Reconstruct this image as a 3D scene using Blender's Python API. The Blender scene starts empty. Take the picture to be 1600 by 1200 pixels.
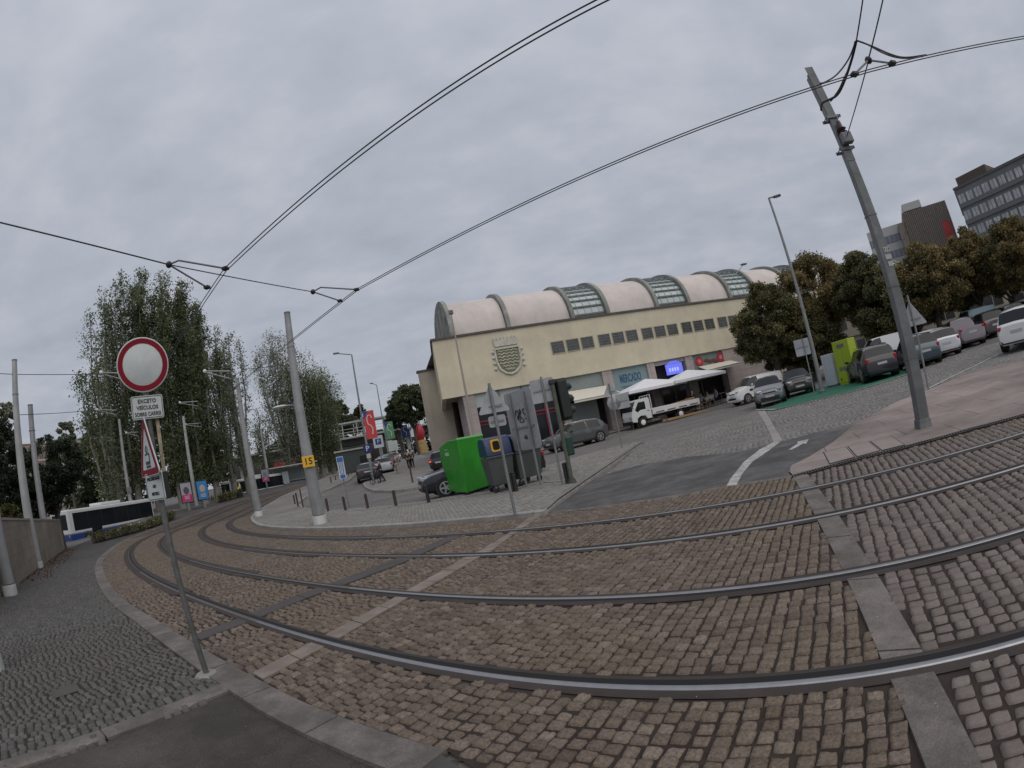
import bpy, bmesh, math, random
import numpy as np
from mathutils import Vector, Matrix
rnd = random.Random(7); rng = np.random.default_rng(7)
scene = bpy.context.scene
COL = scene.collection
PI = math.pi
# ------------------------------------------------------------------ camera
F = 818.1; RX, RZ = -.0951, -.1986; HC = 1.64          # fitted to the photograph's straight lines, verticals and rail gauge
def _basis():
    U = (math.sin(RZ)*math.cos(RX), math.cos(RZ)*math.cos(RX), math.sin(RX))
    d = -U[2]; W = (-U[0]*d, -U[1]*d, -1-U[2]*d); n = math.sqrt(sum(c*c for c in W)); W = tuple(c/n for c in W)
    X = (W[1]*U[2]-W[2]*U[1], W[2]*U[0]-W[0]*U[2], W[0]*U[1]-W[1]*U[0])
    return X, W, U
BX, BY, BZ = _basis()
cam = bpy.data.cameras.new("camera"); camo = bpy.data.objects.new("camera", cam); COL.objects.link(camo); scene.camera = camo
cam.type = 'PANO'; cam.sensor_width = 36; cam.sensor_fit = 'HORIZONTAL'; cam.lens = 18.4
cam.panorama_type = 'FISHEYE_LENS_POLYNOMIAL'; cam.fisheye_fov = math.radians(200)
fm = F*36/1600
cam.fisheye_polynomial_k0 = 0; cam.fisheye_polynomial_k1 = -1/fm
cam.fisheye_polynomial_k2 = 0; cam.fisheye_polynomial_k3 = 0; cam.fisheye_polynomial_k4 = 0
cam.clip_start = .05; cam.clip_end = 3000
camo.matrix_world = Matrix.Translation((0, 0, HC)) @ Matrix((BX, BY, BZ)).to_4x4()
# ------------------------------------------------------------------ light
scene.view_settings.view_transform = 'Standard'; scene.view_settings.look = 'None'
scene.view_settings.gamma = 1; scene.view_settings.exposure = 0
scene.render.engine = 'CYCLES'
scene.cycles.use_denoising = True; scene.cycles.max_bounces = 5; scene.cycles.diffuse_bounces = 4
scene.cycles.glossy_bounces = 2; scene.cycles.transmission_bounces = 3; scene.cycles.transparent_max_bounces = 6
SUN_EL, SUN_AZ = math.radians(52), math.radians(150)     # high, hazy, behind cloud
world = bpy.data.worlds.new("World"); scene.world = world; world.use_nodes = True
nt = world.node_tree; N = nt.nodes; N.clear(); LK = nt.links.new
out = N.new('ShaderNodeOutputWorld'); bg = N.new('ShaderNodeBackground'); bg.inputs[1].default_value = .1; LK(bg.outputs[0], out.inputs[0])
sky = N.new('ShaderNodeTexSky'); sky.sky_type = 'NISHITA'; sky.sun_disc = False; sky.sun_elevation = SUN_EL; sky.sun_rotation = SUN_AZ
tc = N.new('ShaderNodeTexCoord'); sep = N.new('ShaderNodeSeparateXYZ'); LK(tc.outputs['Generated'], sep.inputs[0])
mz = N.new('ShaderNodeMath'); mz.operation = 'ADD'; mz.inputs[1].default_value = .22; LK(sep.outputs[2], mz.inputs[0])
mzm = N.new('ShaderNodeMath'); mzm.operation = 'MAXIMUM'; mzm.inputs[1].default_value = .08; LK(mz.outputs[0], mzm.inputs[0])
dv = N.new('ShaderNodeVectorMath'); dv.operation = 'DIVIDE'; LK(tc.outputs['Generated'], dv.inputs[0])
cmb = N.new('ShaderNodeCombineXYZ')
for i in range(3): LK(mzm.outputs[0], cmb.inputs[i])
LK(cmb.outputs[0], dv.inputs[1])
mp = N.new('ShaderNodeMapping'); mp.inputs['Scale'].default_value = (1.5, 1.9, 1); mp.inputs['Rotation'].default_value = (0, 0, .35); LK(dv.outputs[0], mp.inputs[0])
n1 = N.new('ShaderNodeTexNoise'); n1.inputs['Scale'].default_value = 1.7; n1.inputs['Detail'].default_value = 7; n1.inputs['Roughness'].default_value = .52; n1.inputs['Distortion'].default_value = .25; LK(mp.outputs[0], n1.inputs[0])
n2 = N.new('ShaderNodeTexNoise'); n2.inputs['Scale'].default_value = 5.5; n2.inputs['Detail'].default_value = 5; n2.inputs['Roughness'].default_value = .5; LK(mp.outputs[0], n2.inputs[0])
cr = N.new('ShaderNodeValToRGB'); e = cr.color_ramp.elements
e[0].position = .28; e[0].color = (3.75, 4.05, 4.65, 1); e[1].position = .72; e[1].color = (5.35, 5.5, 6.15, 1)
m1 = cr.color_ramp.elements.new(.5); m1.color = (4.45, 4.72, 5.35, 1)
mxn = N.new('ShaderNodeMath'); mxn.operation = 'MULTIPLY_ADD'; mxn.inputs[1].default_value = .3; LK(n2.outputs[0], mxn.inputs[0])
sc_ = N.new('ShaderNodeMath'); sc_.operation = 'MULTIPLY'; sc_.inputs[1].default_value = .7; LK(n1.outputs[0], sc_.inputs[0]); LK(sc_.outputs[0], mxn.inputs[2])
LK(mxn.outputs[0], cr.inputs[0])
# thicker, duller cloud low down; brighter overhead
up = N.new('ShaderNodeMapRange'); up.inputs[1].default_value = -.05; up.inputs[2].default_value = .75; up.inputs[3].default_value = .86; up.inputs[4].default_value = 1.12; LK(sep.outputs[2], up.inputs[0])
vs = N.new('ShaderNodeVectorMath'); vs.operation = 'SCALE'; LK(cr.outputs[0], vs.inputs[0]); LK(up.outputs[0], vs.inputs['Scale'])
mx = N.new('ShaderNodeMix'); mx.data_type = 'RGBA'; mx.inputs[0].default_value = .93
LK(sky.outputs[0], mx.inputs[6]); LK(vs.outputs[0], mx.inputs[7]); LK(mx.outputs[2], bg.inputs[0])
sl = bpy.data.lights.new("sun", 'SUN'); sl.energy = 1.25; sl.angle = math.radians(70); sl.color = (1, .93, .84)
so = bpy.data.objects.new("sun", sl); COL.objects.link(so)
sd = Vector((math.sin(SUN_AZ)*math.cos(SUN_EL), math.cos(SUN_AZ)*math.cos(SUN_EL), math.sin(SUN_EL)))
so.rotation_euler = sd.to_track_quat('Z', 'Y').to_euler()
# ------------------------------------------------------------------ ground height and sight lines
def ss(t): t = min(1, max(0, t)); return t*t*(3-2*t)
def gx(x):
    if x < -28: t = min(-28-x, 12); return .022*(-28)-.022*(t-t*t/24)
    if x > 16: t = min(x-16, 12); return .022*16+.022*(t-t*t/24)
    return .022*x
def Z(x, y):
    w = ss((y-28)/14); s = .035-.02*ss((-12-x)/13)
    far = .1+s*(min(max(y, 20), 130)-40)+.018*min(max(x, 0), 25)
    u = min(max(x-14, 0), 30)
    return gx(x)*(1-w)+w*far+.035*u*u/(u+4)
def ssv(t): t = np.clip(t, 0, 1); return t*t*(3-2*t)
def Zv(x, y):
    x = np.asarray(x, float); y = np.asarray(y, float)
    tl = np.clip(-28-x, 0, 12); tr = np.clip(x-16, 0, 12)
    g = np.where(x < -28, -.616-.022*(tl-tl*tl/24), np.where(x > 16, .352+.022*(tr-tr*tr/24), .022*x))
    w = ssv((y-28)/14); s = .035-.02*ssv((-12-x)/13)
    u = np.clip(x-14, 0, 30)
    return g*(1-w)+w*(.1+s*(np.clip(y, 20, 130)-40)+.018*np.clip(x, 0, 25))+.035*u*u/(u+4)
def ray(px, py):
    x = px-800; y = 600-py; r = math.hypot(x, y) or 1e-9; th = r/F
    c = (math.sin(th)*x/r, math.sin(th)*y/r, -math.cos(th))
    return tuple(sum(a*b for a, b in zip(B, c)) for B in (BX, BY, BZ))
def at(px, py, dz=0):
    R = ray(px, py); h = math.hypot(R[0], R[1]); ux, uy, sl_ = R[0]/h, R[1]/h, R[2]/h
    f = lambda D: HC+sl_*D-Z(ux*D, uy*D)-dz
    D = .5; pd = 0
    while D < 400:
        if f(D) < 0: break
        pd = D; D *= 1.02
    for _ in range(34):
        m = .5*(pd+D)
        if f(m) < 0: D = m
        else: pd = m
    return (ux*D, uy*D, Z(ux*D, uy*D)+dz)
def hgt(px, py, base):
    R = ray(px, py); return HC+(R[0]*base[0]+R[1]*base[1])/(R[0]**2+R[1]**2)*R[2]
def dist(px, py, D):
    R = ray(px, py); t = D/math.hypot(R[0], R[1]); return (R[0]*t, R[1]*t, HC+R[2]*t)
def atz(px, py, z):
    R = ray(px, py); t = (z-HC)/R[2]; return Vector((R[0]*t, R[1]*t, z))
# ------------------------------------------------------------------ materials
MATS = {}
def M(name, rgb=(.5, .5, .5), rough=.6, metal=0, var=0, vscale=3, bump=0, bscale=30, coat=0, emit=None, spec=.5, dirt=0, dscale=.6, streak=0, fleck=0, fscale=120):
    if name in MATS: return MATS[name]
    m = bpy.data.materials.new(name); m.use_nodes = True; t = m.node_tree; p = t.nodes['Principled BSDF']; L = t.links.new
    p.inputs['Base Color'].default_value = (*rgb, 1); p.inputs['Roughness'].default_value = rough; p.inputs['Metallic'].default_value = metal
    p.inputs['Specular IOR Level'].default_value = spec; p.inputs['Coat Weight'].default_value = coat
    if emit: p.inputs['Emission Color'].default_value = (*rgb, 1); p.inputs['Emission Strength'].default_value = emit
    co = t.nodes.new('ShaderNodeTexCoord')
    if var or dirt or streak or fleck:
        nz = t.nodes.new('ShaderNodeTexNoise'); nz.inputs['Scale'].default_value = vscale; nz.inputs['Detail'].default_value = 6; nz.inputs['Roughness'].default_value = .65; L(co.outputs['Object'], nz.inputs[0])
        mr = t.nodes.new('ShaderNodeMapRange'); mr.inputs[1].default_value = .3; mr.inputs[2].default_value = .7; mr.inputs[3].default_value = 1-var; mr.inputs[4].default_value = 1+var; L(nz.outputs[0], mr.inputs[0])
        src = mr.outputs[0]
        if dirt:
            nd = t.nodes.new('ShaderNodeTexNoise'); nd.inputs['Scale'].default_value = dscale; nd.inputs['Detail'].default_value = 8; nd.inputs['Roughness'].default_value = .7; L(co.outputs['Object'], nd.inputs[0])
            md = t.nodes.new('ShaderNodeMapRange'); md.inputs[1].default_value = .42; md.inputs[2].default_value = .62; md.inputs[3].default_value = 1-dirt; md.inputs[4].default_value = 1; L(nd.outputs[0], md.inputs[0])
            mm = t.nodes.new('ShaderNodeMath'); mm.operation = 'MULTIPLY'; L(src, mm.inputs[0]); L(md.outputs[0], mm.inputs[1]); src = mm.outputs[0]
        if streak:
            ms_ = t.nodes.new('ShaderNodeMapping'); ms_.inputs['Scale'].default_value = (1.6, 1.6, .09); L(co.outputs['Object'], ms_.inputs[0]); nk = t.nodes.new('ShaderNodeTexNoise'); nk.inputs['Scale'].default_value = 1.3; nk.inputs['Detail'].default_value = 9; nk.inputs['Roughness'].default_value = .75; L(ms_.outputs[0], nk.inputs[0])
            mk_ = t.nodes.new('ShaderNodeMapRange'); mk_.inputs[1].default_value = .45; mk_.inputs[2].default_value = .72; mk_.inputs[3].default_value = 1; mk_.inputs[4].default_value = 1-streak; L(nk.outputs[0], mk_.inputs[0]); mm = t.nodes.new('ShaderNodeMath'); mm.operation = 'MULTIPLY'; L(src, mm.inputs[0]); L(mk_.outputs[0], mm.inputs[1]); src = mm.outputs[0]
        if fleck:
            nf = t.nodes.new('ShaderNodeTexNoise'); nf.inputs['Scale'].default_value = fscale; nf.inputs['Detail'].default_value = 3; L(co.outputs['Object'], nf.inputs[0]); mf = t.nodes.new('ShaderNodeMapRange'); mf.inputs[1].default_value = .35; mf.inputs[2].default_value = .65; mf.inputs[3].default_value = 1-fleck; mf.inputs[4].default_value = 1+fleck; L(nf.outputs[0], mf.inputs[0]); mm = t.nodes.new('ShaderNodeMath'); mm.operation = 'MULTIPLY'; L(src, mm.inputs[0]); L(mf.outputs[0], mm.inputs[1]); src = mm.outputs[0]
        v = t.nodes.new('ShaderNodeVectorMath'); v.operation = 'SCALE'; v.inputs[0].default_value = rgb; L(src, v.inputs['Scale']); L(v.outputs[0], p.inputs['Base Color'])
    if bump:
        nb = t.nodes.new('ShaderNodeTexNoise'); nb.inputs['Scale'].default_value = bscale; nb.inputs['Detail'].default_value = 5; L(co.outputs['Object'], nb.inputs[0])
        b = t.nodes.new('ShaderNodeBump'); b.inputs['Strength'].default_value = bump; b.inputs['Distance'].default_value = .02; L(nb.outputs[0], b.inputs['Height']); L(b.outputs[0], p.inputs['Normal'])
    MATS[name] = m; return m
def tone_mat(name, dark, mid, light, rough=.8, bump=0, bscale=90, transl=0, patch=0, patchcol=(.1, .08, .05), fleck=0):
    """colour of each stone or leaf from its own 'tone' attribute"""
    if name in MATS: return MATS[name]
    m = bpy.data.materials.new(name); m.use_nodes = True; t = m.node_tree; p = t.nodes['Principled BSDF']; L = t.links.new
    p.inputs['Roughness'].default_value = rough; p.inputs['Specular IOR Level'].default_value = .5
    a = t.nodes.new('ShaderNodeAttribute'); a.attribute_name = 'tone'; r = t.nodes.new('ShaderNodeValToRGB'); el = r.color_ramp.elements
    el[0].color = (*dark, 1); el[1].color = (*light, 1); q = el.new(.5); q.color = (*mid, 1); L(a.outputs['Fac'], r.inputs[0]); src = r.outputs[0]
    co = t.nodes.new('ShaderNodeTexCoord')
    if patch:
        nd = t.nodes.new('ShaderNodeTexNoise'); nd.inputs['Scale'].default_value = .45; nd.inputs['Detail'].default_value = 7; nd.inputs['Roughness'].default_value = .68; L(co.outputs['Object'], nd.inputs[0])
        md = t.nodes.new('ShaderNodeMapRange'); md.inputs[1].default_value = .42; md.inputs[2].default_value = .7; md.inputs[3].default_value = 0; md.inputs[4].default_value = patch; L(nd.outputs[0], md.inputs[0])
        mx = t.nodes.new('ShaderNodeMix'); mx.data_type = 'RGBA'; L(md.outputs[0], mx.inputs[0]); L(src, mx.inputs[6]); mx.inputs[7].default_value = (*patchcol, 1); src = mx.outputs[2]
    if fleck:
        nf = t.nodes.new('ShaderNodeTexNoise'); nf.inputs['Scale'].default_value = 55; nf.inputs['Detail'].default_value = 4; nf.inputs['Roughness'].default_value = .7; L(co.outputs['Object'], nf.inputs[0])
        mf = t.nodes.new('ShaderNodeMapRange'); mf.inputs[1].default_value = .3; mf.inputs[2].default_value = .7; mf.inputs[3].default_value = 1-fleck; mf.inputs[4].default_value = 1+fleck; L(nf.outputs[0], mf.inputs[0])
        v = t.nodes.new('ShaderNodeVectorMath'); v.operation = 'SCALE'; L(src, v.inputs[0]); L(mf.outputs[0], v.inputs['Scale']); src = v.outputs[0]
    L(src, p.inputs['Base Color'])
    if bump:
        nb = t.nodes.new('ShaderNodeTexNoise'); nb.inputs['Scale'].default_value = bscale; nb.inputs['Detail'].default_value = 5; L(co.outputs['Object'], nb.inputs[0])
        b = t.nodes.new('ShaderNodeBump'); b.inputs['Strength'].default_value = bump; b.inputs['Distance'].default_value = .006; L(nb.outputs[0], b.inputs['Height']); L(b.outputs[0], p.inputs['Normal'])
    if transl:
        o = t.nodes['Material Output']; tr = t.nodes.new('ShaderNodeBsdfTranslucent'); ms = t.nodes.new('ShaderNodeMixShader'); ms.inputs[0].default_value = transl
        L(src, tr.inputs[0]); L(p.outputs[0], ms.inputs[1]); L(tr.outputs[0], ms.inputs[2]); L(ms.outputs[0], o.inputs[0])
    MATS[name] = m; return m
def brick_mat(name, c1, c2, mortar, bw, bh, rot=0, ms=.012, rough=.85, bump=.5, patch=.35, offset=.5, wob=.03):
    if name in MATS: return MATS[name]
    m = bpy.data.materials.new(name); m.use_nodes = True; t = m.node_tree; p = t.nodes['Principled BSDF']; L = t.links.new
    p.inputs['Roughness'].default_value = rough; p.inputs['Specular IOR Level'].default_value = .35
    co = t.nodes.new('ShaderNodeTexCoord'); mp = t.nodes.new('ShaderNodeMapping'); mp.inputs['Rotation'].default_value = (0, 0, rot); L(co.outputs['Object'], mp.inputs[0])
    nw = t.nodes.new('ShaderNodeTexNoise'); nw.inputs['Scale'].default_value = .9; nw.inputs['Detail'].default_value = 3; L(co.outputs['Object'], nw.inputs[0])
    wv = t.nodes.new('ShaderNodeVectorMath'); wv.operation = 'MULTIPLY_ADD'; wv.inputs[1].default_value = (wob*12, wob*12, 0); L(nw.outputs['Color'], wv.inputs[0]); L(mp.outputs[0], wv.inputs[2])
    bk = t.nodes.new('ShaderNodeTexBrick'); bk.inputs['Scale'].default_value = 1; bk.inputs['Brick Width'].default_value = bw; bk.inputs['Row Height'].default_value = bh; bk.inputs['Mortar Size'].default_value = ms
    bk.inputs['Mortar Smooth'].default_value = .35; bk.inputs['Color1'].default_value = (*c1, 1); bk.inputs['Color2'].default_value = (*c2, 1); bk.inputs['Mortar'].default_value = (*mortar, 1); bk.offset = offset; L(wv.outputs[0], bk.inputs[0])
    nd = t.nodes.new('ShaderNodeTexNoise'); nd.inputs['Scale'].default_value = .35; nd.inputs['Detail'].default_value = 8; nd.inputs['Roughness'].default_value = .7; L(co.outputs['Object'], nd.inputs[0])
    md = t.nodes.new('ShaderNodeMapRange'); md.inputs[1].default_value = .35; md.inputs[2].default_value = .65; md.inputs[3].default_value = 1-patch; md.inputs[4].default_value = 1+patch*.6; L(nd.outputs[0], md.inputs[0])
    v = t.nodes.new('ShaderNodeVectorMath'); v.operation = 'SCALE'; L(bk.outputs[0], v.inputs[0]); L(md.outputs[0], v.inputs['Scale']); L(v.outputs[0], p.inputs['Base Color'])
    b = t.nodes.new('ShaderNodeBump'); b.invert = True; b.inputs['Strength'].default_value = bump; b.inputs['Distance'].default_value = .012; L(bk.outputs['Fac'], b.inputs['Height']); L(b.outputs[0], p.inputs['Normal'])
    MATS[name] = m; return m
steel = M('galvanised_steel', (.27, .28, .285), .5, .3, var=.12, vscale=4, dirt=.25, dscale=1.2)
greypole = M('grey_painted_pole', (.36, .365, .37), .55, .1, var=.1, vscale=2, dirt=.28, dscale=.9, streak=.3)
lightpole = M('pale_grey_pole', (.43, .435, .43), .5, .1, var=.1, vscale=2, dirt=.25, streak=.3)
darksteel = M('dark_steel', (.16, .17, .18), .5, .3, var=.15)
blackrub = M('black_cable', (.018, .018, .02), .6)
wirem = M('wire_metal', (.045, .04, .04), .45, .5)
blackp = M('black_plastic', (.02, .02, .022), .5)
darkglass = M('dark_glass', (.012, .015, .018), .1, 0, spec=.35)
whitep = M('white_paint', (.78, .78, .76), .4, coat=.2, dirt=.12, dscale=.8)
tyrem = M('tyre_rubber', (.015, .015, .016), .8)
rimm = M('alloy_rim', (.5, .5, .52), .3, .8)
signback = M('sign_back_aluminium', (.42, .43, .44), .45, .4, var=.06, dirt=.15, dscale=1.5)
concrete = M('concrete', (.40, .39, .37), .85, var=.12, bump=.25, dirt=.25)
granite = M('granite_slab', (.19, .166, .15), .75, var=.14, vscale=7, bump=.3, bscale=120, dirt=.45, dscale=1.9, fleck=.18, fscale=90)
granited = M('dark_granite_slab', (.085, .082, .078), .8, var=.2, vscale=4, bump=.25, bscale=100, dirt=.3)
asphalt = M('asphalt', (.10, .084, .076), .9, var=.22, vscale=1.4, bump=.9, bscale=150, dirt=.35, dscale=.7, fleck=.4, fscale=130)
railsteel = M('worn_rail_head', (.35, .345, .35), .36, .9, var=.1, vscale=12)
raildark = M('rail_groove_shade', (.006, .005, .005), .8)
railbed = M('rail_edge_asphalt', (.045, .034, .03), .85, var=.25, vscale=3, bump=.3, bscale=60)
soil = M('joint_sand', (.034, .024, .019), .95, var=.4, vscale=2.2, bump=.4, bscale=60)
whiteline = M('road_paint', (.52, .51, .49), .8, var=.12, vscale=20, dirt=.45, dscale=5)
redm = M('sign_red', (.20, .003, .014), .6, spec=.2, var=.08, vscale=9); bluem = M('sign_blue', (.012, .03, .25), .4); yelm = M('sign_yellow', (.75, .42, .02), .45)
signwhite = M('sign_white', (.52, .56, .55), .55, dirt=.1, dscale=6, var=.03)
textm = M('sign_lettering_black', (.01, .01, .01), .5)
# ------------------------------------------------------------------ builders
class MB:
    def __init__(s): s.v = []; s.f = []
    def add(s, v, f):
        o = len(s.v); s.v += [tuple(p) for p in v]; s.f += [tuple(i+o for i in q) for q in f]; return s
    def box(s, c, d, rot=None):
        x, y, z = d[0]/2, d[1]/2, d[2]/2
        v = [Vector(p) for p in ((-x,-y,-z),(x,-y,-z),(x,y,-z),(-x,y,-z),(-x,-y,z),(x,-y,z),(x,y,z),(-x,y,z))]
        if rot is not None: v = [rot @ p for p in v]
        return s.add([p+Vector(c) for p in v], [(0,3,2,1),(4,5,6,7),(0,1,5,4),(1,2,6,5),(2,3,7,6),(3,0,4,7)])
    def box2(s, a, b): return s.box([(a[i]+b[i])/2 for i in range(3)], [abs(b[i]-a[i]) for i in range(3)])
    def tube(s, pts, r, n=8, cap=True):
        pts = [Vector(p) for p in pts]; R = r if isinstance(r, (list, tuple)) else [r]*len(pts); vs = []
        ref = None
        for i, p in enumerate(pts):
            t = (pts[min(i+1, len(pts)-1)]-pts[max(i-1, 0)]).normalized()
            if ref is None: ref = t.orthogonal().normalized()
            ref = (ref-t*ref.dot(t)); ref = ref.normalized() if ref.length > 1e-6 else t.orthogonal().normalized(); b = t.cross(ref)
            vs += [p+(ref*math.cos(2*PI*k/n)+b*math.sin(2*PI*k/n))*R[i] for k in range(n)]
        f = [(i*n+k, i*n+(k+1) % n, (i+1)*n+(k+1) % n, (i+1)*n+k) for i in range(len(pts)-1) for k in range(n)]
        if cap: f += [tuple(range(n))[::-1], tuple(range((len(pts)-1)*n, len(pts)*n))]
        return s.add(vs, f)
    def prism(s, poly, a, b, axis='z'):
        """poly 2d extruded from a to b along axis"""
        n = len(poly)
        def P(u, w, t): return {'z': (u, w, t), 'y': (u, t, w), 'x': (t, u, w)}[axis]
        v = [P(u, w, a) for u, w in poly]+[P(u, w, b) for u, w in poly]
        return s.add(v, [tuple(range(n))[::-1], tuple(range(n, 2*n))]+[(i, (i+1) % n, n+(i+1) % n, n+i) for i in range(n)])
    def lathe(s, prof, c=(0, 0, 0), n=16, axis='z'):
        v = []
        for r, t in prof:
            for k in range(n):
                a = 2*PI*k/n; u, w = r*math.cos(a), r*math.sin(a)
                q = {'z': (u, w, t), 'y': (u, t, w), 'x': (t, u, w)}[axis]; v.append((c[0]+q[0], c[1]+q[1], c[2]+q[2]))
        m = len(prof); f = [(i*n+k, i*n+(k+1) % n, (i+1)*n+(k+1) % n, (i+1)*n+k) for i in range(m-1) for k in range(n)]
        f += [tuple(range(n))[::-1], tuple(range((m-1)*n, m*n))]
        return s.add(v, f)
    def ball(s, c, r, n=10, m=7):
        r = r if isinstance(r, (list, tuple)) else (r, r, r)
        v = [(c[0]+r[0]*math.sin(PI*i/m)*math.cos(2*PI*k/n), c[1]+r[1]*math.sin(PI*i/m)*math.sin(2*PI*k/n), c[2]+r[2]*math.cos(PI*i/m)) for i in range(1, m) for k in range(n)]
        o = len(v); v += [(c[0], c[1], c[2]+r[2]), (c[0], c[1], c[2]-r[2])]
        f = [((i)*n+k, (i+1)*n+k, (i+1)*n+(k+1) % n, i*n+(k+1) % n) for i in range(m-2) for k in range(n)]
        f += [(o, k, (k+1) % n) for k in range(n)]+[(o+1, (m-2)*n+(k+1) % n, (m-2)*n+k) for k in range(n)]
        return s.add(v, f)
    def build(s, name, mat, parent=None, smooth=False, bevel=0, **kw):
        me = bpy.data.meshes.new(name); me.from_pydata(s.v, [], s.f); me.validate(); 
        bm = bmesh.new(); bm.from_mesh(me); bmesh.ops.recalc_face_normals(bm, faces=bm.faces); bm.to_mesh(me); bm.free()
        me.materials.append(mat)
        o = bpy.data.objects.new(name, me); COL.objects.link(o)
        if parent: o.parent = parent
        if smooth:
            me.polygons.foreach_set('use_smooth', [True]*len(me.polygons))
            me.set_sharp_from_angle(angle=math.radians(42))
        if bevel:
            b = o.modifiers.new('bevel', 'BEVEL'); b.width = bevel; b.segments = 2; b.limit_method = 'ANGLE'
        for k, v in kw.items(): o[k] = v
        return o
def thing(name, label, cat, loc=(0, 0, 0), rz=0, group=None):
    o = bpy.data.objects.new(name, None); COL.objects.link(o); o.empty_display_size = .2
    o.location = loc; o.rotation_euler = (0, 0, rz); o['label'] = label; o['category'] = cat
    if group: o['group'] = group
    return o
def text(body, size, loc, rot, mat, parent, name='lettering', align='CENTER', ext=.002, sx=1):
    c = bpy.data.curves.new(name, 'FONT'); c.body = body; c.size = size; c.align_x = align; c.align_y = 'CENTER'; c.extrude = ext; c.resolution_u = 3; c.offset = size*(.035 if body == 'MERCADO' else .012)
    tmp = bpy.data.objects.new(name+'_curve', c); COL.objects.link(tmp); dg = bpy.context.evaluated_depsgraph_get(); me = bpy.data.meshes.new_from_object(tmp.evaluated_get(dg))
    bpy.data.objects.remove(tmp); me.materials.clear(); me.materials.append(mat); me.name = name
    o = bpy.data.objects.new(name, me); COL.objects.link(o); o.location = loc; o.rotation_euler = rot; o.scale = (sx, 1, 1); o.parent = parent
    return o
def np_mesh(name, V, Fq, mat, tone=None, parent=None, smooth=False, tri=False, **kw):
    me = bpy.data.meshes.new(name); V = np.ascontiguousarray(V, dtype=np.float32); Fq = np.ascontiguousarray(Fq, dtype=np.int32)
    k = Fq.shape[1]; me.vertices.add(len(V)); me.vertices.foreach_set('co', V.ravel())
    me.loops.add(Fq.size); me.loops.foreach_set('vertex_index', Fq.ravel())
    me.polygons.add(len(Fq)); me.polygons.foreach_set('loop_start', np.arange(0, Fq.size, k, dtype=np.int32))
    me.update(calc_edges=True)
    if smooth: me.polygons.foreach_set('use_smooth', np.ones(len(Fq), bool))
    if tone is not None:
        a = me.attributes.new('tone', 'FLOAT', 'POINT'); a.data.foreach_set('value', np.ascontiguousarray(tone, dtype=np.float32))
    me.materials.append(mat); o = bpy.data.objects.new(name, me); COL.objects.link(o)
    if parent: o.parent = parent
    for q, v in kw.items(): o[q] = v
    return o
def pip(x, y, poly):
    x = np.asarray(x); y = np.asarray(y); r = np.zeros(x.shape, bool); n = len(poly)
    for i in range(n):
        x0, y0 = poly[i][:2]; x1, y1 = poly[(i+1) % n][:2]
        if y0 == y1: continue
        c = ((y0 > y) != (y1 > y)) & (x < (x1-x0)*(y-y0)/(y1-y0)+x0); r ^= c
    return r
def sheet(name, poly, dz, mat, kind='structure'):
    """flat polygon (world xy) draped on the ground"""
    bm = bmesh.new(); vs_ = [bm.verts.new((p[0], p[1], 0)) for p in poly]
    from mathutils.geometry import tessellate_polygon
    for q in tessellate_polygon([[Vector((p[0], p[1], 0)) for p in poly]]):
        try: bm.faces.new([vs_[k] for k in q])
        except ValueError: pass
    xs = [p[0] for p in poly]; ys = [p[1] for p in poly]
    def lines(a, b):
        return [k*2 for k in range(math.ceil(a/2), math.floor(b/2)+1) if abs(k*2) <= 64 or k % 5 == 0]
    for X in lines(min(xs), max(xs)):
        bmesh.ops.bisect_plane(bm, geom=bm.verts[:]+bm.edges[:]+bm.faces[:], plane_co=(X, 0, 0), plane_no=(1, 0, 0), dist=1e-5)
    for Y in lines(min(ys), max(ys)):
        if Y > 24: bmesh.ops.bisect_plane(bm, geom=bm.verts[:]+bm.edges[:]+bm.faces[:], plane_co=(0, Y, 0), plane_no=(0, 1, 0), dist=1e-5)
    for v in bm.verts: v.co.z = Z(v.co.x, v.co.y)+dz
    bmesh.ops.recalc_face_normals(bm, faces=bm.faces)
    if sum(f.normal.z for f in bm.faces) < 0: bmesh.ops.reverse_faces(bm, faces=bm.faces)
    me = bpy.data.meshes.new(name); bm.to_mesh(me); bm.free(); me.materials.append(mat)
    o = bpy.data.objects.new(name, me); COL.objects.link(o)
    if kind: o['kind'] = kind
    return o
def P(*pts): return [at(*p)[:2] for p in pts]
def resample(poly, step):
    poly = [Vector(p[:2]) for p in poly]; out = [poly[0]]; acc = 0
    for a, b in zip(poly, poly[1:]):
        L = (b-a).length; t = step-acc
        while t <= L: out.append(a+(b-a)*(t/L)); t += step
        acc = L-(t-step)
    if (out[-1]-poly[-1]).length > step*.2: out.append(poly[-1])
    return out
def smooth_poly(pts, it=2):
    pts = [Vector(p[:2]) for p in pts]
    for _ in range(it):
        q = [pts[0]]
        for a, b in zip(pts, pts[1:]): q += [a*.75+b*.25, a*.25+b*.75]
        q.append(pts[-1]); pts = q
    return pts
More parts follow.
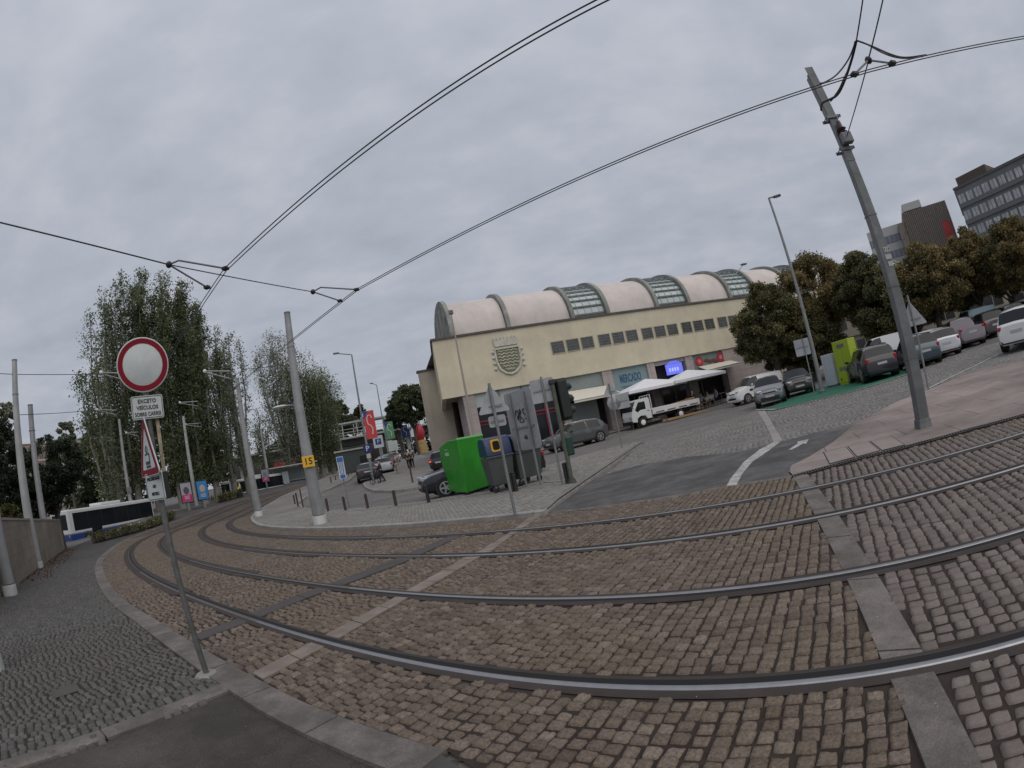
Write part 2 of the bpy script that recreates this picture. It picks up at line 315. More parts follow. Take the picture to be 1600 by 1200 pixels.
def kerb(name, line, width, top, bottom, mat, slab=1.0, side=1, gap=.008, label=None):
    """row of kerb stones along a line; its outer face follows the line"""
    pts = resample(line, .25); mb = MB(); n = max(1, round(slab/.25)); nor = []
    for i in range(len(pts)):
        t = (pts[min(i+1, len(pts)-1)]-pts[max(i-1, 0)]).normalized(); nor.append(Vector((-t.y, t.x))*side)
    for i in range(0, len(pts)-1, n):
        idx = list(range(i, min(i+n, len(pts)-1)+1)); L = [pts[k].copy() for k in idx]; Rr = [pts[k]+nor[k]*width for k in idx]
        if len(idx) < 2: continue
        t0 = (L[1]-L[0]).normalized()*gap; t1 = (L[-1]-L[-2]).normalized()*gap
        L[0] += t0; Rr[0] += t0; L[-1] -= t1; Rr[-1] -= t1; j = rnd.uniform(-.003, .003)
        v = []; m = len(idx); c = .012
        for k in range(m):
            for q, dz in ((L[k], bottom), (L[k], top-c), (L[k]+nor[idx[k]]*c, top), (Rr[k], top), (Rr[k], bottom)):
                v.append((q.x, q.y, Z(q.x, q.y)+dz+(j if dz > bottom else 0)))
        f = [(a*5+b, a*5+b+1, (a+1)*5+b+1, (a+1)*5+b) for a in range(m-1) for b in range(4)]+[(0, 1, 2, 3, 4), tuple(range((m-1)*5, m*5))[::-1]]
        mb.add(v, f)
    return mb.build(name, mat, kind='structure')
# ------------------------------------------------------------------ the tram line (fitted to the rails)
K_ = np.array([-6, 0, 6, 12, 18, 24, 30, 36, 42, 48, 56, 66, 80.])
TH_ = [2.6559, 2.5862, 2.5132, 2.5021, 2.4105, 2.3045, 2.1693, 1.9435, 1.7107, 1.6217, 1.6662, 1.751, 1.8343]
S_ = np.arange(-14, 96, .25)
th_ = np.interp(S_, K_, TH_); th_ = np.convolve(np.pad(th_, 6, mode='edge'), np.ones(13)/13, 'valid')
tx = np.cumsum(np.cos(th_))*.25; ty = np.cumsum(np.sin(th_))*.25; i0 = 56
tx = tx-tx[i0]+3.4287; ty = ty-ty[i0]+2.6316
SP = lambda s: np.interp(s, [0, 12, 20, 30, 45, 60], [1.72, 1.62, 1.75, 2.08, 2.18, 2.1])
def tr(s, v):
    """point at arc length s, offset v from the second rail (positive towards the market)"""
    x = np.interp(s, S_, tx); y = np.interp(s, S_, ty); t = np.interp(s, S_, th_); return x+np.sin(t)*v, y-np.cos(t)*v
# ================================================================== GROUND
def grid_lines(lim): 
    a = [k*2 for k in range(-32, 33)]; b = [k*10 for k in range(-13, 14) if abs(k*10) > 64]; c = [-lim, -lim*.5, -220, -160, 160, 220, lim*.5, lim]
    return sorted(set(a+b+c))
gxs = grid_lines(900); gys = [y for y in grid_lines(900) if y >= -900]
GX, GY = np.meshgrid(gxs, gys); GV = np.stack([GX.ravel(), GY.ravel(), (Zv(GX, GY)-.05).ravel()], 1)
w_ = len(gxs); ii = np.arange(w_*(len(gys)-1)); ii = ii[ii % w_ < w_-1]
street_m = brick_mat('street_cobbles', (.20, .188, .178), (.165, .155, .147), (.11, .104, .098), .17, .14, rot=math.radians(14), ms=.018, bump=.6, patch=.25)
np_mesh('ground', GV, np.stack([ii, ii+1, ii+w_+1, ii+w_], 1), street_m, kind='structure')

# outlines traced on the ground
LK_IN = [(700, 1171), (600, 1143), (532, 1119), (457.5, 1089), (394, 1055), (337.5, 1025), (300, 1002.5), (240, 965), (195, 939), (169, 909), (159, 884), (165, 868), (187, 850), (212.5, 837), (250, 822.5), (310, 803), (400, 776), (470, 757), (520, 740), (560, 729)]
left_in = smooth_poly(P(*LK_IN)); 
isl_l = smooth_poly(P((560, 727), (530, 735), (475, 763), (430, 783), (411, 794), (400, 801), (392, 809), (392, 814), (397, 820), (410, 825), (450, 828.5), (500, 829.5), (575, 827), (650, 823.5), (700, 819), (800, 811), (851, 805)))
isl_r = P((851, 805), (875, 783), (925, 748), (992, 701), (1006, 692))
isl_t = P((1006, 692), (970, 699), (920, 712), (856, 731), (820, 748), (760, 772), (720, 777), (640, 790), (575, 797), (513, 800), (478, 796), (466, 787), (478, 778), (515, 765), (545, 752), (570, 733))
drain = P((1238, 743), (1337, 716), (1415, 697), (1525, 667), (1600, 647)); ds = (Vector(drain[-1])-Vector(drain[-2])).normalized()
drain.append(tuple(Vector(drain[-1])+ds*5))
lowedge = P((862, 801), (950, 791), (1050, 776), (1150, 758), (1237, 745))
# tram reservation: dark sand bed, then every sett in it
far_l = [tuple(p) for p in left_in][::-1]     # from far to near
tram_poly = [tuple(p) for p in left_in]+[tuple(p) for p in isl_l]+lowedge+drain
# close round the right and behind the camera
nb = tr(np.array([-12.]), np.array([-3.2])); tram_poly += [tuple(map(float, (tr(-12, 6)[0], tr(-12, 6)[1]))), (float(nb[0][0]), float(nb[1][0])), (3.5, -1.2), (1.2, .1)]
sheet('tram_bed', tram_poly, -.016, soil)
def stones(name, S, V, ds, dv, mat, poly, holes, tone0=0.0, raise_=0, base=None, height=.012, lod=(4.5, 10), maxd=26, rough=1.0, fill=1.01, round_=.10, railskip=True, dmin=0, fv=.93):
    """individual stones laid in courses; S,V sampled in a frame mapped by base(s,v)->x,y"""
    base = base or tr
    x, y = base(S, V); x1, y1 = base(S+.01, V); ang = np.arctan2(y1-y, x1-x); D = np.hypot(x, y)
    ok = (D < maxd) & (D >= dmin) & pip(x, y, poly)
    # only what could be seen: drop what lies well behind the viewer
    ok &= (y > -1.6)
    for h in holes: ok &= ~pip(x, y, h)
    if railskip:
        sp = SP(S)
        for o in (-1.5, 0, None, None):
            pass
        for o, g in ((-1.5, 1), (0*S, -1), (sp, 1), (sp+1.5, -1)):
            ok &= np.abs(V-(o+g*.03)) > .122
    S, V, x, y, ang, D = S[ok], V[ok], x[ok], y[ok], ang[ok], D[ok]; n = len(S)
    tone = np.clip(rng.normal(.5, .2, n)+tone0, 0, 1); sc = rng.uniform(.93, 1.05, (n, 2))
    for k, (lo, hi, g) in enumerate(((0, lod[0], 7), (lod[0], lod[1], 5), (lod[1], maxd, 0))):
        m = (D >= lo) & (D < hi); c = int(m.sum())
        if not c: continue
        if g:
            u = np.linspace(-1, 1, g); U, W = np.meshgrid(u, u); U = U.ravel(); W = W.ravel()
            e_ = np.maximum(abs(U), abs(W)); ring = e_ > .99
            u2 = np.where(ring, U, U*1.0); w2 = np.where(ring, W, W*1.0)
            uu = u2*np.sqrt(1-round_*w2*w2); ww = w2*np.sqrt(1-round_*u2*u2)
            hz = -.0035*e_**6; hz = np.where(ring, -.035, hz)
            uu = np.where(ring, uu*1.02, uu*1.13); ww = np.where(ring, ww*1.02, ww*1.13)
            if g == 7: uu = np.clip(uu, -1, 1); ww = np.clip(ww, -1, 1)
            cj = rng.uniform(-.16, .16, (c, 4, 2))     # corner jitter, bilinear
            b = np.stack([(1-U)*(1-W), (1+U)*(1-W), (1+U)*(1+W), (1-U)*(1+W)], 0)/4
            jx = cj[:, :, 0] @ b; jy = cj[:, :, 1] @ b
            lx = (uu[None]*sc[m, :1]+jx)*ds*.5*fill; ly = (ww[None]*sc[m, 1:]+jy)*dv*.5*fill*fv
            nz = rng.normal(0, .0022*rough, (c, g*g)); tl = rng.normal(0, .03, (c, 2)); h0 = rng.normal(0, .0035, (c, 1))
            lz = hz[None]+np.where(ring[None], 0, nz+h0+lx*tl[:, :1]+ly*tl[:, 1:])
            q = np.arange(g*(g-1)); q = q[q % g < g-1]; Fq = np.stack([q, q+1, q+g+1, q+g], 1); nv = g*g
        else:
            U = np.array([-1, 1, 1, -1, -.86, .86, .86, -.86.__float__()]); W = np.array([-1, -1, 1, 1, -.86, -.86, .86, .86]); 
            b = np.stack([(1-U)*(1-W), (1+U)*(1-W), (1+U)*(1+W), (1-U)*(1+W)], 0)/4; cj = rng.uniform(-.14, .14, (c, 4, 2))
            lx = (U[None]*sc[m, :1]+cj[:, :, 0] @ b)*ds*.5*fill; ly = (W[None]*sc[m, 1:]+cj[:, :, 1] @ b)*dv*.5*fill*fv
            h0 = rng.normal(0, .003, (c, 1)); lz = np.where((np.arange(8) < 4)[None], -.03, h0+np.zeros((c, 8)))
            Fq = np.array([[4, 5, 6, 7], [0, 1, 5, 4], [1, 2, 6, 5], [2, 3, 7, 6], [3, 0, 4, 7]]); nv = 8
        ca, sa = np.cos(ang[m])[:, None], np.sin(ang[m])[:, None]
        X = x[m][:, None]+lx*ca-ly*sa; Y = y[m][:, None]+lx*sa+ly*ca; ZZ = Zv(X, Y)+lz+raise_
        Vv = np.stack([X, Y, ZZ], 2).reshape(-1, 3); Fa = (Fq[None]+(np.arange(c)*nv)[:, None, None]).reshape(-1, 4)
        np_mesh(name, Vv, Fa, mat, np.repeat(tone[m], nv), smooth=bool(g), kind='structure')
def courses(s0, s1, v0, v1, ds, dv, js=.0, jv=.5, sv=.1):
    S = np.arange(s0, s1, ds); A = []; B = []
    for s in S:
        v = np.arange(v0+rng.uniform(0, dv), v1, dv); v = v+rng.uniform(-sv, sv, len(v))*dv
        A.append(np.full(len(v), s)+rng.uniform(-.06, .06, len(v))*ds); B.append(v)
    return np.concatenate(A), np.concatenate(B)
# granite bands and strips
bandR = P((1239, 744), (1279, 815), (1323, 904), (1378, 1033), (1396, 1067), (1440, 1180)); bR2 = P((1262, 741), (1310, 804), (1371, 898), (1441.7, 1018.7), (1467, 1054), (1524, 1175))
bd = (Vector(bandR[-1])-Vector(bandR[-2])).normalized(); bandR.append(tuple(Vector(bandR[-1])+bd*1.3)); bR2.append(tuple(Vector(bR2[-1])+bd*1.3))
bandM = P((829, 806), (797, 832), (740, 866), (725, 872), (636, 922), (615, 935), (512, 990), (394, 1052)); bM2 = P((846, 805), (806, 832), (760, 866), (742, 874), (657, 924), (634, 935), (530, 997), (410, 1062))
bandD = P((705, 836), (630, 869), (547, 900), (485, 922), (367, 965), (303, 992)); bD2 = P((720, 837), (652, 870), (557, 907), (507, 924), (380, 971), (313, 1000))
def band(A, B): return A+B[::-1]
def slabs(name, A, B, n, mat, dz=.004):
    """a band of flat stone slabs between two edges"""
    A = [Vector(a) for a in A]; B = [Vector(a) for a in B]
    def along(Pn, t):
        L = [0]; 
        for a, b in zip(Pn, Pn[1:]): L.append(L[-1]+(b-a).length)
        d = t*L[-1]
        for i in range(len(Pn)-1):
            if d <= L[i+1]+1e-9: return Pn[i]+(Pn[i+1]-Pn[i])*((d-L[i])/max(1e-9, L[i+1]-L[i]))
        return Pn[-1]
    mb = MB()
    for k in range(n):
        g = .0012*n/ max(n, 1); t0, t1 = k/n+.0012, (k+1)/n-.0012; j = rnd.uniform(-.002, .002); q = [along(A, t0), along(B, t0), along(B, t1), along(A, t1)]
        tp = [(p.x, p.y, Z(p.x, p.y)+dz+j) for p in q]; bt = [(p.x, p.y, Z(p.x, p.y)-.03) for p in q]
        mb.add(tp+bt, [(0, 1, 2, 3), (0, 4, 5, 1), (1, 5, 6, 2), (2, 6, 7, 3), (3, 7, 4, 0)])
    return mb.build(name, mat, kind='structure')
slabs('granite_band', bandR, bR2, 7, granite)
slabs('granite_band', bandM, bM2, 14, M('warm_granite_slab', (.26, .215, .18), .8, var=.15, vscale=5, bump=.2, bscale=100, dirt=.3, dscale=2))
slabs('patch_band', bandD, bD2, 3, M('asphalt_patch', (.075, .064, .062), .9, var=.15, bump=.3, bscale=100))
dr_ = [Vector(p) for p in drain]; dn_ = []
for i in range(len(dr_)):
    t = (dr_[min(i+1, len(dr_)-1)]-dr_[max(i-1, 0)]).normalized(); dn_.append(tuple(dr_[i]+Vector((t.y, -t.x))*.23))
holes_t = [band(bandR, bR2), band(bandM, bM2), band(bandD, bD2), [tuple(p) for p in dr_]+dn_[::-1]]
tramstone = tone_mat('warm_setts', (.080, .058, .045), (.135, .101, .079), (.205, .162, .130), .7, bump=.8, bscale=110, patch=.5, patchcol=(.165, .126, .068), fleck=.5)
tramsmooth = tone_mat('smooth_setts', (.112, .089, .078), (.155, .125, .11), (.20, .166, .148), .6, bump=.35, bscale=90, patch=.25, patchcol=(.13, .12, .09), fleck=.15)
# right of the granite band the setts are larger and smoother
rb = [Vector(p) for p in bR2]; rightpoly = [tuple(p) for p in rb]+[(12, -8), (30, -8), (30, 14)]+[drain[-1], drain[0]]
leftpoly = tram_poly
S1, V1 = courses(-10, 38, -7, 7.5, .102, .102)
stones('cobbles', S1, V1, .102, .102, tramstone, tram_poly, holes_t+[rightpoly], lod=(6.2, 12), maxd=34)
S2, V2 = courses(-12, 8, -5, 6, .116, .112, sv=.06)
mr_ = pip(*tr(S2, V2), rightpoly)
stones('cobbles', S2[mr_], V2[mr_], .116, .112, tramsmooth, tram_poly, holes_t, lod=(5.5, 11), maxd=26, rough=.45, round_=.20, fill=.98, fv=.84)
sheet('far_tram_cobbles', [q for q in tram_poly if math.hypot(*q) > 24]+[tuple(map(float, tr(26.5, v))) for v in (7, 3.5, 0, -4)], -.006, brick_mat('far_setts', (.125, .10, .082), (.10, .08, .066), (.05, .04, .032), .12, .11, rot=.3, patch=.3))
# rails: head, painted groove, lip, each following the line
def strip(name, s0, s1, off, prof, mat):
    """profile = [(v, z)...] swept along the line at offset off(s)"""
    ss_ = np.arange(s0, s1+.01, .25); n = len(prof); V = []
    o = off(ss_)
    for v, z in prof:
        x, y = tr(ss_, o+v); V.append(np.stack([x, y, Zv(x, y)+z], 1))
    V = np.stack(V, 1).reshape(-1, 3); m = len(ss_); q = (np.arange(m-1)[:, None]*n+np.arange(n-1)[None]).ravel()
    return np_mesh(name, V, np.stack([q, q+1, q+n+1, q+n], 1), mat, smooth=False, kind='structure')
for off, g in ((lambda s: -1.5+0*s, 1), (lambda s: 0*s, -1), (lambda s: SP(s), 1), (lambda s: SP(s)+1.5, -1)):
    for a_, b_, mt_ in ((-12, 7.5, railsteel), (7.5, 16, M('rail_head_dull', (.20, .18, .17), .42, .7, var=.2, vscale=8)), (16, 60, M('rail_head_brown', (.075, .058, .05), .65, .2, var=.2, vscale=6))):  # rail head set dull, then dark brown, farther along the line
        strip('rail', a_, b_, off, [(-g*.03, .0072), (-g*.022, .0075), (-g*.021, .0095), (-g*.012, .0135), (g*.014, .0135), (g*.024, .0105), (g*.028, .007)], mt_)
    strip('rail_groove_shade', -12, 60, off, [(g*.028, .0078), (g*.088, .0078)], raildark)  # flat black strip paints the groove's shade, no hollow is cut
    strip('rail_lip', -12, 60, off, [(g*.088, -.02), (g*.089, .0095), (g*.10, .0095), (g*.101, -.02)], M('worn_rail_lip', (.05, .045, .042), .5, .4, var=.1))
    strip('rail_edging', -12, 60, off, [(-g*.03, .0068), (-g*.075, .0066), (-g*.10, -.006)], railbed); strip('rail_edging', -12, 60, off, [(g*.10, .0068), (g*.125, .0066), (g*.15, -.006)], railbed)
    strip('rail_stain', 11, 60, off, [(-g*.03, .0085), (-g*.2, .0075)], railbed); strip('rail_stain', 11, 60, off, [(g*.10, .0085), (g*.22, .0075)], railbed)
# ---- left pavement
lk_out = [Vector(p) for p in left_in]
kerb('granite_kerb', left_in, .30, .008, -.1, granite, slab=1.0, side=1)
near_edge = P((365, 1074), (262, 1120), (112, 1182), (30, 1197)); ne = (Vector(near_edge[-1])-Vector(near_edge[0])).normalized()
ne_far = tuple(Vector(near_edge[0])+ne*9)
outer = [Vector(p) for p in left_in]
def off_line(line, w):
    pts = resample(line, .5); o = []
    for i in range(len(pts)):
        t = (pts[min(i+1, len(pts)-1)]-pts[max(i-1, 0)]).normalized(); o.append(pts[i]+Vector((-t.y, t.x))*w)
    return o
lk = off_line(left_in, .30)
# pavement starts beyond the near kerb corner
c0 = Vector(near_edge[0]); i_c = min(range(len(lk)), key=lambda i: (lk[i]-c0).length)
pave = [tuple(c0)]+[tuple(p) for p in lk[i_c+1:]]
pav_far = P((520, 738), (470, 754), (400, 765), (310, 790), (250, 805), (140, 843), (104, 858))
pave_poly = pave+[tuple(Vector(p)) for p in P((560, 727))]+pav_far+P((60, 893), (30, 912))+[(-22, 6), ne_far]
sheet('pavement_bed', pave_poly, -.014, soil)
smallst = tone_mat('grey_setts', (.066, .063, .058), (.10, .096, .09), (.145, .138, .13), .8, bump=.6, bscale=120, patch=.45, patchcol=(.085, .08, .072), fleck=.25)
Sp, Vp = courses(-6, 34, -13, -1.8, .088, .085, sv=.12)
mhl = P((74, 1082), (118, 1066), (126, 1078), (82, 1092))
stones('pavement_cobbles', Sp, Vp, .088, .085, smallst, pave_poly, [mhl], lod=(5.2, 9), maxd=24, railskip=False, rough=.8, fill=1.0)
sheet('far_pavement', [p for p in pave_poly if math.hypot(*p) > 21.5]+[tuple(map(float, tr(21.5, -9))), tuple(map(float, tr(21.5, -2.9)))], -.004, brick_mat('far_pavement_setts', (.105, .10, .094), (.088, .084, .079), (.055, .052, .049), .1, .1, rot=.5, patch=.2))
sheet('manhole_plate', mhl, -.002, granited)
# side street bottom left, a step lower
drop = -.10
kerb('granite_kerb', [near_edge[0], ne_far], .2, .006, drop-.03, granite, slab=1.25, side=-1)
slabs('granite_apron', P((380, 1080), (457, 1089), (532, 1119), (600, 1143), (700, 1171))+[(.9, .2)], P((372, 1084), (424, 1107.5), (502.5, 1150.6), (600, 1195), (690, 1199))+[(.6, -.1)], 5, granited, dz=.0)
side_poly = [tuple(c0)]+P((424, 1108), (502, 1151), (600, 1196), (690, 1200))+[(.6, -.2), (1, -9), (-22, -9), (-22, 4), ne_far]
sheet('side_street', side_poly, -.03, asphalt)
wl = [at(60, 1196, -.11)[:2], at(160, 1170, -.11)[:2], at(250, 1138, -.11)[:2], at(335, 1098, -.11)[:2]]; wl = [Vector(p) for p in wl]
for a_, b_ in ((0, 1), (1, 2), (2, 3)):
    d_ = (wl[b_]-wl[a_]); n_ = Vector((-d_.y, d_.x)).normalized()*.035; A_ = wl[a_]+d_*.08; B_ = wl[a_]+d_*.86
    sheet('worn_gutter_line', [tuple(A_+n_), tuple(B_+n_*.7), tuple(B_-n_), tuple(A_-n_*.6)], -.026, M('worn_yellow_paint', (.145, .12, .085), .9, var=.3, vscale=14, dirt=.5, dscale=12))
# ---- market-side pavement (raised), the crossing and the street
RA = .09
isl_poly = [tuple(p) for p in isl_l]+isl_r[1:]+isl_t[1:]
def inset_in(p): return p
kerb('island_kerb', isl_l, .16, RA, -.05, M('pale_kerb', (.33, .315, .295), .8, var=.1, dirt=.25, dscale=2), slab=1.0, side=1)
kerb('island_kerb', isl_r, .24, RA*.4, -.05, MATS['pale_kerb'], slab=1.0, side=1)
kerb('island_kerb', isl_t, .12, RA+.002, -.05, MATS['pale_kerb'], slab=1.0, side=1)
sheet('island_pavement_bed', isl_poly, RA-.014, brick_mat('far_island_setts', (.26,.245,.226), (.21,.2,.185), (.15,.142,.13), .11, .11, rot=.2, patch=.25))
isst = tone_mat('pale_grey_setts', (.17, .16, .145), (.25, .236, .218), (.32, .305, .283), .85, patch=.35, patchcol=(.13, .12, .105))
fr = math.radians(12)
def wf(a, ox=0, oy=0):
    return lambda s, v: (ox+np.cos(a)*s-np.sin(a)*v, oy+np.sin(a)*s+np.cos(a)*v)
Si, Vi = courses(-20, 10, 6, 30, .105, .105, sv=.12)
isl_in = [tuple(p) for p in off_line(isl_l, .17)]+[tuple(p) for p in off_line(isl_r, .25)][1:]+[tuple(p) for p in off_line(isl_t, .13)][1:]
stones('island_setts', Si, Vi, .105, .105, isst, isl_in, [], raise_=RA-.005, base=wf(fr), lod=(1, 2), maxd=26, railskip=False)
# asphalt crossing
asp = P((862, 801), (850, 805), (992, 702), (1004, 697), (950, 740), (1000, 725), (1075, 712), (1150, 705), (1212, 692), (1275, 675), (1325, 664), (1337, 662), (1300, 692), (1262, 715), (1237, 727), (1232, 737), (1237, 744), (1150, 757), (1050, 775), (950, 791))
asp = P((850, 805), (925, 750), (948, 740), (1000, 726), (1075, 713), (1150, 706), (1212, 692), (1275, 675), (1325, 664), (1337, 662), (1300, 692), (1262, 715), (1237, 727), (1232, 737), (1237, 744), (1150, 757.5), (1050, 775.5), (950, 791))
sheet('asphalt_crossing', asp, -.008, M('crossing_asphalt', (.105, .10, .097), .8, var=.22, vscale=.9, bump=.4, bscale=120, dirt=.4, dscale=.9, fleck=.25, fscale=60))
kerb('crossing_edge', P((862, 801), (950, 791.5), (1050, 776), (1150, 758), (1237, 744.5)), .12, .0, -.05, granite, slab=1.0, side=1)
# right-hand street of bigger setts
rs = P((948, 740), (1000, 726), (1075, 713), (1150, 706), (1212, 692), (1275, 675), (1325, 664), (1337, 662), (1400, 628), (1448, 609), (1490, 593), (1540, 575), (1600, 561))+P((1600, 520))+P((1556, 524), (1443, 575), (1416, 585), (1340, 609), (1270, 626), (1212, 640), (1180, 642), (1140, 655), (1080, 670), (1010, 690), (992, 701))
sheet('right_street_bed', rs, -.022, brick_mat('far_street_setts', (.18,.172,.165), (.14,.135,.13), (.08,.076,.072), .15, .12, rot=.45, patch=.25))
gb1 = P((1184, 643), (1197, 665), (1209, 691)); gb2 = P((1195, 641), (1209, 665), (1223, 688))
slabs('granite_band', gb1, gb2, 6, M('pale_granite_slab', (.3, .28, .265), .8, var=.1, dirt=.2), dz=-.002)
bigst = tone_mat('street_setts', (.13, .122, .113), (.20, .19, .177), (.27, .257, .24), .75, patch=.35, patchcol=(.11, .105, .098))
Sr, Vr = courses(-5, 34, 6, 34, .15, .12, sv=.1)
wavy = lambda s, v: wf(math.radians(-26))(s+.25*np.sin(v*.9)+.12*np.sin(v*2.1+s*.4), v)
stones('street_setts', Sr-6, Vr, .15, .12, bigst, rs, [asp, band(gb1, gb2)], raise_=-.012, base=wavy, lod=(1, 2), maxd=29, railskip=False, fill=.96)
# painted markings on the crossing
def paint(name, pts, dz=.0): return sheet(name, P(*pts), dz, whiteline)
paint('lane_line', [(1135, 759), (1142, 747), (1162, 722), (1187, 702), (1211, 690), (1220, 690), (1200, 705), (1175, 722), (1160, 740), (1151, 757.5)])
paint('lane_arrow', [(1232, 702.5), (1247, 692), (1245, 690.5), (1264, 685.5), (1259, 694), (1256, 692.5), (1238, 702.5)])
# plaza of pink slabs with its slot drain
plz = P((1238, 741), (1232, 737), (1237, 727), (1262, 715), (1300, 692), (1337, 662), (1400, 628), (1448, 609.5), (1490, 593), (1540, 575), (1600, 562))+P((1600, 600))+[tuple(Vector(drain[-1])+Vector((3, 2)))]+drain[::-1]
pink = brick_mat('pink_granite_paving', (.30, .248, .222), (.262, .218, .198), (.10, .085, .075), 1.5, .95, rot=math.radians(28), ms=.012, rough=.75, bump=.12, patch=.42, wob=0)
sheet('plaza_paving', plz, .003, pink)
dA = [Vector(p) for p in resample(drain, .05)]
gm = MB(); dk = MB()
for i in range(len(dA)-1):
    t = (dA[i+1]-dA[i]).normalized(); nn = Vector((t.y, -t.x)); a = dA[i]
    q = [a, a+t*.022, a+t*.022+nn*.15, a+nn*.15]
    gm.add([(p.x, p.y, Z(p.x, p.y)+.008) for p in q]+[(p.x, p.y, Z(p.x, p.y)-.03) for p in q], [(0, 1, 2, 3), (0, 4, 5, 1), (1, 5, 6, 2), (2, 6, 7, 3), (3, 7, 4, 0)])
for i in range(0, len(dA)-1, 4):
    a, b = dA[i], dA[min(i+4, len(dA)-1)]; t = (b-a).normalized(); nn = Vector((t.y, -t.x))
    for w0, w1, z in ((-.012, .012, .01), (.145, .17, .01)):
        q = [a+nn*w0, b+nn*w0, b+nn*w1, a+nn*w1]; gm.add([(p.x, p.y, Z(p.x, p.y)+z) for p in q], [(0, 1, 2, 3)])
    q = [a, b, b+nn*.15, a+nn*.15]; dk.add([(p.x, p.y, Z(p.x, p.y)-.012) for p in q], [(0, 1, 2, 3)])
gm.build('slot_drain', M('drain_iron', (.08, .07, .065), .6, .4), kind='structure'); dk.build('drain_channel', raildark, kind='structure')
# service lids let into the plaza beside the drain
for k, q in enumerate([[(1286, 707), (1322, 698), (1337, 715), (1296, 726)], [(1324, 698), (1357, 690), (1376, 705), (1339, 715)], [(1359, 690), (1392, 681), (1415, 696), (1378, 705)]]):
    pts = P(*q); sheet('service_lid_joint', pts, .007, raildark); c = sum((Vector(p) for p in pts), Vector((0, 0)))/4
    sheet('service_lid', [tuple(c+(Vector(p)-c)*.93) for p in pts], .011, M('lid_granite', (.285, .24, .215), .8, var=.1, dirt=.2))
# green charging bay and parking lines
green_m = brick_mat('green_bay_paint', (.035, .17, .11), (.028, .14, .09), (.014, .07, .045), .15, .12, rot=math.radians(14), bump=.4, patch=.25)
gr = P((1186, 640), (1212, 639.5), (1270, 626), (1340, 609), (1416, 585.5)); nd = Vector((-.241, .9705))
sheet('charging_bay', gr+P((1416, 577), (1375, 584), (1345, 590), (1308, 598), (1262, 610), (1236, 621), (1205, 635)), .0, green_m)
def line(name, pts, w, dz, mat=whiteline):
    L = [Vector(p) for p in P(*pts)]; A = []; B = []
    for i in range(len(L)):
        t = (L[min(i+1, len(L)-1)]-L[max(i-1, 0)]).normalized(); n_ = Vector((-t.y, t.x))*w/2; A.append(tuple(L[i]+n_)); B.append(tuple(L[i]-n_))
    return sheet(name, A+B[::-1], dz, mat)
line('bay_kerb', [(1181, 641), (1212, 640.5), (1270, 627), (1340, 610), (1416, 586)], .14, .03, M('bay_kerb_stone', (.42, .41, .38), .8, dirt=.25))
line('parking_line', [(1416, 586), (1443, 576), (1507, 546), (1557, 525), (1600, 507)], .13, .0)
line('parking_line', [(1448, 608), (1490, 587), (1562, 552), (1600, 535)], .13, .0)
line('island_line', [(560, 801), (640, 793), (720, 781), (800, 770), (852, 758), (882, 756)], .12, RA+.004, M('pale_strip', (.33, .31, .29), .85, dirt=.3, dscale=3))
# second pavement, nearer the market
i2 = P((567, 757), (571, 763), (585, 768.5), (612, 769), (640, 766), (690, 757), (760, 745), (700, 722), (660, 712), (636, 712), (618, 722), (596, 738), (580, 748))
sheet('second_pavement', i2, RA, M('pavement_grey', (.23, .215, .2), .85, var=.15, vscale=2, dirt=.2, bump=.2, bscale=50))
kerb('second_kerb', i2[:7], .12, RA+.004, -.05, MATS['pale_kerb'], slab=1, side=1)
# shop-front pavement along the market
FDX, FDY = .9705, .241; FN = Vector((-.241, .9705))
fp = [Vector((FDX*s, FDY*s))+FN*p for s, p in ((6, 37.2), (40, 37.2), (40, 41), (6, 41))]
sheet('shop_pavement', [tuple(p) for p in fp], .02, MATS['pavement_grey'])
# ================================================================== OVERHEAD LINE
WH = 4.95
def pos(p, dz=0): b = at(*p, dz); return Vector(b)
def catenary_pole(label, base, top, r0, r1, mat, group='catenary poles along the tram line', dz=0, collar=True, H=None, foot=None, lampdir=None):
    B = pos(base, dz) if foot is None else Vector(foot); h = H if H else hgt(*top, B)-B.z
    t = thing('catenary_pole', label, 'pole', B, 0, group)
    MB().tube([(0, 0, .3), (0, 0, h*.5), (0, 0, h)], [r0, (r0+r1)/2, r1], 16).build('shaft', mat, t, True)
    MB().lathe([(r1*1.06, h), (r1*1.06, h+.05), (0.01, h+.06)], n=16).build('cap', darksteel, t)
    if collar: MB().lathe([(r0*1.12, -.03), (r0*1.12, .22), (r0*1.03, .28)], n=16).build('footing', M('pale_footing', (.55, .55, .54), .8, var=.1, dirt=.2), t, True)
    mb = MB(); mb.lathe([(r1*1.25, h*.83), (r1*1.25, h*.83+.05)], n=12); mb.build('clamp', steel, t)
    if lampdir:
        a = Vector((math.cos(lampdir), math.sin(lampdir), 0)); hh = h*.56
        MB().tube([a*r0, a*.75+Vector((0, 0, .03))][0:2] and [a*r0*.5+Vector((0, 0, hh)), a*.55+Vector((0, 0, hh+.04))], .025, 6).build('lamp_arm', steel, t)
        MB().ball((a*.75+Vector((0, 0, hh+.05)))[:], (.30, .12, .055), 12, 6).build('lamp_head', M('lamp_housing', (.62, .62, .60), .4), t, True)
    return t, B, h
p15, P15, H15 = catenary_pole('thick grey catenary pole bearing the yellow 15 plate', (501, 818), (449.5, 490), .215, .107, greypole, dz=RA, lampdir=PI*.98)
pl = MB().box((0, 0, 0), (.4, .02, .36)).build('number_plate', yelm, p15, bevel=.015)
ang15 = math.atan2(-P15.x, P15.y); pd = Vector((math.sin(ang15)*.0, 0, 0))
toC = Vector((-P15.x, -P15.y, 0)).normalized(); hp = hgt(484, 721, P15)-P15.z
pl.location = toC*.27+Vector((0, 0, hp)); pl.rotation_euler = (0, 0, math.atan2(toC.x, -toC.y))
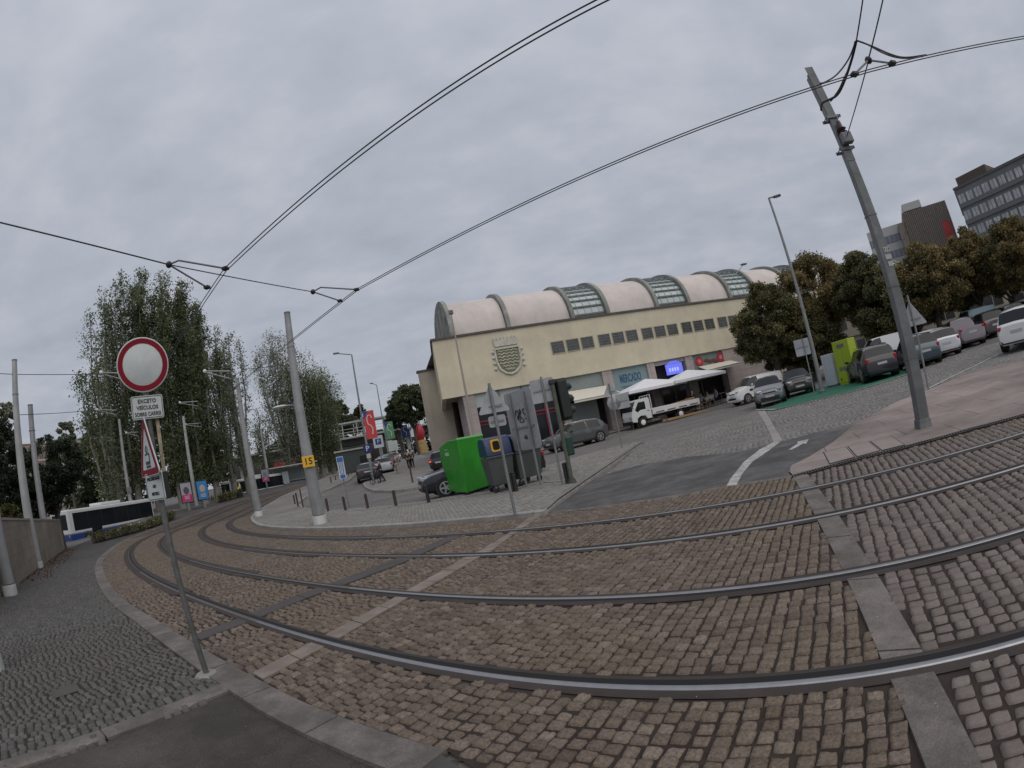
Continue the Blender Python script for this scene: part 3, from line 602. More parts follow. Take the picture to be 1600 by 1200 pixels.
tx15 = text('15', .3, (0, -.014, 0), (PI/2, 0, 0), textm, pl)
pB, PB, HB = catenary_pole('grey catenary pole at the rounded tip of the raised pavement', (405, 806), (370, 593), .22, .115, greypole, dz=RA)
pL, PL_, HL = catenary_pole('tall pale catenary pole against the low block wall', (60, 888), (19.5, 564), .225, .12, lightpole)
pC, PC, HC_ = catenary_pole('catenary pole half out of view at the left of the wall', (17, 930), (0, 825), .2, .14, greypole, H=7.6)
catenary_pole('grey catenary pole rising behind the dark hedge', None, None, .2, .15, greypole, foot=(*dist(66, 800, 30)[:2], Z(*dist(66, 800, 30)[:2])), H=hgt(59, 633, dist(66, 800, 30))-Z(*dist(66, 800, 30)[:2]), collar=False)
catenary_pole('white stub of a pole at the far left edge', None, None, .12, .1, lightpole, foot=at(-6, 1047), H=2.2, collar=True)
for lb, b, t_, l in (('catenary pole with a small box in front of the tall poplars', (209, 812), (186, 655), 0), ('catenary pole between the pink and the blue poster', (309, 795), (291, 650), 0), ('catenary pole with a lamp beside the far bus shelter', (423, 762), (406, 672), 1),
                     ('catenary pole in front of the footbridge stairs', (540, 737), (524, 648), 1)):
    tt, bb, hh = catenary_pole(lb, b, t_, .2, .13, lightpole, collar=False, lampdir=PI*.98 if l else None)
    if 'small box' in lb: MB().box((.22, -.1, hgt(205, 765, bb)-bb.z), (.3, .3, .5)).build('control_box', steel, tt, bevel=.02)
def wire(name, label, a, b, r=.008, sag=.05, group=None, n=14, two=0):
    a, b = Vector(a), Vector(b); pts = [a.lerp(b, i/n)-Vector((0, 0, 4*sag*(i/n)*(1-i/n))) for i in range(n+1)]
    o = MB().tube(pts, r*1.25, 5).build(name, wirem, None, True); o['label'] = label; o['category'] = 'wire'
    if group: o['group'] = group
    return o
# contact wires over the near and the far track, each a close pair
def pair(lab, px, zz, sep=.07, **k):
    pts = [atz(*p, zz) for p in px]
    for j, s in enumerate((-1, 1)):
        for a, b in zip(pts, pts[1:]):
            pass
        d = (pts[-1]-pts[0]).normalized(); n_ = Vector((d.y, -d.x, 0))*sep*.5*s
        L = []
        for a, b in zip(pts, pts[1:]): L += [a.lerp(b, i/8) for i in range(8)]
        L.append(pts[-1])
        o = MB().tube([p+n_ for p in L], .0078, 5).build('contact_wire', wirem, None, True)
        o['label'] = lab.replace('#', ('left', 'right')[j]); o['category'] = 'wire'; o['group'] = 'contact wires over the tracks'
A_PX = [(352, 421.5), (500, 280), (660, 166), (800, 77), (941, 0)]
pA = [atz(*p, WH) for p in A_PX]; dA_ = (pA[-1]-pA[0]).normalized()
ends = pA[-1]+dA_*14
def pair3(lab, pts, sep):
    for j, s in enumerate((-1, 1)):
        d = (pts[-1]-pts[0]).normalized(); n_ = Vector((d.y, -d.x, 0))*sep*.5*s; L = []
        for a, b in zip(pts, pts[1:]): L += [a.lerp(b, i/8) for i in range(8)]
        L.append(pts[-1])
        o = MB().tube([p+n_ for p in L], .0085, 5).build('contact_wire', wirem, None, True)
        o['label'] = lab+(', left one of its pair', ', right one of its pair')[j]; o['category'] = 'wire'; o['group'] = 'contact wires over the tracks'
pair3('black contact wire crossing the sky above the nearer track', [pA[0], pA[-1], ends], .07)
pA0 = pA[0]
zB = 5.12
pBw = [atz(557, 453.5, zB), atz(1353, 112, zB)]; tailB = [atz(1353, 112, zB), atz(1597, 59, zB), atz(1597, 59, zB)+Vector((3.2, -1.9, 0))]
pair3('contact wire left of the steel mast, far track', pBw, .07)
pair3('contact wire right of the steel mast, far track', tailB, .07)
# beyond the first support the wires run on to the next ones
nA = atz(262, 505, WH); nB = atz(377, 574, 5.1)
nA = Vector((*[float(q) for q in tr(27, -.75)], WH)); nB2 = Vector((*[float(q) for q in tr(27, SP(27)+.75)], WH))
pair3('near-track wire running left into the poplars', [pA0, nA], .06); pair3('far-track wire running down to the pavement tip', [pBw[0], nB2], .06)
qa, qb = nA, nB2
for s in (38, 50):
    a = Vector((*[float(q) for q in tr(s, -.75)], WH+.1)); b = Vector((*[float(q) for q in tr(s, SP(s)+.75)], WH+.1))
    lb = 'second' if s == 38 else 'farthest'
    pair3(f'{lb} far span of contact wire over the nearer track', [qa, a], .06); pair3(f'{lb} far span of contact wire over the farther track', [qb, b], .06); qa, qb = a, b
# cross-span from the left pole over both tracks, with V-shaped steady arms
xa = Vector((PC.x, PC.y, 6.9)); xm1 = atz(264, 413.5, 5.35); xm2 = atz(489, 456, 5.5)
wire('span_wire', 'cross-span wire coming in from the left edge above the poplars', atz(-40, 338, 5.6), xm1, .010, 0)
wire('span_wire', 'cross-span wire between the two V-shaped steady arms', xm1, xm2, .008, .02)
def steady(label, piv, w1, w2, bend):
    t = thing('steady_arm', label, 'steady arm', piv, 0, 'steady arms holding the contact wires')
    l = lambda p: Vector(p)-Vector(piv)
    MB().tube([(0, 0, 0), l(bend), l(w1)], .016, 7).build('upper_arm', darksteel, t, True)
    MB().tube([(0, 0, 0), l(w2)], .016, 7).build('lower_arm', darksteel, t, True)
    MB().ball((0, 0, 0), .06, 8, 6).build('insulator', blackp, t, True)
    for w in (w1, w2): MB().box(l(w), (.10, .10, .05)).build('wire_clamp', blackp, t, bevel=.01)
steady('V-shaped steady arm on the nearer contact wire, above the poplars', xm1, atz(352, 419.5, WH+.01), atz(323.5, 449, WH+.01), atz(279, 407, 5.35))
steady('V-shaped steady arm on the farther contact wire, in the middle of the sky', xm2, atz(557, 452.5, zB), atz(531, 470, zB), atz(501, 449, 5.5))
steady('small steady arm on the contact wire beside the steel mast', atz(1357, 94, 5.5), atz(1394, 99, zB), atz(1335, 116, zB), atz(1364, 95, 5.45))
# spans to the left poles
zl = hgt(21, 585, PL_); wire('span_wire', 'upper span wire from the pale left pole to the round road sign', (PL_.x, PL_.y, zl), dist(178, 584, 24), .012, .02)
wire('span_wire', 'span wire leaving the pale left pole towards the left edge', (PL_.x, PL_.y, zl), dist(-60, 581, 22), .012, .0)
wire('span_wire', 'lower span wire from the pale left pole to the tall trees', (PL_.x, PL_.y, hgt(28, 648, PL_)), dist(150, 640, 38), .012, .05)
z15 = hgt(443, 571, P15); wire('span_wire', 'thin span wire from the numbered pole to the pole at the pavement tip', (P15.x, P15.y, z15), dist(378, 577, 27), .010, .02)
def far_arm(label, px0, px1, D):
    a, b = Vector(dist(*px0, D)), Vector(dist(*px1, D)); t = thing('bracket_arm', label, 'bracket arm', a, 0, 'pale bracket arms in front of the poplars')
    MB().tube([(0, 0, 0), b-a], .035, 6).build('upper_tube', lightpole, t, True); MB().tube([(0, 0, -.05), b-a+Vector((0, 0, -.38))], .03, 6).build('lower_tube', lightpole, t, True); MB().ball((0, 0, 0), .1, 8, 6).build('insulator', M('insulator_white', (.7, .7, .68), .4), t, True)
far_arm('pale bracket arm left of the round road sign', (158, 582), (205, 584), 25)
far_arm('bracket arm right of the round road sign, nearest its rim', (320, 580), (360, 580), 26)
far_arm('bracket arm at the head of the pole with the small box', (152, 640), (182, 641), 45)
far_arm('bracket arm just right of the white exception plate', (281, 629), (309, 627), 43)
far_arm('bracket arm low over the pole between the posters', (290, 663), (314, 661), 52)
far_arm('bracket arm left of the warning triangle', (197, 676), (216, 675), 50)
far_arm('bracket arm between the poplars and the pavement-tip pole', (337, 679), (356, 678), 60)
# ---- steel mast on the right with feeder cables
B = pos((1443, 668)); Hm = hgt(1264, 108, B)-B.z; az = math.atan2(B.y, B.x)
mast = thing('steel_mast', 'tall square steel mast standing on the pink paving', 'mast', B, az-PI/2+.45)
def taper(mb, w0, d0, w1, d1, z0, z1, ox=0, oy=0):
    v = [(-w0/2+ox, -d0/2+oy, z0), (w0/2+ox, -d0/2+oy, z0), (w0/2+ox, d0/2+oy, z0), (-w0/2+ox, d0/2+oy, z0), (-w1/2+ox, -d1/2+oy, z1), (w1/2+ox, -d1/2+oy, z1), (w1/2+ox, d1/2+oy, z1), (-w1/2+ox, d1/2+oy, z1)]
    return mb.add(v, [(0, 3, 2, 1), (4, 5, 6, 7), (0, 1, 5, 4), (1, 2, 6, 5), (2, 3, 7, 6), (3, 0, 4, 7)])
mastm = M('weathered_mast_zinc', (.20, .205, .21), .5, .3, var=.15, vscale=3, dirt=.35, dscale=1.1)
wz = lambda z: .22-.065*z/Hm
for k, (z0, z1) in enumerate(((.0, 1.25), (1.25, 2.55), (2.55, 3.9), (3.9, 5.2))):
    taper(MB(), wz(z0), wz(z0), wz(z1), wz(z1), z0+.004, z1-.004).build('shaft_section', mastm, mast, bevel=.012)
taper(MB(), wz(0)+.05, wz(0)+.05, wz(.16)+.03, wz(.16)+.03, -.02, .16).build('base_collar', mastm, mast, bevel=.01)
for z in (1.25, 2.55, 3.9): MB().box((0, 0, z), (wz(z)+.016, wz(z)+.016, .02)).build('joint_band', darksteel, mast)
taper(MB(), wz(5.2)*.8, wz(5.2)*.8, wz(Hm)*.8, wz(Hm)*.8, 5.2, Hm-.12).build('upper_post', darksteel, mast, bevel=.008)
MB().box2((-.085, -.095, 5.0), (.085, -.08, Hm)).build('upper_plate', mastm, mast); MB().box2((-.095, -.08, 5.9), (-.08, .08, Hm-.2)).build('side_plate', mastm, mast)
for z in (5.25, 5.95):
    m_ = MB(); m_.box((0, -.11, z), (.34, .03, .06)); m_.box((0, .11, z), (.34, .03, .06)); [m_.tube([(x, -.15, z), (x, .15, z)], .012, 6) for x in (-.15, .15)]; m_.build('clamp_bracket', darksteel, mast, bevel=.004)
MB().lathe([(.05, 0), (.10, .05), (.05, .08), (.10, .13), (.05, .16), (.04, .3)], (0.03, -.17, 5.5), 12).build('feeder_insulator', M('brown_insulator', (.07, .04, .035), .3), mast, True)
MB().box((.05, -.18, 5.42), (.22, .16, .22)).build('tension_box', darksteel, mast, bevel=.02)
for k, (zz, s_) in enumerate(((3.22, .13), (3.08, .13), (2.95, .10))): MB().box((.045, -wz(zz)/2-.006, zz), (s_, .004, .09)).build('notice_plate', M('notice_grey', (.42, .43, .44), .5), mast)
text('3 1 5', .06, (.045, -wz(3.22)/2-.01, 3.22), (PI/2, 0, 0), textm, mast)
def cable(label, px, zs, r=.016):
    pts = [Vector(atz(*p, z)) for p, z in zip(px, zs)]; q = []
    for i in range(len(pts)-1):
        p0, p1, p2, p3 = pts[max(i-1, 0)], pts[i], pts[i+1], pts[min(i+2, len(pts)-1)]
        for k in range(6):
            t = k/6; q.append(.5*((2*p1)+(p2-p0)*t+(2*p0-5*p1+4*p2-p3)*t*t+(3*p1-p0-3*p2+p3)*t**3))
    q.append(pts[-1]); o = MB().tube(q, r, 7).build('feeder_cable', blackrub, None, True); o['label'] = label; o['category'] = 'cable'; o['group'] = 'black feeder cables at the steel mast'
cable('thick black feeder cable hanging from the span down to the mast', [(1338, 64), (1331, 92), (1318, 130), (1306, 150), (1285, 161), (1283, 172)], [5.9, 5.75, 5.5, 5.45, 5.6, 5.7], .02)
cable('second black feeder cable hugging the first down to the mast', [(1336, 65), (1329, 100), (1320, 120), (1311, 140), (1298, 158)], [5.9, 5.72, 5.6, 5.5, 5.6], .014)
cable('thin black cable curving left to the contact wire by the mast', [(1337, 64), (1326, 92), (1308, 116), (1290, 128), (1282, 130)], [5.9, 5.7, 5.45, 5.2, 5.13], .012)
cable('black feeder cable sagging right to the contact wire', [(1338, 63), (1362, 72), (1392, 85), (1415, 90), (1448, 86)], [5.9, 5.75, 5.45, 5.25, 5.14], .015)
cable('second black cable sagging right beside the first', [(1338, 64), (1350, 67), (1382, 84), (1410, 91), (1442, 88)], [5.9, 5.8, 5.45, 5.25, 5.14], .011)
wire('span_wire', 'span wire from the top edge of the sky to the feeder cable bend', atz(1338, 64, 5.9), atz(1350, -14, 6.3), .009, 0)
wire('span_wire', 'span wire from the top edge of the sky to the mast insulator', atz(1357, 92, 5.5), atz(1382, -12, 6.2), .009, 0)
wire('span_wire', 'short stay from the mast bracket up to the small steady arm', Vector(B)+Vector((.1, 0, 5.45)), atz(1357, 95, 5.5), .008, 0)
# ================================================================== SIGNS
def face(b):       # rotation so that local -y looks at the viewer
    return math.atan2(b[1], b[0])-PI/2
# round prohibition sign on a grey post
B = pos((323, 1053)); yaw = face(B)+.06
sg = thing('road_sign_post', 'grey post with the round red-ringed sign and the tram warning triangle', 'road sign', B, yaw)
Ht = hgt(237, 527, B)-B.z
MB().tube([(0, 0, 0), (-.01, 0, 2.2), (-.03, 0, Ht)], .03, 12).build('post', M('dull_grey_post', (.15, .15, .148), .5, .2, var=.15, vscale=6, dirt=.3, dscale=3), sg, True)
MB().tube([(0, 0, -.01), (0, 0, .015)], [.13, .1], 10).build('mortar_foot', M('mortar', (.26, .245, .23), .9, bump=.5), sg)
zc = hgt(237, 570, B)-B.z; rad = .262
def disc(r, y0, y1, z, x=0): return MB().lathe([(r*.985, y0), (r, y0+.003), (r, y1)], (x, 0, z), 56, 'y')
disc(rad, -.05, -.035, zc, -.03).build('round_plate', signwhite, sg, True)
rg = MB(); n = 64
for k in range(n):
    a0, a1 = 2*PI*k/n, 2*PI*(k+1)/n; R0, R1 = rad*.955, rad*.765
    rg.add([(-.03+R0*math.cos(a0), -.0525, zc+R0*math.sin(a0)), (-.03+R0*math.cos(a1), -.0525, zc+R0*math.sin(a1)), (-.03+R1*math.cos(a1), -.0525, zc+R1*math.sin(a1)), (-.03+R1*math.cos(a0), -.0525, zc+R1*math.sin(a0))], [(0, 1, 2, 3)])
rg.build('red_ring', redm, sg)
def plate(name, w, h, c, parent, mat=signwhite, border=textm, th=.012, bw=.006, r=.02, back=signback):
    def rr(w, h, r): 
        q = []
        for cx, cz, a0 in ((w/2-r, h/2-r, 0), (-w/2+r, h/2-r, 90), (-w/2+r, -h/2+r, 180), (w/2-r, -h/2+r, 270)):
            q += [(cx+r*math.cos(math.radians(a0+k*22.5)), cz+r*math.sin(math.radians(a0+k*22.5))) for k in range(5)]
        return q
    o = MB().prism(rr(w, h, r), 0, th, 'y').build(name, mat, parent); o.location = c
    if border:
        b1, b0 = rr(w-.014, h-.014, r*.8), rr(w-.014-2*bw, h-.014-2*bw, r*.6); m = MB(); k = len(b1)
        m.add([(x, -.0012, z) for x, z in b1]+[(x, -.0012, z) for x, z in b0], [(i, (i+1) % k, k+(i+1) % k, k+i) for i in range(k)]); m.build('border', border, o)
    return o
z2 = hgt(243, 636, B)-B.z
p_ = plate('exception_plate', .315, .215, (-.018, -.05, z2), sg)
for i, (s_, w) in enumerate((('EXCETO', .052), ('VEÍCULOS', .052), ('SOBRE CARRIS', .052))): text(s_, .05, (0, -.003, .056-.060*i), (PI/2, 0, 0), textm, p_, sx=.95 if i < 2 else .80)
# triangle, turned well away
z3 = hgt(246, 700, B)-B.z
def tri_pts(s, r):      # rounded triangle, side s
    h = s*.866; cs = [(0, h*2/3), (-s/2, -h/3), (s/2, -h/3)]; q = []
    for i, (x, z) in enumerate(cs):
        a = 90+120*i; d = math.hypot(x, z)-2*r; cx, cz = d*math.cos(math.radians(a)), d*math.sin(math.radians(a)); q += [(cx+r*math.cos(math.radians(a-60+k*24)), cz+r*math.sin(math.radians(a-60+k*24))) for k in range(6)]
    return q
tp = MB().prism(tri_pts(.66, .035), 0, .012, 'y').build('warning_triangle', signwhite, sg); tp.location = (-.075, -.03, z3-.055); tp.rotation_euler = (0, 0, math.radians(-76))
t0, t1 = tri_pts(.635, .03), tri_pts(.44, .015); m = MB(); k = len(t0); m.add([(x, -.0015, z) for x, z in t0]+[(x, -.0015, z) for x, z in t1], [(i, (i+1) % k, k+(i+1) % k, k+i) for i in range(k)]); m.build('red_border', redm, tp)
m = MB(); m.box((0, -.003, -.035), (.14, .003, .1)); m.box((0, -.003, -.105), (.05, .003, .02)); m.box((-.055, -.003, -.105), (.03, .003, .02)); m.box((.055, -.003, -.105), (.03, .003, .02)); m.tube([(0, -.003, .015), (-.035, -.003, .05), (0, -.003, .085), (.035, -.003, .05), (0, -.003, .015)], .004, 4); m.build('tram_symbol', textm, tp)
MB().box((0, -.006, -.03), (.11, .002, .055)).build('tram_windows', signwhite, tp)
MB().box((.07, .0, z3-.02), (.035, .01, .66), Matrix.Rotation(math.radians(0), 3, 'Y')).build('triangle_rail', M('rusty_cream_rail', (.42, .34, .24), .6, var=.3, vscale=30, dirt=.4, dscale=9), sg)
z4 = hgt(251, 759, B)-B.z; p2 = plate('priority_plate', .32, .25, (-.05, -.03, z4), sg); p2.rotation_euler = (0, 0, math.radians(-62))
for i, s_ in enumerate(('PRIORIDADE', 'AO', 'METRO')): text(s_, .042, (0, -.003, .07-.068*i), (PI/2, 0, 0), textm, p2)
MB().box((.06, .015, z4), (.07, .05, .25)).build('dark_backing', blackp, sg)
# sign seen from behind: triangle
def back_sign(label, base, top, kind, group='road signs seen from behind', r=.03, yaw_off=0, plates=()):
    B = pos(base, RA); h = hgt(*top, B)-B.z; t = thing('road_sign', label, 'road sign', B, face(B)+yaw_off, group)
    MB().tube([(0, 0, 0), (0, 0, h)], r, 10).build('post', steel, t, True)
    for nm, w, hh, z, x in plates:
        if nm == 'triangle':
            o = MB().prism(tri_pts(w, .03), 0, .012, 'y').build('triangle_plate', signback, t); o.location = (x, .045, h-z); o.rotation_euler = (0, 0, math.radians(12))
            MB().box((x, .034, h-z-.06), (w*.55, .02, .04)).build('mounting_rail', steel, t)
        elif nm == 'disc': disc(w/2, .045, .055, h-z, x).build('round_plate', signback, t, True); MB().box((x, .034, h-z), (w*.6, .02, .04)).build('mounting_rail', steel, t)
        else:
            o = plate('square_plate', w, hh, (x, .045, h-z), t, signback, None, r=.04); MB().box((x, .034, h-z), (w*.8, .02, .04)).build('mounting_rail', steel, t)
    return t, B, h
back_sign('triangular sign with a small plate below it, its back to us', (805, 804), (758, 600), 't', plates=(('triangle', .66, 0, .40, 0), ('plate', .34, .22, .76, 0.02)))
back_sign('leaning post with a square plate, left of the traffic light', (879, 757), (848, 588), 't', plates=(('plate', .62, .62, .36, -.02),))
back_sign('far post with a triangle above a disc and a square, by the white truck', (972, 699), (947, 600), 't', plates=(('triangle', .7, 0, .3, 0), ('disc', .6, 0, .85, .05), ('plate', .55, .62, .85, .42)))
back_sign('thin post with a square plate beside the lamp column by the white cabinet', (1273, 617), (1250, 530), 't', r=.03, plates=(('plate', .75, .8, .4, -.1),))
back_sign('post with a triangular sign right behind the steel mast', (1451, 609), (1400, 466), 't', r=.03, plates=(('triangle', .8, 0, .62, .0),))
# tall graffitied panel on two posts
B1, B2 = pos((823, 760), RA), pos((845, 758), RA); c = (B1+B2)/2; yawp = math.atan2(B2.y-B1.y, B2.x-B1.x)
pn = thing('information_panel', 'tall grey panel on two posts with a black scrawl on its back', 'panel', c, yawp); wd = (B2-B1).length
ht_ = hgt(799, 612, c)-c.z; hb_ = hgt(826, 702, c)-c.z
for s in (-1, 1): MB().tube([(s*wd/2, 0, -.02), (s*wd/2, 0, ht_-.05)], .032, 10).build('post', steel, pn, True)
plate('panel_board', wd+.62, ht_-hb_, (0, .05, (ht_+hb_)/2), pn, signback, None, r=.08, th=.03)
for z in (hb_+(ht_-hb_)*.38,): MB().box((0, .02, z), (wd+.35, .03, .05)).build('mounting_rail', steel, pn)
def scrawl(name, pts, parent, r, y): 
    q = []
    for i in range(len(pts)-1):
        p0, p1, p2_, p3 = [Vector((*pts[max(0, min(len(pts)-1, i+d))], 0)) for d in (-1, 0, 1, 2)]
        for k in range(5): t = k/5; w = .5*((2*p1)+(p2_-p0)*t+(2*p0-5*p1+4*p2_-p3)*t*t+(3*p1-p0-3*p2_+p3)*t**3); q.append((w.x, y, w.y))
    return MB().tube(q, r, 4).build(name, textm, parent)
zg = hb_+(ht_-hb_)*.58
for pts in ([(-.22, .02), (-.18, .16), (-.1, .12), (-.14, -.12), (-.16, .02)], [(-.06, -.14), (-.02, .17), (.04, .1), (-.03, .0), (.07, -.13), (.1, -.15)], [(.26, .14), (.14, .16), (.16, .02), (.27, 0), (.24, -.12), (.14, -.1)], [(-.1, -.16), (.0, -.2), (.14, -.17)]): scrawl('graffiti_tag', [(x, zg+z) for x, z in pts], pn, .016, .043)
for pts in ([(.0, .0), (.08, .05), (.03, -.04), (.14, .02), (.1, -.06), (.2, 0)], [(.05, .06), (.16, .04), (.07, -.05)]): scrawl('graffiti_tag', [(x-.05, hb_+.35+z) for x, z in pts], pn, .007, .043)
# traffic light
B = pos((894, 754), RA); hT = hgt(868, 592, B)-B.z
tl = thing('traffic_light', 'dark green traffic light seen from behind beside two black bollards', 'traffic light', B, face(B)+.3)
grn = M('traffic_green', (.035, .048, .036), .6, dirt=.3, var=.2)
MB().tube([(0, 0, 0), (0, 0, hT-.1)], [.06, .055], 12).build('post', M('mossy_post', (.09, .10, .075), .7, var=.3, vscale=8), tl, True); MB().tube([(0, 0, 0), (0, 0, .12)], [.13, .075], 10).build('base', grn, tl)
MB().box((-.0, 0, hT-.06), (.16, .14, .14)).build('top_cap', grn, tl, bevel=.03)
hd = MB().box((.24, 0.02, hT-.55), (.26, .22, 1.0)).build('signal_head', M('signal_black', (.012, .014, .013), .5), tl, bevel=.03)
bp = MB().box((.2, .14, hT-.55), (.42, .01, 1.12)).build('backplate', blackp, tl)
for k in range(3):
    v = []; zc_ = hT-.25-.31*k
    for j in range(9):
        a = PI*j/8; v += [(.37, .12+.0, zc_), ]
    MB().tube([(.30, .02, zc_+.02), (.44, .04, zc_+.0), (.50, .06, zc_-.03)], [.115, .10, .05], 10).build('visor', M('visor_green', (.02, .045, .035), .5), tl, True)
MB().box((.12, .0, .95), (.2, .16, .5)).build('pedestrian_head', M('ped_green', (.012, .045, .03), .5), tl, bevel=.04)
# ================================================================== BOLLARDS
bolm = M('bollard_brown', (.065, .045, .04), .6, dirt=.3); bolk = M('bollard_black', (.02, .02, .02), .5)
bl = [((670, 785), (665, 758), 'black bollard under the nose of the black saloon'), ((619, 790), (613, 766), 'bollard left of the black saloon'), ((575, 794), (569.5, 772), 'third bollard from the numbered pole along the kerb'), ((540, 797), (536, 776), 'second bollard from the numbered pole, by the blue sign post'), ((513, 798.5), (508, 779), 'first bollard right of the numbered pole'),
      ((474, 793), (471, 763), 'tall slim bollard left of the numbered pole'), ((466, 791), (460.5, 770), 'bollard of the close pair left of the numbered pole, right one'), ((461, 787), (458, 773), 'bollard of the close pair left of the numbered pole, left one'),
      ((518, 756), (515, 745.5), 'far bollard nearest the back of the numbered pole'), ((525, 751.5), (522.5, 743), 'second far bollard along the street kerb'), ((532, 749), (529.5, 740.5), 'third far bollard along the street kerb'), ((545, 744), (543, 736), 'fourth far bollard along the street kerb'), ((549, 742), (547, 734), 'farthest bollard along the street kerb'), ((645, 754), (637.5, 727), 'tall brown post on the second pavement by the walkers'),
      ((801.5, 768), (795.5, 738), 'left one of two black bollards under the scrawled panel'), ((807, 767), (800.5, 737.5), 'right one of two black bollards under the scrawled panel'), ((887, 755), (881, 723), 'black bollard left of the traffic light'), ((891, 754), (884.5, 722), 'black bollard touching the traffic light')]
for b_, t_, lb in bl:
    Bp = pos(b_, RA if 'far' not in lb else .0); h = max(.55, min(1.3, hgt(*t_, Bp)-Bp.z)); t = thing('bollard', lb, 'bollard', Bp, rnd.random(), 'iron bollards along the kerbs'); mt = bolk if 'black' in lb.split()[0] or 'black bollards' in lb else bolm; r = .055 if 'slim' not in lb else .04
    MB().lathe([(r*1.1, -.02), (r, .05), (r, h-.14)], n=12).build('shaft', mt, t, True); MB().lathe([(r*1.12, h-.14), (r*1.12, h-.1), (r*.95, h-.09), (r, h-.02), (r*.6, h)], n=12).build('cap', mt, t, True)
# ================================================================== CONTAINERS
Ba, Bb, Bc = pos((731, 774), RA), pos((770, 760), RA), pos((700, 772), RA)
hG = hgt(716, 686, Ba)-Ba.z; xr = (Bb-Ba); xl = (Bc-Ba); xr.z = xl.z = 0; L1, L2 = xr.length, xl.length
gb = thing('clothes_bank', 'tall bright green metal collection box beside the black saloon', 'collection box', Ba)
u, v = xr.normalized(), xl.normalized()
def q2(a, b, z): p = u*a+v*b; return (p.x, p.y, z)
gm_ = M('bright_green_paint', (.03, .33, .02), .42, coat=.2, var=.05, dirt=.16, dscale=1.6, streak=.18); L2 = max(L2, 1.0)
prof = [(0, .06, hG), (L1, .06, hG)]
m = MB(); zt = lambda b: hG-(0 if b < L2*.45 else (b-L2*.45)*.35)
vs = []
for a in (0, L1): vs += [q2(a, 0, .08), q2(a, 0, hG), q2(a, L2*.45, hG+.01), q2(a, L2, hG-.16), q2(a, L2, .08)]
m.add(vs, [(0, 1, 2, 3, 4), (9, 8, 7, 6, 5), (0, 5, 6, 1), (1, 6, 7, 2), (2, 7, 8, 3), (3, 8, 9, 4), (4, 9, 5, 0)]); m.build('body', gm_, gb, bevel=.02)
lip = MB(); lip.add([q2(-.01, -.012, hG+.0), q2(L1+.01, -.012, hG), q2(L1+.01, .03, hG+.035), q2(-.01, .03, hG+.035)], [(0, 1, 2, 3)]); lip.add([q2(-.01, -.012, hG), q2(L1+.01, -.012, hG), q2(L1+.01, -.012, hG-.04), q2(-.01, -.012, hG-.04)], [(0, 1, 2, 3)]); lip.build('lid_edge', M('pale_green_edge', (.12, .40, .10), .4), gb)
for a, b in ((.1, .1), (L1-.1, .1), (.1, L2-.1), (L1-.1, L2-.1)): MB().box(q2(a, b, .035), (.1, .1, .07)).build('foot', blackp, gb)
nrm = -u; ya = math.atan2(v.y, v.x)
m = MB()
for k, w_ in enumerate((.07, .05, .08, .06, .07)): c_ = nrm*.004+v*(L2*.62+.16-.085*k)+Vector((0, 0, hG-.42)); m.box(c_[:], (.006, w_, .11), Matrix.Rotation(ya-PI/2, 3, 'Z'))
c_ = nrm*.004+v*(L2*.62)+Vector((0, 0, hG-.27)); m.box(c_[:], (.006, .22, .03), Matrix.Rotation(ya-PI/2, 3, 'Z')); m.build('faded_lettering', M('faded_white', (.42, .55, .42), .5), gb)
def wheelie(label, bl_, br_, top, lidm, opening=None):
    a, b = pos(bl_, RA), pos(br_, RA); x = (b-a); x.z = 0; L = x.length; yaw_ = math.atan2(x.y, x.x); t = thing('waste_bin', label, 'waste bin', a, yaw_, 'wheeled waste bins beside the green box'); H = hgt(*top, a+(b-a)*.3)-a.z; D_ = .95
    bm_ = M('bin_grey', (.085, .095, .092), .55, var=.08, dirt=.2)
    mb = MB(); mb.add([(.08, .1, .2), (L-.08, .1, .2), (L-.08, D_-.1, .2), (.08, D_-.1, .2), (0, 0, H*.64), (L, 0, H*.64), (L, D_, H*.64), (0, D_, H*.64)], [(0, 3, 2, 1), (4, 5, 6, 7), (0, 1, 5, 4), (1, 2, 6, 5), (2, 3, 7, 6), (3, 0, 4, 7)]); mb.build('body', bm_, t, bevel=.03)
    MB().box((L/2, -.01, H*.64), (L+.05, .05, .05)).build('rim', bm_, t, bevel=.01)
    pr = [(-.02, H*.66), (0, H*.84), (.12, H*.97), (.35, H), (.7, H), (.9, H*.93), (D_, H*.66)]
    MB().prism(pr, .0, L, 'x').build('lid', lidm, t, True, bevel=.02)
    if opening:
        zo, ln = opening; w_, h_ = (.2, .26) if ln == 'y' else (.42, .16); xo = L*.42
        o = plate('slot_frame', w_+.1, h_+.1, (xo, -.035, H*.84), t, yelm if ln == 'y' else lidm, None, r=.07, th=.05); plate('slot', w_, h_, (xo, -.042, H*.84), t, M('slot_dark', (.01, .004, .004), .8), None, r=.06, th=.02)
    for x_ in (.14, L-.14):
        for y_ in (.18, D_-.18):
            w = MB().lathe([(.09, -.025), (.1, -.02), (.1, .02), (.09, .025)], (x_, y_, .1), 12, 'y').build('castor', blackp, t, True); MB().box((x_, y_, .17), (.05, .07, .08)).build('fork', steel, w)
    z_ = H*.5; m = MB(); m.box((L*.5, .045, z_), (.09, .01, .05)); m.box((L*.68, .045, z_), (.17, .01, .02)); m.box((L*.6, .05, z_-.09), (.3, .01, .018)); m.build('faded_lettering', signwhite, t)
bluel = M('lid_blue', (.018, .035, .115), .4, dirt=.2)
wheelie('grey bin with a blue lid and a yellow-framed slot, next to the green box', (772, 772), (812, 762), (762, 684), bluel, (.8, 'y'))
wheelie('grey bin with a blue lid behind the scrawled panel', (816, 760), (855, 748), (812, 676), bluel, (.8, 'b'))
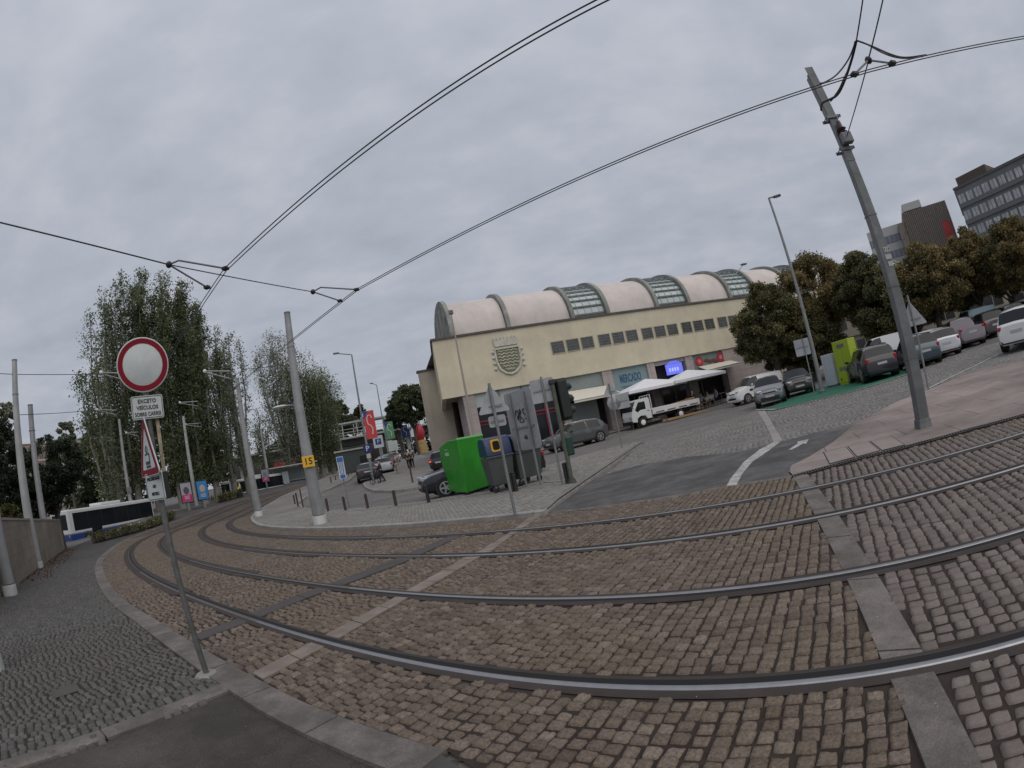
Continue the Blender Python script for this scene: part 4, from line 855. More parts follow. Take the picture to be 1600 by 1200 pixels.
# ================================================================== MARKET HALL
P0 = 40.0
def fpx(px, py, P_=P0):
    R = ray(px, py); t = P_/(R[0]*FN.x+R[1]*FN.y); return R[0]*t*FDX+R[1]*t*FDY, HC+R[2]*t
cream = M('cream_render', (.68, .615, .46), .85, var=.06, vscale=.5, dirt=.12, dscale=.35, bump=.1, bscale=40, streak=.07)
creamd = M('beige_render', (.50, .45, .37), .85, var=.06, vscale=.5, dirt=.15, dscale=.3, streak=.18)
stone = brick_mat('pinkish_stone_cladding', (.42, .36, .34), (.38, .335, .32), (.2, .17, .16), 1.4, .62, ms=.012, bump=.1, patch=.15, offset=.0, wob=0)
MATS['pinkish_stone_cladding'].node_tree.nodes['Mapping'].inputs['Rotation'].default_value = (PI/2, 0, 0)
coping = M('dark_coping', (.10, .085, .08), .7, var=.2); vault = M('pink_vault_render', (.66, .59, .55), .8, var=.05, vscale=.35, dirt=.14, dscale=.22, bump=.05, streak=.13)
ribm = M('grey_green_concrete_rib', (.30, .31, .285), .8, var=.12, vscale=1.5, dirt=.35, dscale=.7)
glassroof = M('roof_glazing', (.44, .52, .50), .3, 0, spec=.6, var=.12, vscale=1.2); winglass = M('window_glass', (.09, .095, .09), .15, var=.35, vscale=2.5)  # uneven reflections on the upper panes are put into the glass colour
shutter = M('grey_green_panel', (.25, .29, .285), .6, var=.05, dirt=.15); shadeint = M('interior_shade', (.022, .018, .018), .9)
mk = thing('market_hall', 'long cream market hall with pinkish barrel-vaulted roof and a carved coat of arms', 'market hall', (FN.x*P0, FN.y*P0, 0), math.atan2(FDY, FDX))
ZS, ZR = 5.33, 9.97; S0, S1 = fpx(675, 534)[0], 92
sbays = [(fpx(746, 640)[0], fpx(873, 605)[0]), (fpx(887, 620)[0], fpx(947, 610)[0]), (fpx(963, 610)[0], fpx(1018, 600)[0]), (fpx(1030, 600)[0], fpx(1078, 590)[0]), (fpx(1090, 590)[0], fpx(1137, 580)[0])]
sbays += [(sbays[-1][1]+1.6+6.2*k, sbays[-1][1]+1.6+6.2*k+4.6) for k in range(1, 8)]
Z0 = -.5
MB().box2((S0, .0, ZS), (S1, .35, ZR)).build('upper_wall', cream, mk)
SB, YB = S0+.95, 11.0
MB().prism([(S0, .35), (S0+.35, .35), (SB+.35, YB), (SB, YB)], ZS, ZR, 'z').build('end_wall', cream, mk)
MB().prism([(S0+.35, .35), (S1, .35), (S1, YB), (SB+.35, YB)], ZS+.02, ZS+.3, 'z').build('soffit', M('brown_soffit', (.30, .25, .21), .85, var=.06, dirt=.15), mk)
MB().box2((S0-.12, -.14, ZR), (S1, .5, ZR+.16)).build('coping', coping, mk); MB().prism([(S0-.12, .5), (S0+.5, .5), (SB+.4, YB), (SB-.12, YB)], ZR, ZR+.16, 'z').build('coping', coping, mk)
# lower storey piers between the shop bays
edges = [fpx(727, 640)[0]]+[x for b in sbays for x in b]+[S1]
for k in range(0, len(edges), 2):
    MB().box2((edges[k], .12, Z0), (edges[k+1], 1.1, ZS+.02)).build('pier', stone, mk)
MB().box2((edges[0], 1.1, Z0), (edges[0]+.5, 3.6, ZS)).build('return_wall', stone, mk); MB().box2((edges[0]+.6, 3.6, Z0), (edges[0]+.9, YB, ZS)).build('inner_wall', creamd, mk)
# lower wing on the left
sw0, zw = fpx(653, 582, P0+YB); 
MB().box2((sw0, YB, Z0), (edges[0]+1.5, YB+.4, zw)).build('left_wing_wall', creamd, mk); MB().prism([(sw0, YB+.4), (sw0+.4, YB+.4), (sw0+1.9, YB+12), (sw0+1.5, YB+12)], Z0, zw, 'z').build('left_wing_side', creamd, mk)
MB().box2((sw0-.12, YB-.12, zw), (SB+.5, YB+.9, zw+.16)).build('wing_coping', coping, mk)
MB().prism([(sw0+.4, YB+.4), (SB+2, YB+.4), (SB+3, YB+12), (sw0+1.9, YB+12)], zw-.3, zw-.1, 'z').build('wing_roof', coping, mk)
for k, px_ in enumerate((713.5, 717.5, 721.5)):
    for q in (0,):
        sf = fpx(px_, 660, P0+5.0+.0*k)[0]; MB().box2((sf-.12, 4.8+.5*k, Z0), (sf+.12, 5.3+.5*k, ZS)).build('fin', M('dark_fin', (.03, .012, .015), .6), mk)
# bays
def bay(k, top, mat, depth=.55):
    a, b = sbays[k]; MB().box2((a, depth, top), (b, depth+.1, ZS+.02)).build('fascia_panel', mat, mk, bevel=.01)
    MB().box2((a, 1.1, Z0), (b, 1.2, ZS)).build('shop_shade_sheet', shadeint, mk)  # near-black sheet paints the shade of the unlit shop depth
zp = fpx(925, 617)[1]
bay(1, zp, shutter, .3); bay(2, fpx(970, 614)[1], M('blue_grey_fascia', (.21, .29, .30), .6, dirt=.1), .3); bay(3, fpx(1050, 567)[1], M('pale_beam', (.35, .33, .32), .7), .3); bay(4, fpx(1110, 583)[1], M('teal_grey_fascia', (.20, .26, .25), .6, dirt=.15), .3)
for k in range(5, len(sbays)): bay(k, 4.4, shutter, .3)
# first glazed bay: white upper panels, dark glass, red frames
a, b = sbays[0]; MB().box2((a, .62, Z0), (b, .7, 4.15)).build('shop_window', darkglass, mk); MB().box2((a, .3, 4.25), (b, .4, ZS+.02)).build('window_head', M('white_green_panel', (.40, .45, .42), .5), mk)
redf = M('red_frame', (.20, .012, .03), .5); m = MB(); m.box2((a, .52, 3.05), (b, .62, 3.17)); m.box2((a, .52, 2.8), (b, .62, 2.86)); m.build('red_transom', redf, mk)
for x in (a+(b-a)*.56, a+(b-a)*.80, b-.15): MB().box2((x, .5, Z0), (x+.09, .62, 4.2)).build('red_mullion', redf, mk)
for x in (a+(b-a)*.28, a+(b-a)*.55, a+(b-a)*.8): MB().box2((x, .2, 4.2), (x+.1, .3, ZS)).build('head_divider', darksteel, mk)
# closed glass door under the first awning
a, b = sbays[1]; MB().box2((a+.15, .5, Z0), (a+(b-a)*.76, .55, zp-.35)).build('roller_door', M('satin_door', (.17, .19, .19), .35, var=.15, vscale=.6), mk)
# lettering on the blue-grey fascia
a, b = sbays[2]; zc = (fpx(990, 590)[1]); text('MERCADO', .95, ((a+b)/2+.0, .29, zc+.05), (PI/2, 0, 0), M('fascia_blue', (.03, .09, .20), .5), mk, sx=.46); m = MB(); m.box2(((a+b)/2-1.1, .288, zc-.62), ((a+b)/2+1.1, .295, zc-.56)); [m.box(((a+b)/2-.8+.2*i, .29, zc-.72), (.13, .006, .1)) for i in range(9)]; m.build('fascia_line', MATS['fascia_blue'], mk)
# lit blue screen
a, b = sbays[3]; c0s, c0z = fpx(1054, 576, P0+.2); MB().box((c0s, .25, c0z), (1.75, .1, .95)).build('screen', M('blue_screen', (.16, .20, .85), .4, emit=.5), mk); 
m = MB(); m.prism([(c0s-.7, c0z+.5), (c0s+.7, c0z+.5), (c0s+.35, c0z+.72), (c0s-.3, c0z+.72)], .2, .3, 'y'); m.build('screen_top', MATS['blue_screen'], mk); m = MB(); [m.box((c0s-.5+.28*i, .19, c0z-.05), (.16, .01, .32)) for i in range(4)]; m.build('screen_letters', M('pale_screen_letters', (.45, .5, .95), .4, emit=.6), mk)
# round red emblems and a dark relief on the teal fascia
for px, py in ((1095, 564), (1128, 557)):
    s_, z_ = fpx(px, py); MB().lathe([(.42, .22), (.42, .29)], (s_, 0, z_), 20, 'y').build('red_emblem', M('emblem_red', (.45, .03, .05), .5), mk); MB().lathe([(.2, .20), (.2, .23)], (s_, 0, z_), 16, 'y').build('emblem_core', M('emblem_pink', (.55, .2, .2), .5), mk)
s_, z_ = fpx(1113, 563); m = MB(); [m.ball((s_+dx, .26, z_+dz), (.28, .05, .16)) for dx, dz in ((-.5, .12), (-.1, 0), (.35, .02), (.6, -.08))]; m.build('fascia_relief', M('relief_brown', (.14, .05, .03), .6), mk)
# upper windows in threes
for gx0, gy0 in ((895, 539), (965, 527), (1031, 517), (1091, 509)): pass
gs = [fpx(895, 539)[0], fpx(963.5, 527)[0], fpx(1031, 517)[0], fpx(1091, 509)[0]]; pit = (gs[3]-gs[0])/3; zt_, zb_ = fpx(883, 531.5)[1], fpx(885, 550)[1]
for g in range(13):
    for k in (-1, 0, 1):
        s_ = gs[0]+pit*g+k*1.33
        w_ = MB().box2((s_-.53, -.012, zb_-.04), (s_+.53, .004, zt_+.04)).build('window', winglass, mk)
        m = MB(); 
        for z in (zb_, zt_): m.box((s_, -.02, z), (1.14, .06, .06))
        for x in (-.56, .56): m.box((s_+x, -.02, (zb_+zt_)/2), (.05, .06, zt_-zb_))
        m.build('window_frame', M('window_surround', (.42, .38, .28), .8), w_)
        m = MB(); [m.box((s_, -.02, zb_+(zt_-zb_)*f), (.94, .025, .03)) for f in (.25, .5, .75)]; m.box((s_+.1, -.016, (zb_+zt_)/2), (.02, .02, zt_-zb_)); m.build('glazing_bars', darksteel, w_)
# coat of arms
cs, cz = fpx(794, 557); m = MB(); CA = M('carved_pale_stone', (.62, .60, .53), .8, var=.1, dirt=.2, dscale=4); CG = M('dark_olive_stone', (.20, .21, .12), .85, var=.2, vscale=8)  # dark olive ground behind the pale carved relief
hw, hh = 1.02, 1.3
sh = [(-hw, .75), (hw, .75), (hw, -.3), (hw*.8, -.95), (hw*.4, -1.3), (0, -1.42), (-hw*.4, -1.3), (-hw*.8, -.95), (-hw, -.3)]
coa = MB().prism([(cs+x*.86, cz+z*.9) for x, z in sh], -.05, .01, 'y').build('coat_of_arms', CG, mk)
m = MB(); m.tube([(cs+x*1.0, -.07, cz+z) for x, z in sh[1:]+[sh[0]]], .1, 6); m.box((cs, -.08, cz+.72), (2.0, .1, .14)); m.build('shield_border', CA, coa, True)
for i in range(7):
    z = cz+.5-.25*i; w_ = .8 if i < 5 else .55-.2*(i-5)
    m = MB(); m.tube([(cs-w_+2*w_*k/16, -.07, z+.06*math.sin(k*1.57)) for k in range(17)], .045, 5); m.build('wave_bar', CA, coa, True)
m = MB(); m.prism([(cs-.92, cz+.9), (cs+.92, cz+.9), (cs+1.0, cz+1.42), (cs-1.0, cz+1.42)], -.12, 0, 'y')
for k in range(7): m.box((cs-.9+.3*k, -.08, cz+1.52), (.14, .1, .2))
m.build('mural_crown', CA, coa)
for s in (-1, 1):
    for k in range(4): MB().ball((cs+s*(hw+.16), -.06, cz+.5-.45*k), (.13, .07, .13), 8, 6).build('scroll_knob', CA, coa, True)
# barrel vault: ribs, shells, glazed strips
vy0, vy1, vz0, vz1 = 1.6, 13.2, 10.0, 14.5
def arc(t, off=0): a = PI*t; r = (vy1-vy0)/2+off; return (vy0+vy1)/2-r*math.cos(a), vz0-.0+(vz1-vz0+off)*math.sin(a)**.82
def vshell(name, s0, s1, off, mat, n=36, th=.3):
    m = MB(); v = []
    for k in range(n+1):
        y, z = arc(k/n, off); y2, z2 = arc(k/n, off-th); v += [(s0, y, z), (s1, y, z), (s1, y2, z2), (s0, y2, z2)]
    m.add(v, [(k*4+j, k*4+(j+1) % 4, k*4+4+(j+1) % 4, k*4+4+j) for k in range(n) for j in range(4)]+[(0, 1, 2, 3), (n*4+3, n*4+2, n*4+1, n*4)]); return m.build(name, mat, mk, True)
ribs = [6.2, 11.0, 16.8, 20.2, 25.4, 29.0]; g = 8.9
ribs_all = ribs+[ribs[4]+g*k+d for k in range(1, 7) for d in (0, 3.6)]
for r_ in ribs_all: vshell('vault_rib', r_-.17, r_+.17, .32, ribm, th=.6)
for a, b in zip(ribs_all, ribs_all[1:]):
    gl = (abs(b-a-3.4) < .1 or abs(b-a-3.6) < .1)
    if not gl: vshell('vault_shell', a+.22, b-.22, 0, vault)
    else:
        gz = vshell('roof_light', a+.22, b-.22, -.04, glassroof)
        for t in [.03+.047*i for i in range(20)]:
            y, z = arc(t, .03); m = MB(); m.box(((a+b)/2, y, z), (b-a-.5, .12, .14)); m.build('glazing_beam', darksteel, gz)
        for f in (.2, .4, .6, .8):
            m = MB(); m.tube([(a+(b-a)*f, *arc(k/30, .0)) for k in range(1, 30)], .035, 4); m.build('glazing_bar', M('pale_bar', (.5, .53, .5), .5), gz)
v = [(6.05, *arc(k/24, -.2)) for k in range(25)]; m = MB(); m.add(v+[(6.3, p[1], p[2]) for p in v], [tuple(range(25)), tuple(range(25, 50))[::-1]]+[(k, k+1, 26+k, 25+k) for k in range(24)]); m.build('vault_end_wall', M('vault_end_grey', (.36, .36, .33), .85, var=.1, dirt=.2), mk)
for k in range(1, 6): y, z = arc(k/6, -.3); MB().box2((5.9, y-.1, vz0), (6.06, y+.1, z)).build('end_mullion', ribm, mk)
MB().box2((S0+.3, .35, ZR-.15), (S1, 16.5, ZR-.05)).build('flat_roof', coping, mk)
# awnings, parasols
can = M('cream_canvas', (.66, .61, .52), .9, var=.05); whc = M('white_canvas', (.74, .745, .77), .85, var=.04)
def F3(px, py, P_): s_, z_ = fpx(px, py, P_); return Vector((s_*FDX+P_*FN.x, s_*FDY+P_*FN.y, z_))
def awning(label, pts, Ps, group='canvas shop awnings'):
    q = [F3(*p, P_) for p, P_ in zip(pts, Ps)]; c = sum(q, Vector())/4; t = thing('awning', label, 'awning', c, 0, group); l = [p-c for p in q]
    m = MB(); n = Vector((0, 0, -.03)); m.add(l+[p+n for p in l], [(0, 1, 2, 3), (7, 6, 5, 4), (0, 4, 5, 1), (1, 5, 6, 2), (2, 6, 7, 3), (3, 7, 4, 0)]); m.build('canvas', can, t)
    m = MB(); m.tube([l[3], l[2]], .05, 8); m.build('front_bar', M('awning_bar', (.7, .68, .64), .5), t, True); m = MB(); m.add([l[3], l[2], l[2]+Vector((0, 0, -.2)), l[3]+Vector((0, 0, -.2))], [(0, 1, 2, 3)]); m.build('valance', can, t)
    for a, b in ((0, 3), (1, 2)): MB().tube([l[a]+Vector((0, 0, -.5)), l[b]], .025, 6).build('folding_arm', lightpole, t)
awning('cream awning folded out over the closed grey shop front', [(887, 612), (948, 602), (968, 612), (897, 626)], [P0+.2, P0+.2, P0-2.0, P0-2.0])
awning('cream awning below the red round emblems', [(1091, 573), (1141, 563), (1156, 566), (1105, 578)], [P0+.2, P0+.2, P0-2.0, P0-2.0])
def parasol(label, apex, e0, e1, e2, Pc):
    c = F3(*apex, Pc); f0, f1 = F3(*e0, Pc-2.0), F3(*e1, Pc-1.6); zE = (f0.z+f1.z)/2
    half = ((f1-f0).length)/2; g = Z(c.x, c.y); t = thing('parasol', label, 'parasol', (c.x, c.y, g), math.atan2(FDY, FDX), 'white cafe parasols'); h = c.z-g; ze = zE-g
    m = MB(); q = [(-half, -2, ze), (half, -2, ze), (half, 2, ze), (-half, 2, ze)]; m.add([(0, 0, h)]+q+[(x, y, z-.22) for x, y, z in q]+[(0, 0, h-.05)], [(0, 1, 2), (0, 2, 3), (0, 3, 4), (0, 4, 1), (1, 5, 6, 2), (2, 6, 7, 3), (3, 7, 8, 4), (4, 8, 5, 1), (9, 6, 5), (9, 7, 6), (9, 8, 7), (9, 5, 8)]); m.build('canopy', whc, t)
    MB().tube([(0, 0, 0), (0, 0, h-.05)], .04, 8).build('pole', lightpole, t, True); MB().box((0, 0, .06), (.8, .8, .12)).build('base', concrete, t, bevel=.02)
    for x, y in ((-1, -1), (1, -1), (1, 1), (-1, 1)): MB().tube([(x*half, y*2, ze-.02), (0, 0, h-.35)], .015, 5).build('rib', lightpole, t)
    return t
parasol('left one of the two white pyramid parasols, behind the truck cab', (1008, 592), (966, 615), (1055, 597), None, 38.6)
parasol('right one of the two white pyramid parasols, nearer the white van', (1073, 578), (1047, 596), (1123, 582), None, 38.4)
# ================================================================== VEHICLES
PAINT = {}
def paintm(n, rgb, metal=.3): return M('car_paint_'+n, rgb, .28, metal, coat=.8, spec=.5)
trim = M('car_trim_black', (.015, .015, .016), .55); lampred = M('tail_lamp_red', (.35, .008, .012), .2, coat=.6); lampw = M('head_lamp', (.55, .57, .58), .12, .4, coat=.8); platem = M('number_plate_grey', (.45, .45, .45), .6); chrome = M('chrome_trim', (.6, .6, .6), .2, .9)
PROF = {  # fraction of length from rear, fraction of height, glass flag to the next station (w = sloped glass, s = side window, b = pillar)
 'hatch': [(0, .40, ''), (.008, .60, ''), (.03, .66, 'w'), (.10, .93, 'b'), (.16, .975, 's'), (.36, 1.0, 's'), (.40, 1.0, 'b'), (.42, 1.0, 's'), (.58, .985, 's'), (.62, .96, 'ws'), (.76, .69, ''), (.80, .655, ''), (.92, .59, ''), (.97, .53, ''), (.995, .42, ''), (1, .34, '')],
 'suv':   [(0, .38, ''), (.01, .60, ''), (.025, .66, 'w'), (.09, .90, 'b'), (.15, .965, 's'), (.34, 1.0, 's'), (.38, 1.0, 'b'), (.40, 1.0, 's'), (.57, .985, 's'), (.61, .955, 'ws'), (.74, .71, ''), (.78, .685, ''), (.92, .61, ''), (.975, .54, ''), (.995, .44, ''), (1, .36, '')],
 'sedan': [(0, .42, ''), (.01, .62, ''), (.04, .685, ''), (.15, .70, 'w'), (.29, .95, 's'), (.38, .985, 's'), (.42, 1.0, 'b'), (.44, 1.0, 's'), (.56, .99, 's'), (.60, .965, 'ws'), (.73, .70, ''), (.77, .665, ''), (.92, .59, ''), (.97, .53, ''), (.995, .42, ''), (1, .34, '')],
 'wagon': [(0, .40, ''), (.008, .58, ''), (.02, .63, 'w'), (.07, .90, 'b'), (.11, .955, 's'), (.30, .99, 's'), (.34, 1.0, 'b'), (.36, 1.0, 's'), (.56, .985, 's'), (.60, .96, 'ws'), (.73, .68, ''), (.77, .655, ''), (.92, .585, ''), (.97, .52, ''), (.995, .42, ''), (1, .34, '')],
 'van':   [(0, .40, ''), (.006, .62, ''), (.012, .9, ''), (.03, .98, ''), (.2, 1.0, ''), (.45, 1.0, ''), (.53, .995, 's'), (.62, .985, 's'), (.66, .955, 'ws'), (.79, .66, ''), (.83, .61, ''), (.94, .54, ''), (.975, .48, ''), (.995, .40, ''), (1, .32, '')],
 'pickup': [(0, .40, ''), (.01, .60, ''), (.03, .62, ''), (.40, .62, ''), (.42, .93, 's'), (.46, .985, 's'), (.56, 1.0, 's'), (.62, .97, 'ws'), (.74, .70, ''), (.78, .66, ''), (.93, .60, ''), (.98, .52, ''), (1, .36, '')]}
def car(label, kind, rgbname, rgb, posn, heading, L=4.3, W=1.8, H=1.5, cat='car', group='cars parked by the market', wheel=.32, roofrack=False, lit=False, metal=.3):
    t = thing('parked_car' if cat == 'car' else cat.replace(' ', '_'), label, cat, posn, heading, group); pm = paintm(rgbname, rgb, metal)
    pr = PROF[kind]; zb = .2; bel = .625 if kind != 'van' else .60
    if kind == 'sedan': bel = .66
    rings = []
    for i, (fx, fz, fl) in enumerate(pr):
        x = (fx-.5)*L; top = fz*H; e_ = min(fx, 1-fx); ws = 1-.16*max(0, 1-e_/.10)**2; w = W/2*ws; bz = min(bel*H, top-.03)
        roof = top > bel*H+.12
        wt = w*(.76-.04*(fz > .95)) if roof else w*.86
        if kind == 'van' and fx < .5: wt = w*.9
        zb_ = zb+(.10 if e_ < .02 else .0)
        sh_z = bz if roof else top-.05
        rings.append([(x, 0, zb_), (x, w*.82, zb_), (x, w*.965, zb_+.10), (x, w, zb_+(bz-zb_)*.55), (x, w*.955, sh_z), (x, wt*1.0, top-(.07 if roof else .018)), (x, wt*.82, top-.008), (x, 0, top+(.02 if roof else .015))])
    n = 8; V = []
    for r_ in rings: V += r_+[(x, -y, z) for x, y, z in r_[1:7]][::-1]
    m_ = 14; body = []; win = []; ws_ = []
    for i in range(len(rings)-1):
        fl = pr[i][2]
        for j in range(m_):
            q = (i*m_+j, i*m_+(j+1) % m_, (i+1)*m_+(j+1) % m_, (i+1)*m_+j); side = j in (4, 9); topf = j in (5, 6, 7, 8)
            if 's' in fl and side: win.append(q)
            elif 'w' in fl and topf: ws_.append(q)
            elif fl == 'w' and side and kind in ('hatch', 'suv', 'wagon'): body.append(q)
            else: body.append(q)
    body += [tuple(range(m_))[::-1], tuple(range((len(rings)-1)*m_, len(rings)*m_))]
    def sub(name, F_, mat, sm=True):
        used = sorted({k for f in F_ for k in f}); ix = {k: i for i, k in enumerate(used)}; me = bpy.data.meshes.new(name); me.from_pydata([V[k] for k in used], [], [tuple(ix[k] for k in f) for f in F_]); me.materials.append(mat)
        bm = bmesh.new(); bm.from_mesh(me); bmesh.ops.recalc_face_normals(bm, faces=bm.faces)
        for f in bm.faces:
            pass
        c = Vector((0, 0, H*.5)); 
        if sum((f.calc_center_median()-c).dot(f.normal)*f.calc_area() for f in bm.faces) < 0: bmesh.ops.reverse_faces(bm, faces=bm.faces)
        bm.to_mesh(me); bm.free()
        me.polygons.foreach_set('use_smooth', [True]*len(me.polygons)); me.set_sharp_from_angle(angle=math.radians(38))
        o = bpy.data.objects.new(name, me); COL.objects.link(o); o.parent = t; return o
    bo = sub('body', body, pm)
    def runs(F_):
        out = {}
        for q in F_:
            i_ = min(q)//m_; key = (q[0] % m_ in (4, 5) and (max(q) % m_) < 8, 0)
            out.setdefault((q[0] % m_ if F_ is win else 0), []).append((q[0]//m_, q))
        res_ = []
        for k_, L_ in out.items():
            L_.sort(); cur = [L_[0]]
            for a_ in L_[1:]:
                if a_[0]-cur[-1][0] > 1: res_.append([b_[1] for b_ in cur]); cur = [a_]
                else: cur.append(a_)
            res_.append([b_[1] for b_ in cur])
        return res_
    for F_ in runs(win): sub('side_window', F_, darkglass)
    for F_ in runs(ws_): sub('windscreen' if V[F_[0][0]][0] > 0 else 'rear_window', F_, darkglass)
    wx = (.5-.175)*L if kind != 'van' else (.5-.19)*L
    for sx in (1, -1):
        for sy in (1, -1):
            xw = wx if sx > 0 else -wx*.94; w_ = W/2
            MB().lathe([(wheel*1.17, w_*.72*sy), (wheel*1.17, (w_+.004)*sy)], (xw, 0, wheel), 20, 'y').build('wheel_arch', trim, t)
            wh = MB().lathe([(wheel*.95, (w_-.18)*sy), (wheel, (w_-.15)*sy), (wheel, (w_-.01)*sy), (wheel*.93, (w_+.012)*sy)], (xw, 0, wheel), 22, 'y').build('wheel', tyrem, t, True)
            rm = MB(); rm.lathe([(wheel*.2, (w_+.0)*sy), (wheel*.2, (w_+.022)*sy)], (xw, 0, wheel), 10, 'y')
            for k in range(5):
                a = 2*PI*k/5; c = (xw+math.cos(a)*wheel*.4, (w_+.015)*sy, wheel+math.sin(a)*wheel*.4); rm.box(c, (wheel*.55, .012, wheel*.2), Matrix.Rotation(-a, 3, 'Y'))
            for k in range(24):
                a0, a1 = 2*PI*k/24, 2*PI*(k+1)/24; y = (w_+.016)*sy; rm.add([(xw+math.cos(a)*wheel*f, y, wheel+math.sin(a)*wheel*f) for a, f in ((a0, .72), (a1, .72), (a1, .60), (a0, .60))], [(0, 1, 2, 3)])
            rm.build('rim', rimm, wh)
    hw = W/2
    for sy in (1, -1):
        MB().box((L*.462, hw*.68*sy, H*.505), (.26, .30, .13), Matrix.Rotation(-sy*.5, 3, 'Z')).build('headlight', lampw, t, bevel=.03)
        zt = H*(.56 if kind != 'van' else .42); tall = .22 if kind in ('suv', 'wagon', 'van') else .15
        tm = lampred if not lit else M('lit_tail_lamp', (.9, .12, .05), .2, emit=.8)
        MB().box((-L*.482, hw*.74*sy, zt), (.12, .24 if kind != 'van' else .12, tall), Matrix.Rotation(sy*.45, 3, 'Z')).build('tail_light', lampred, t, bevel=.03)
        if lit: MB().box((-L*.5, hw*.72*sy, zt-.06), (.05, .14, .09)).build('brake_glow', tm, t)
        MB().box((L*.20, (hw+.09)*sy, H*.66), (.11, .2, .12)).build('mirror', trim if kind != 'van' else pm, t, bevel=.03)
        for xx in (.02, -.19 if kind != 'van' else .04): MB().box((L*xx, (hw*.965)*sy, H*.57), (.15, .05, .025)).build('door_handle', pm, t, bevel=.006)
        m = MB(); m.box((0, (hw*.962)*sy, zb+.1), (L*.5, .05, .1)); m.build('sill_trim', trim, t)
        for xx in ((.17, -.03, -.20) if kind not in ('van', 'pickup') else (.17, -.02)): MB().box((L*xx, (hw*.972)*sy, H*.40), (.008, .04, H*.38)).build('door_gap', trim, t)
    MB().box((L*.495, 0, H*.25), (.06, W*.62, .16)).build('front_grille', trim, t, bevel=.02); MB().box((L*.49, 0, H*.44), (.07, W*.42, .07)).build('upper_grille', trim, t, bevel=.02)
    MB().box((-L*.492, 0, H*.22), (.06, W*.8, .14)).build('rear_bumper_trim', trim, t, bevel=.02)
    MB().box((L*.503, 0, H*.32), (.02, .50, .11)).build('number_plate', platem, t); MB().box((-L*.500, 0, H*(.44 if kind != 'sedan' else .52)), (.02, .50, .11)).build('number_plate', platem, t)
    if roofrack or kind == 'suv':
        for sy in (1, -1): MB().tube([((.1-.5)*L+.25, hw*.66*sy, H*.965), (-.1*L, hw*.68*sy, H+.03), (.08*L, hw*.66*sy, H*.99)], .018, 6).build('roof_rail', chrome, t, True)
        MB().tube([(-L*.27, hw*.735*sy, H*.95), (-L*.05, hw*.75*sy, H*.965), (L*.1, hw*.74*sy, H*.945), (L*.22, hw*.86*sy, H*.72)], .014, 5).build('window_chrome', chrome, t, True)
    return t
D0 = math.atan2(FDY, FDX)       # direction of the market front
def mid(pf, pr_, W, side, dz=0, rev=False):
    """centre and heading from the two near wheels' ground contacts (front, rear); side=+1 when the car's left side faces us"""
    a, b = Vector(at(*pf)), Vector(at(*pr_)); h = math.atan2(a.y-b.y, a.x-b.x); c = (a+b)/2; n_ = Vector((math.sin(h), -math.cos(h), 0))*side
    c = c+n_*W/2; return (c.x, c.y, Z(c.x, c.y)), h, (a-b).length
def at_d(px, py, D): p = dist(px, py, D); return (p[0], p[1], Z(p[0], p[1]))
c_, h_, l_ = mid((881, 704), (946, 687), 1.84, +1); car('dark grey crossover car parked side-on in front of the red-framed window', 'suv', 'dark_grey', (.10, .105, .105), c_, h_, 4.38, 1.84, 1.6, wheel=.35)
b_ = at(664, 783, 0); hd = D0+PI+.06; c_ = Vector((b_[0], b_[1], 0))-Vector((math.cos(hd), math.sin(hd), 0))*2.15+Vector((-.0, .35, 0)); car('black saloon nosing out from behind the bright green box', 'sedan', 'black', (.012, .014, .02), (c_.x, c_.y, Z(c_.x, c_.y)), hd, 4.6, 1.82, 1.44)
b_ = at(683, 738, 0); hd = 1.15; c_ = Vector((b_[0], b_[1], 0))+Vector((1.2, 1.6, 0)); car('black estate car with glowing red tail light behind the green box', 'wagon', 'black2', (.015, .014, .015), (c_.x, c_.y, Z(c_.x, c_.y)), hd, 4.5, 1.85, 1.5, lit=True)
b_ = at(577, 753, 0); hd = 1.9; c_ = Vector((b_[0], b_[1], 0))+Vector((math.cos(hd), math.sin(hd), 0))*2.2; car('black saloon seen from behind next to the lamp with the P sign', 'sedan', 'black3', (.014, .014, .015), (c_.x, c_.y, Z(c_.x, c_.y)), hd, 4.6, 1.82, 1.44)
hd = 1.88; c2 = c_+Vector((math.cos(hd), math.sin(hd), 0))*5.6+Vector((1.6, .3, 0)); car('silver saloon seen from behind beyond the black saloon', 'sedan', 'silver', (.42, .43, .44), (c2.x, c2.y, Z(c2.x, c2.y)), hd, 4.5, 1.8, 1.45, metal=.6)
for k, (n_, rg_, lb) in enumerate((('charcoal', (.05, .05, .055), 'charcoal car beyond the silver saloon on the left street'), ('graphite', (.03, .03, .034), 'graphite car farther up the left street'), ('pale_silver', (.4, .4, .42), 'pale car far up the left street near the bridge'))):
    c3 = c2+Vector((math.cos(hd), math.sin(hd), 0))*(6.4+7*k)+Vector((.9*k+.5, 0, 0)); car(lb, 'hatch', n_, rg_, (c3.x, c3.y, Z(c3.x, c3.y)), hd, 4.2, 1.78, 1.46)
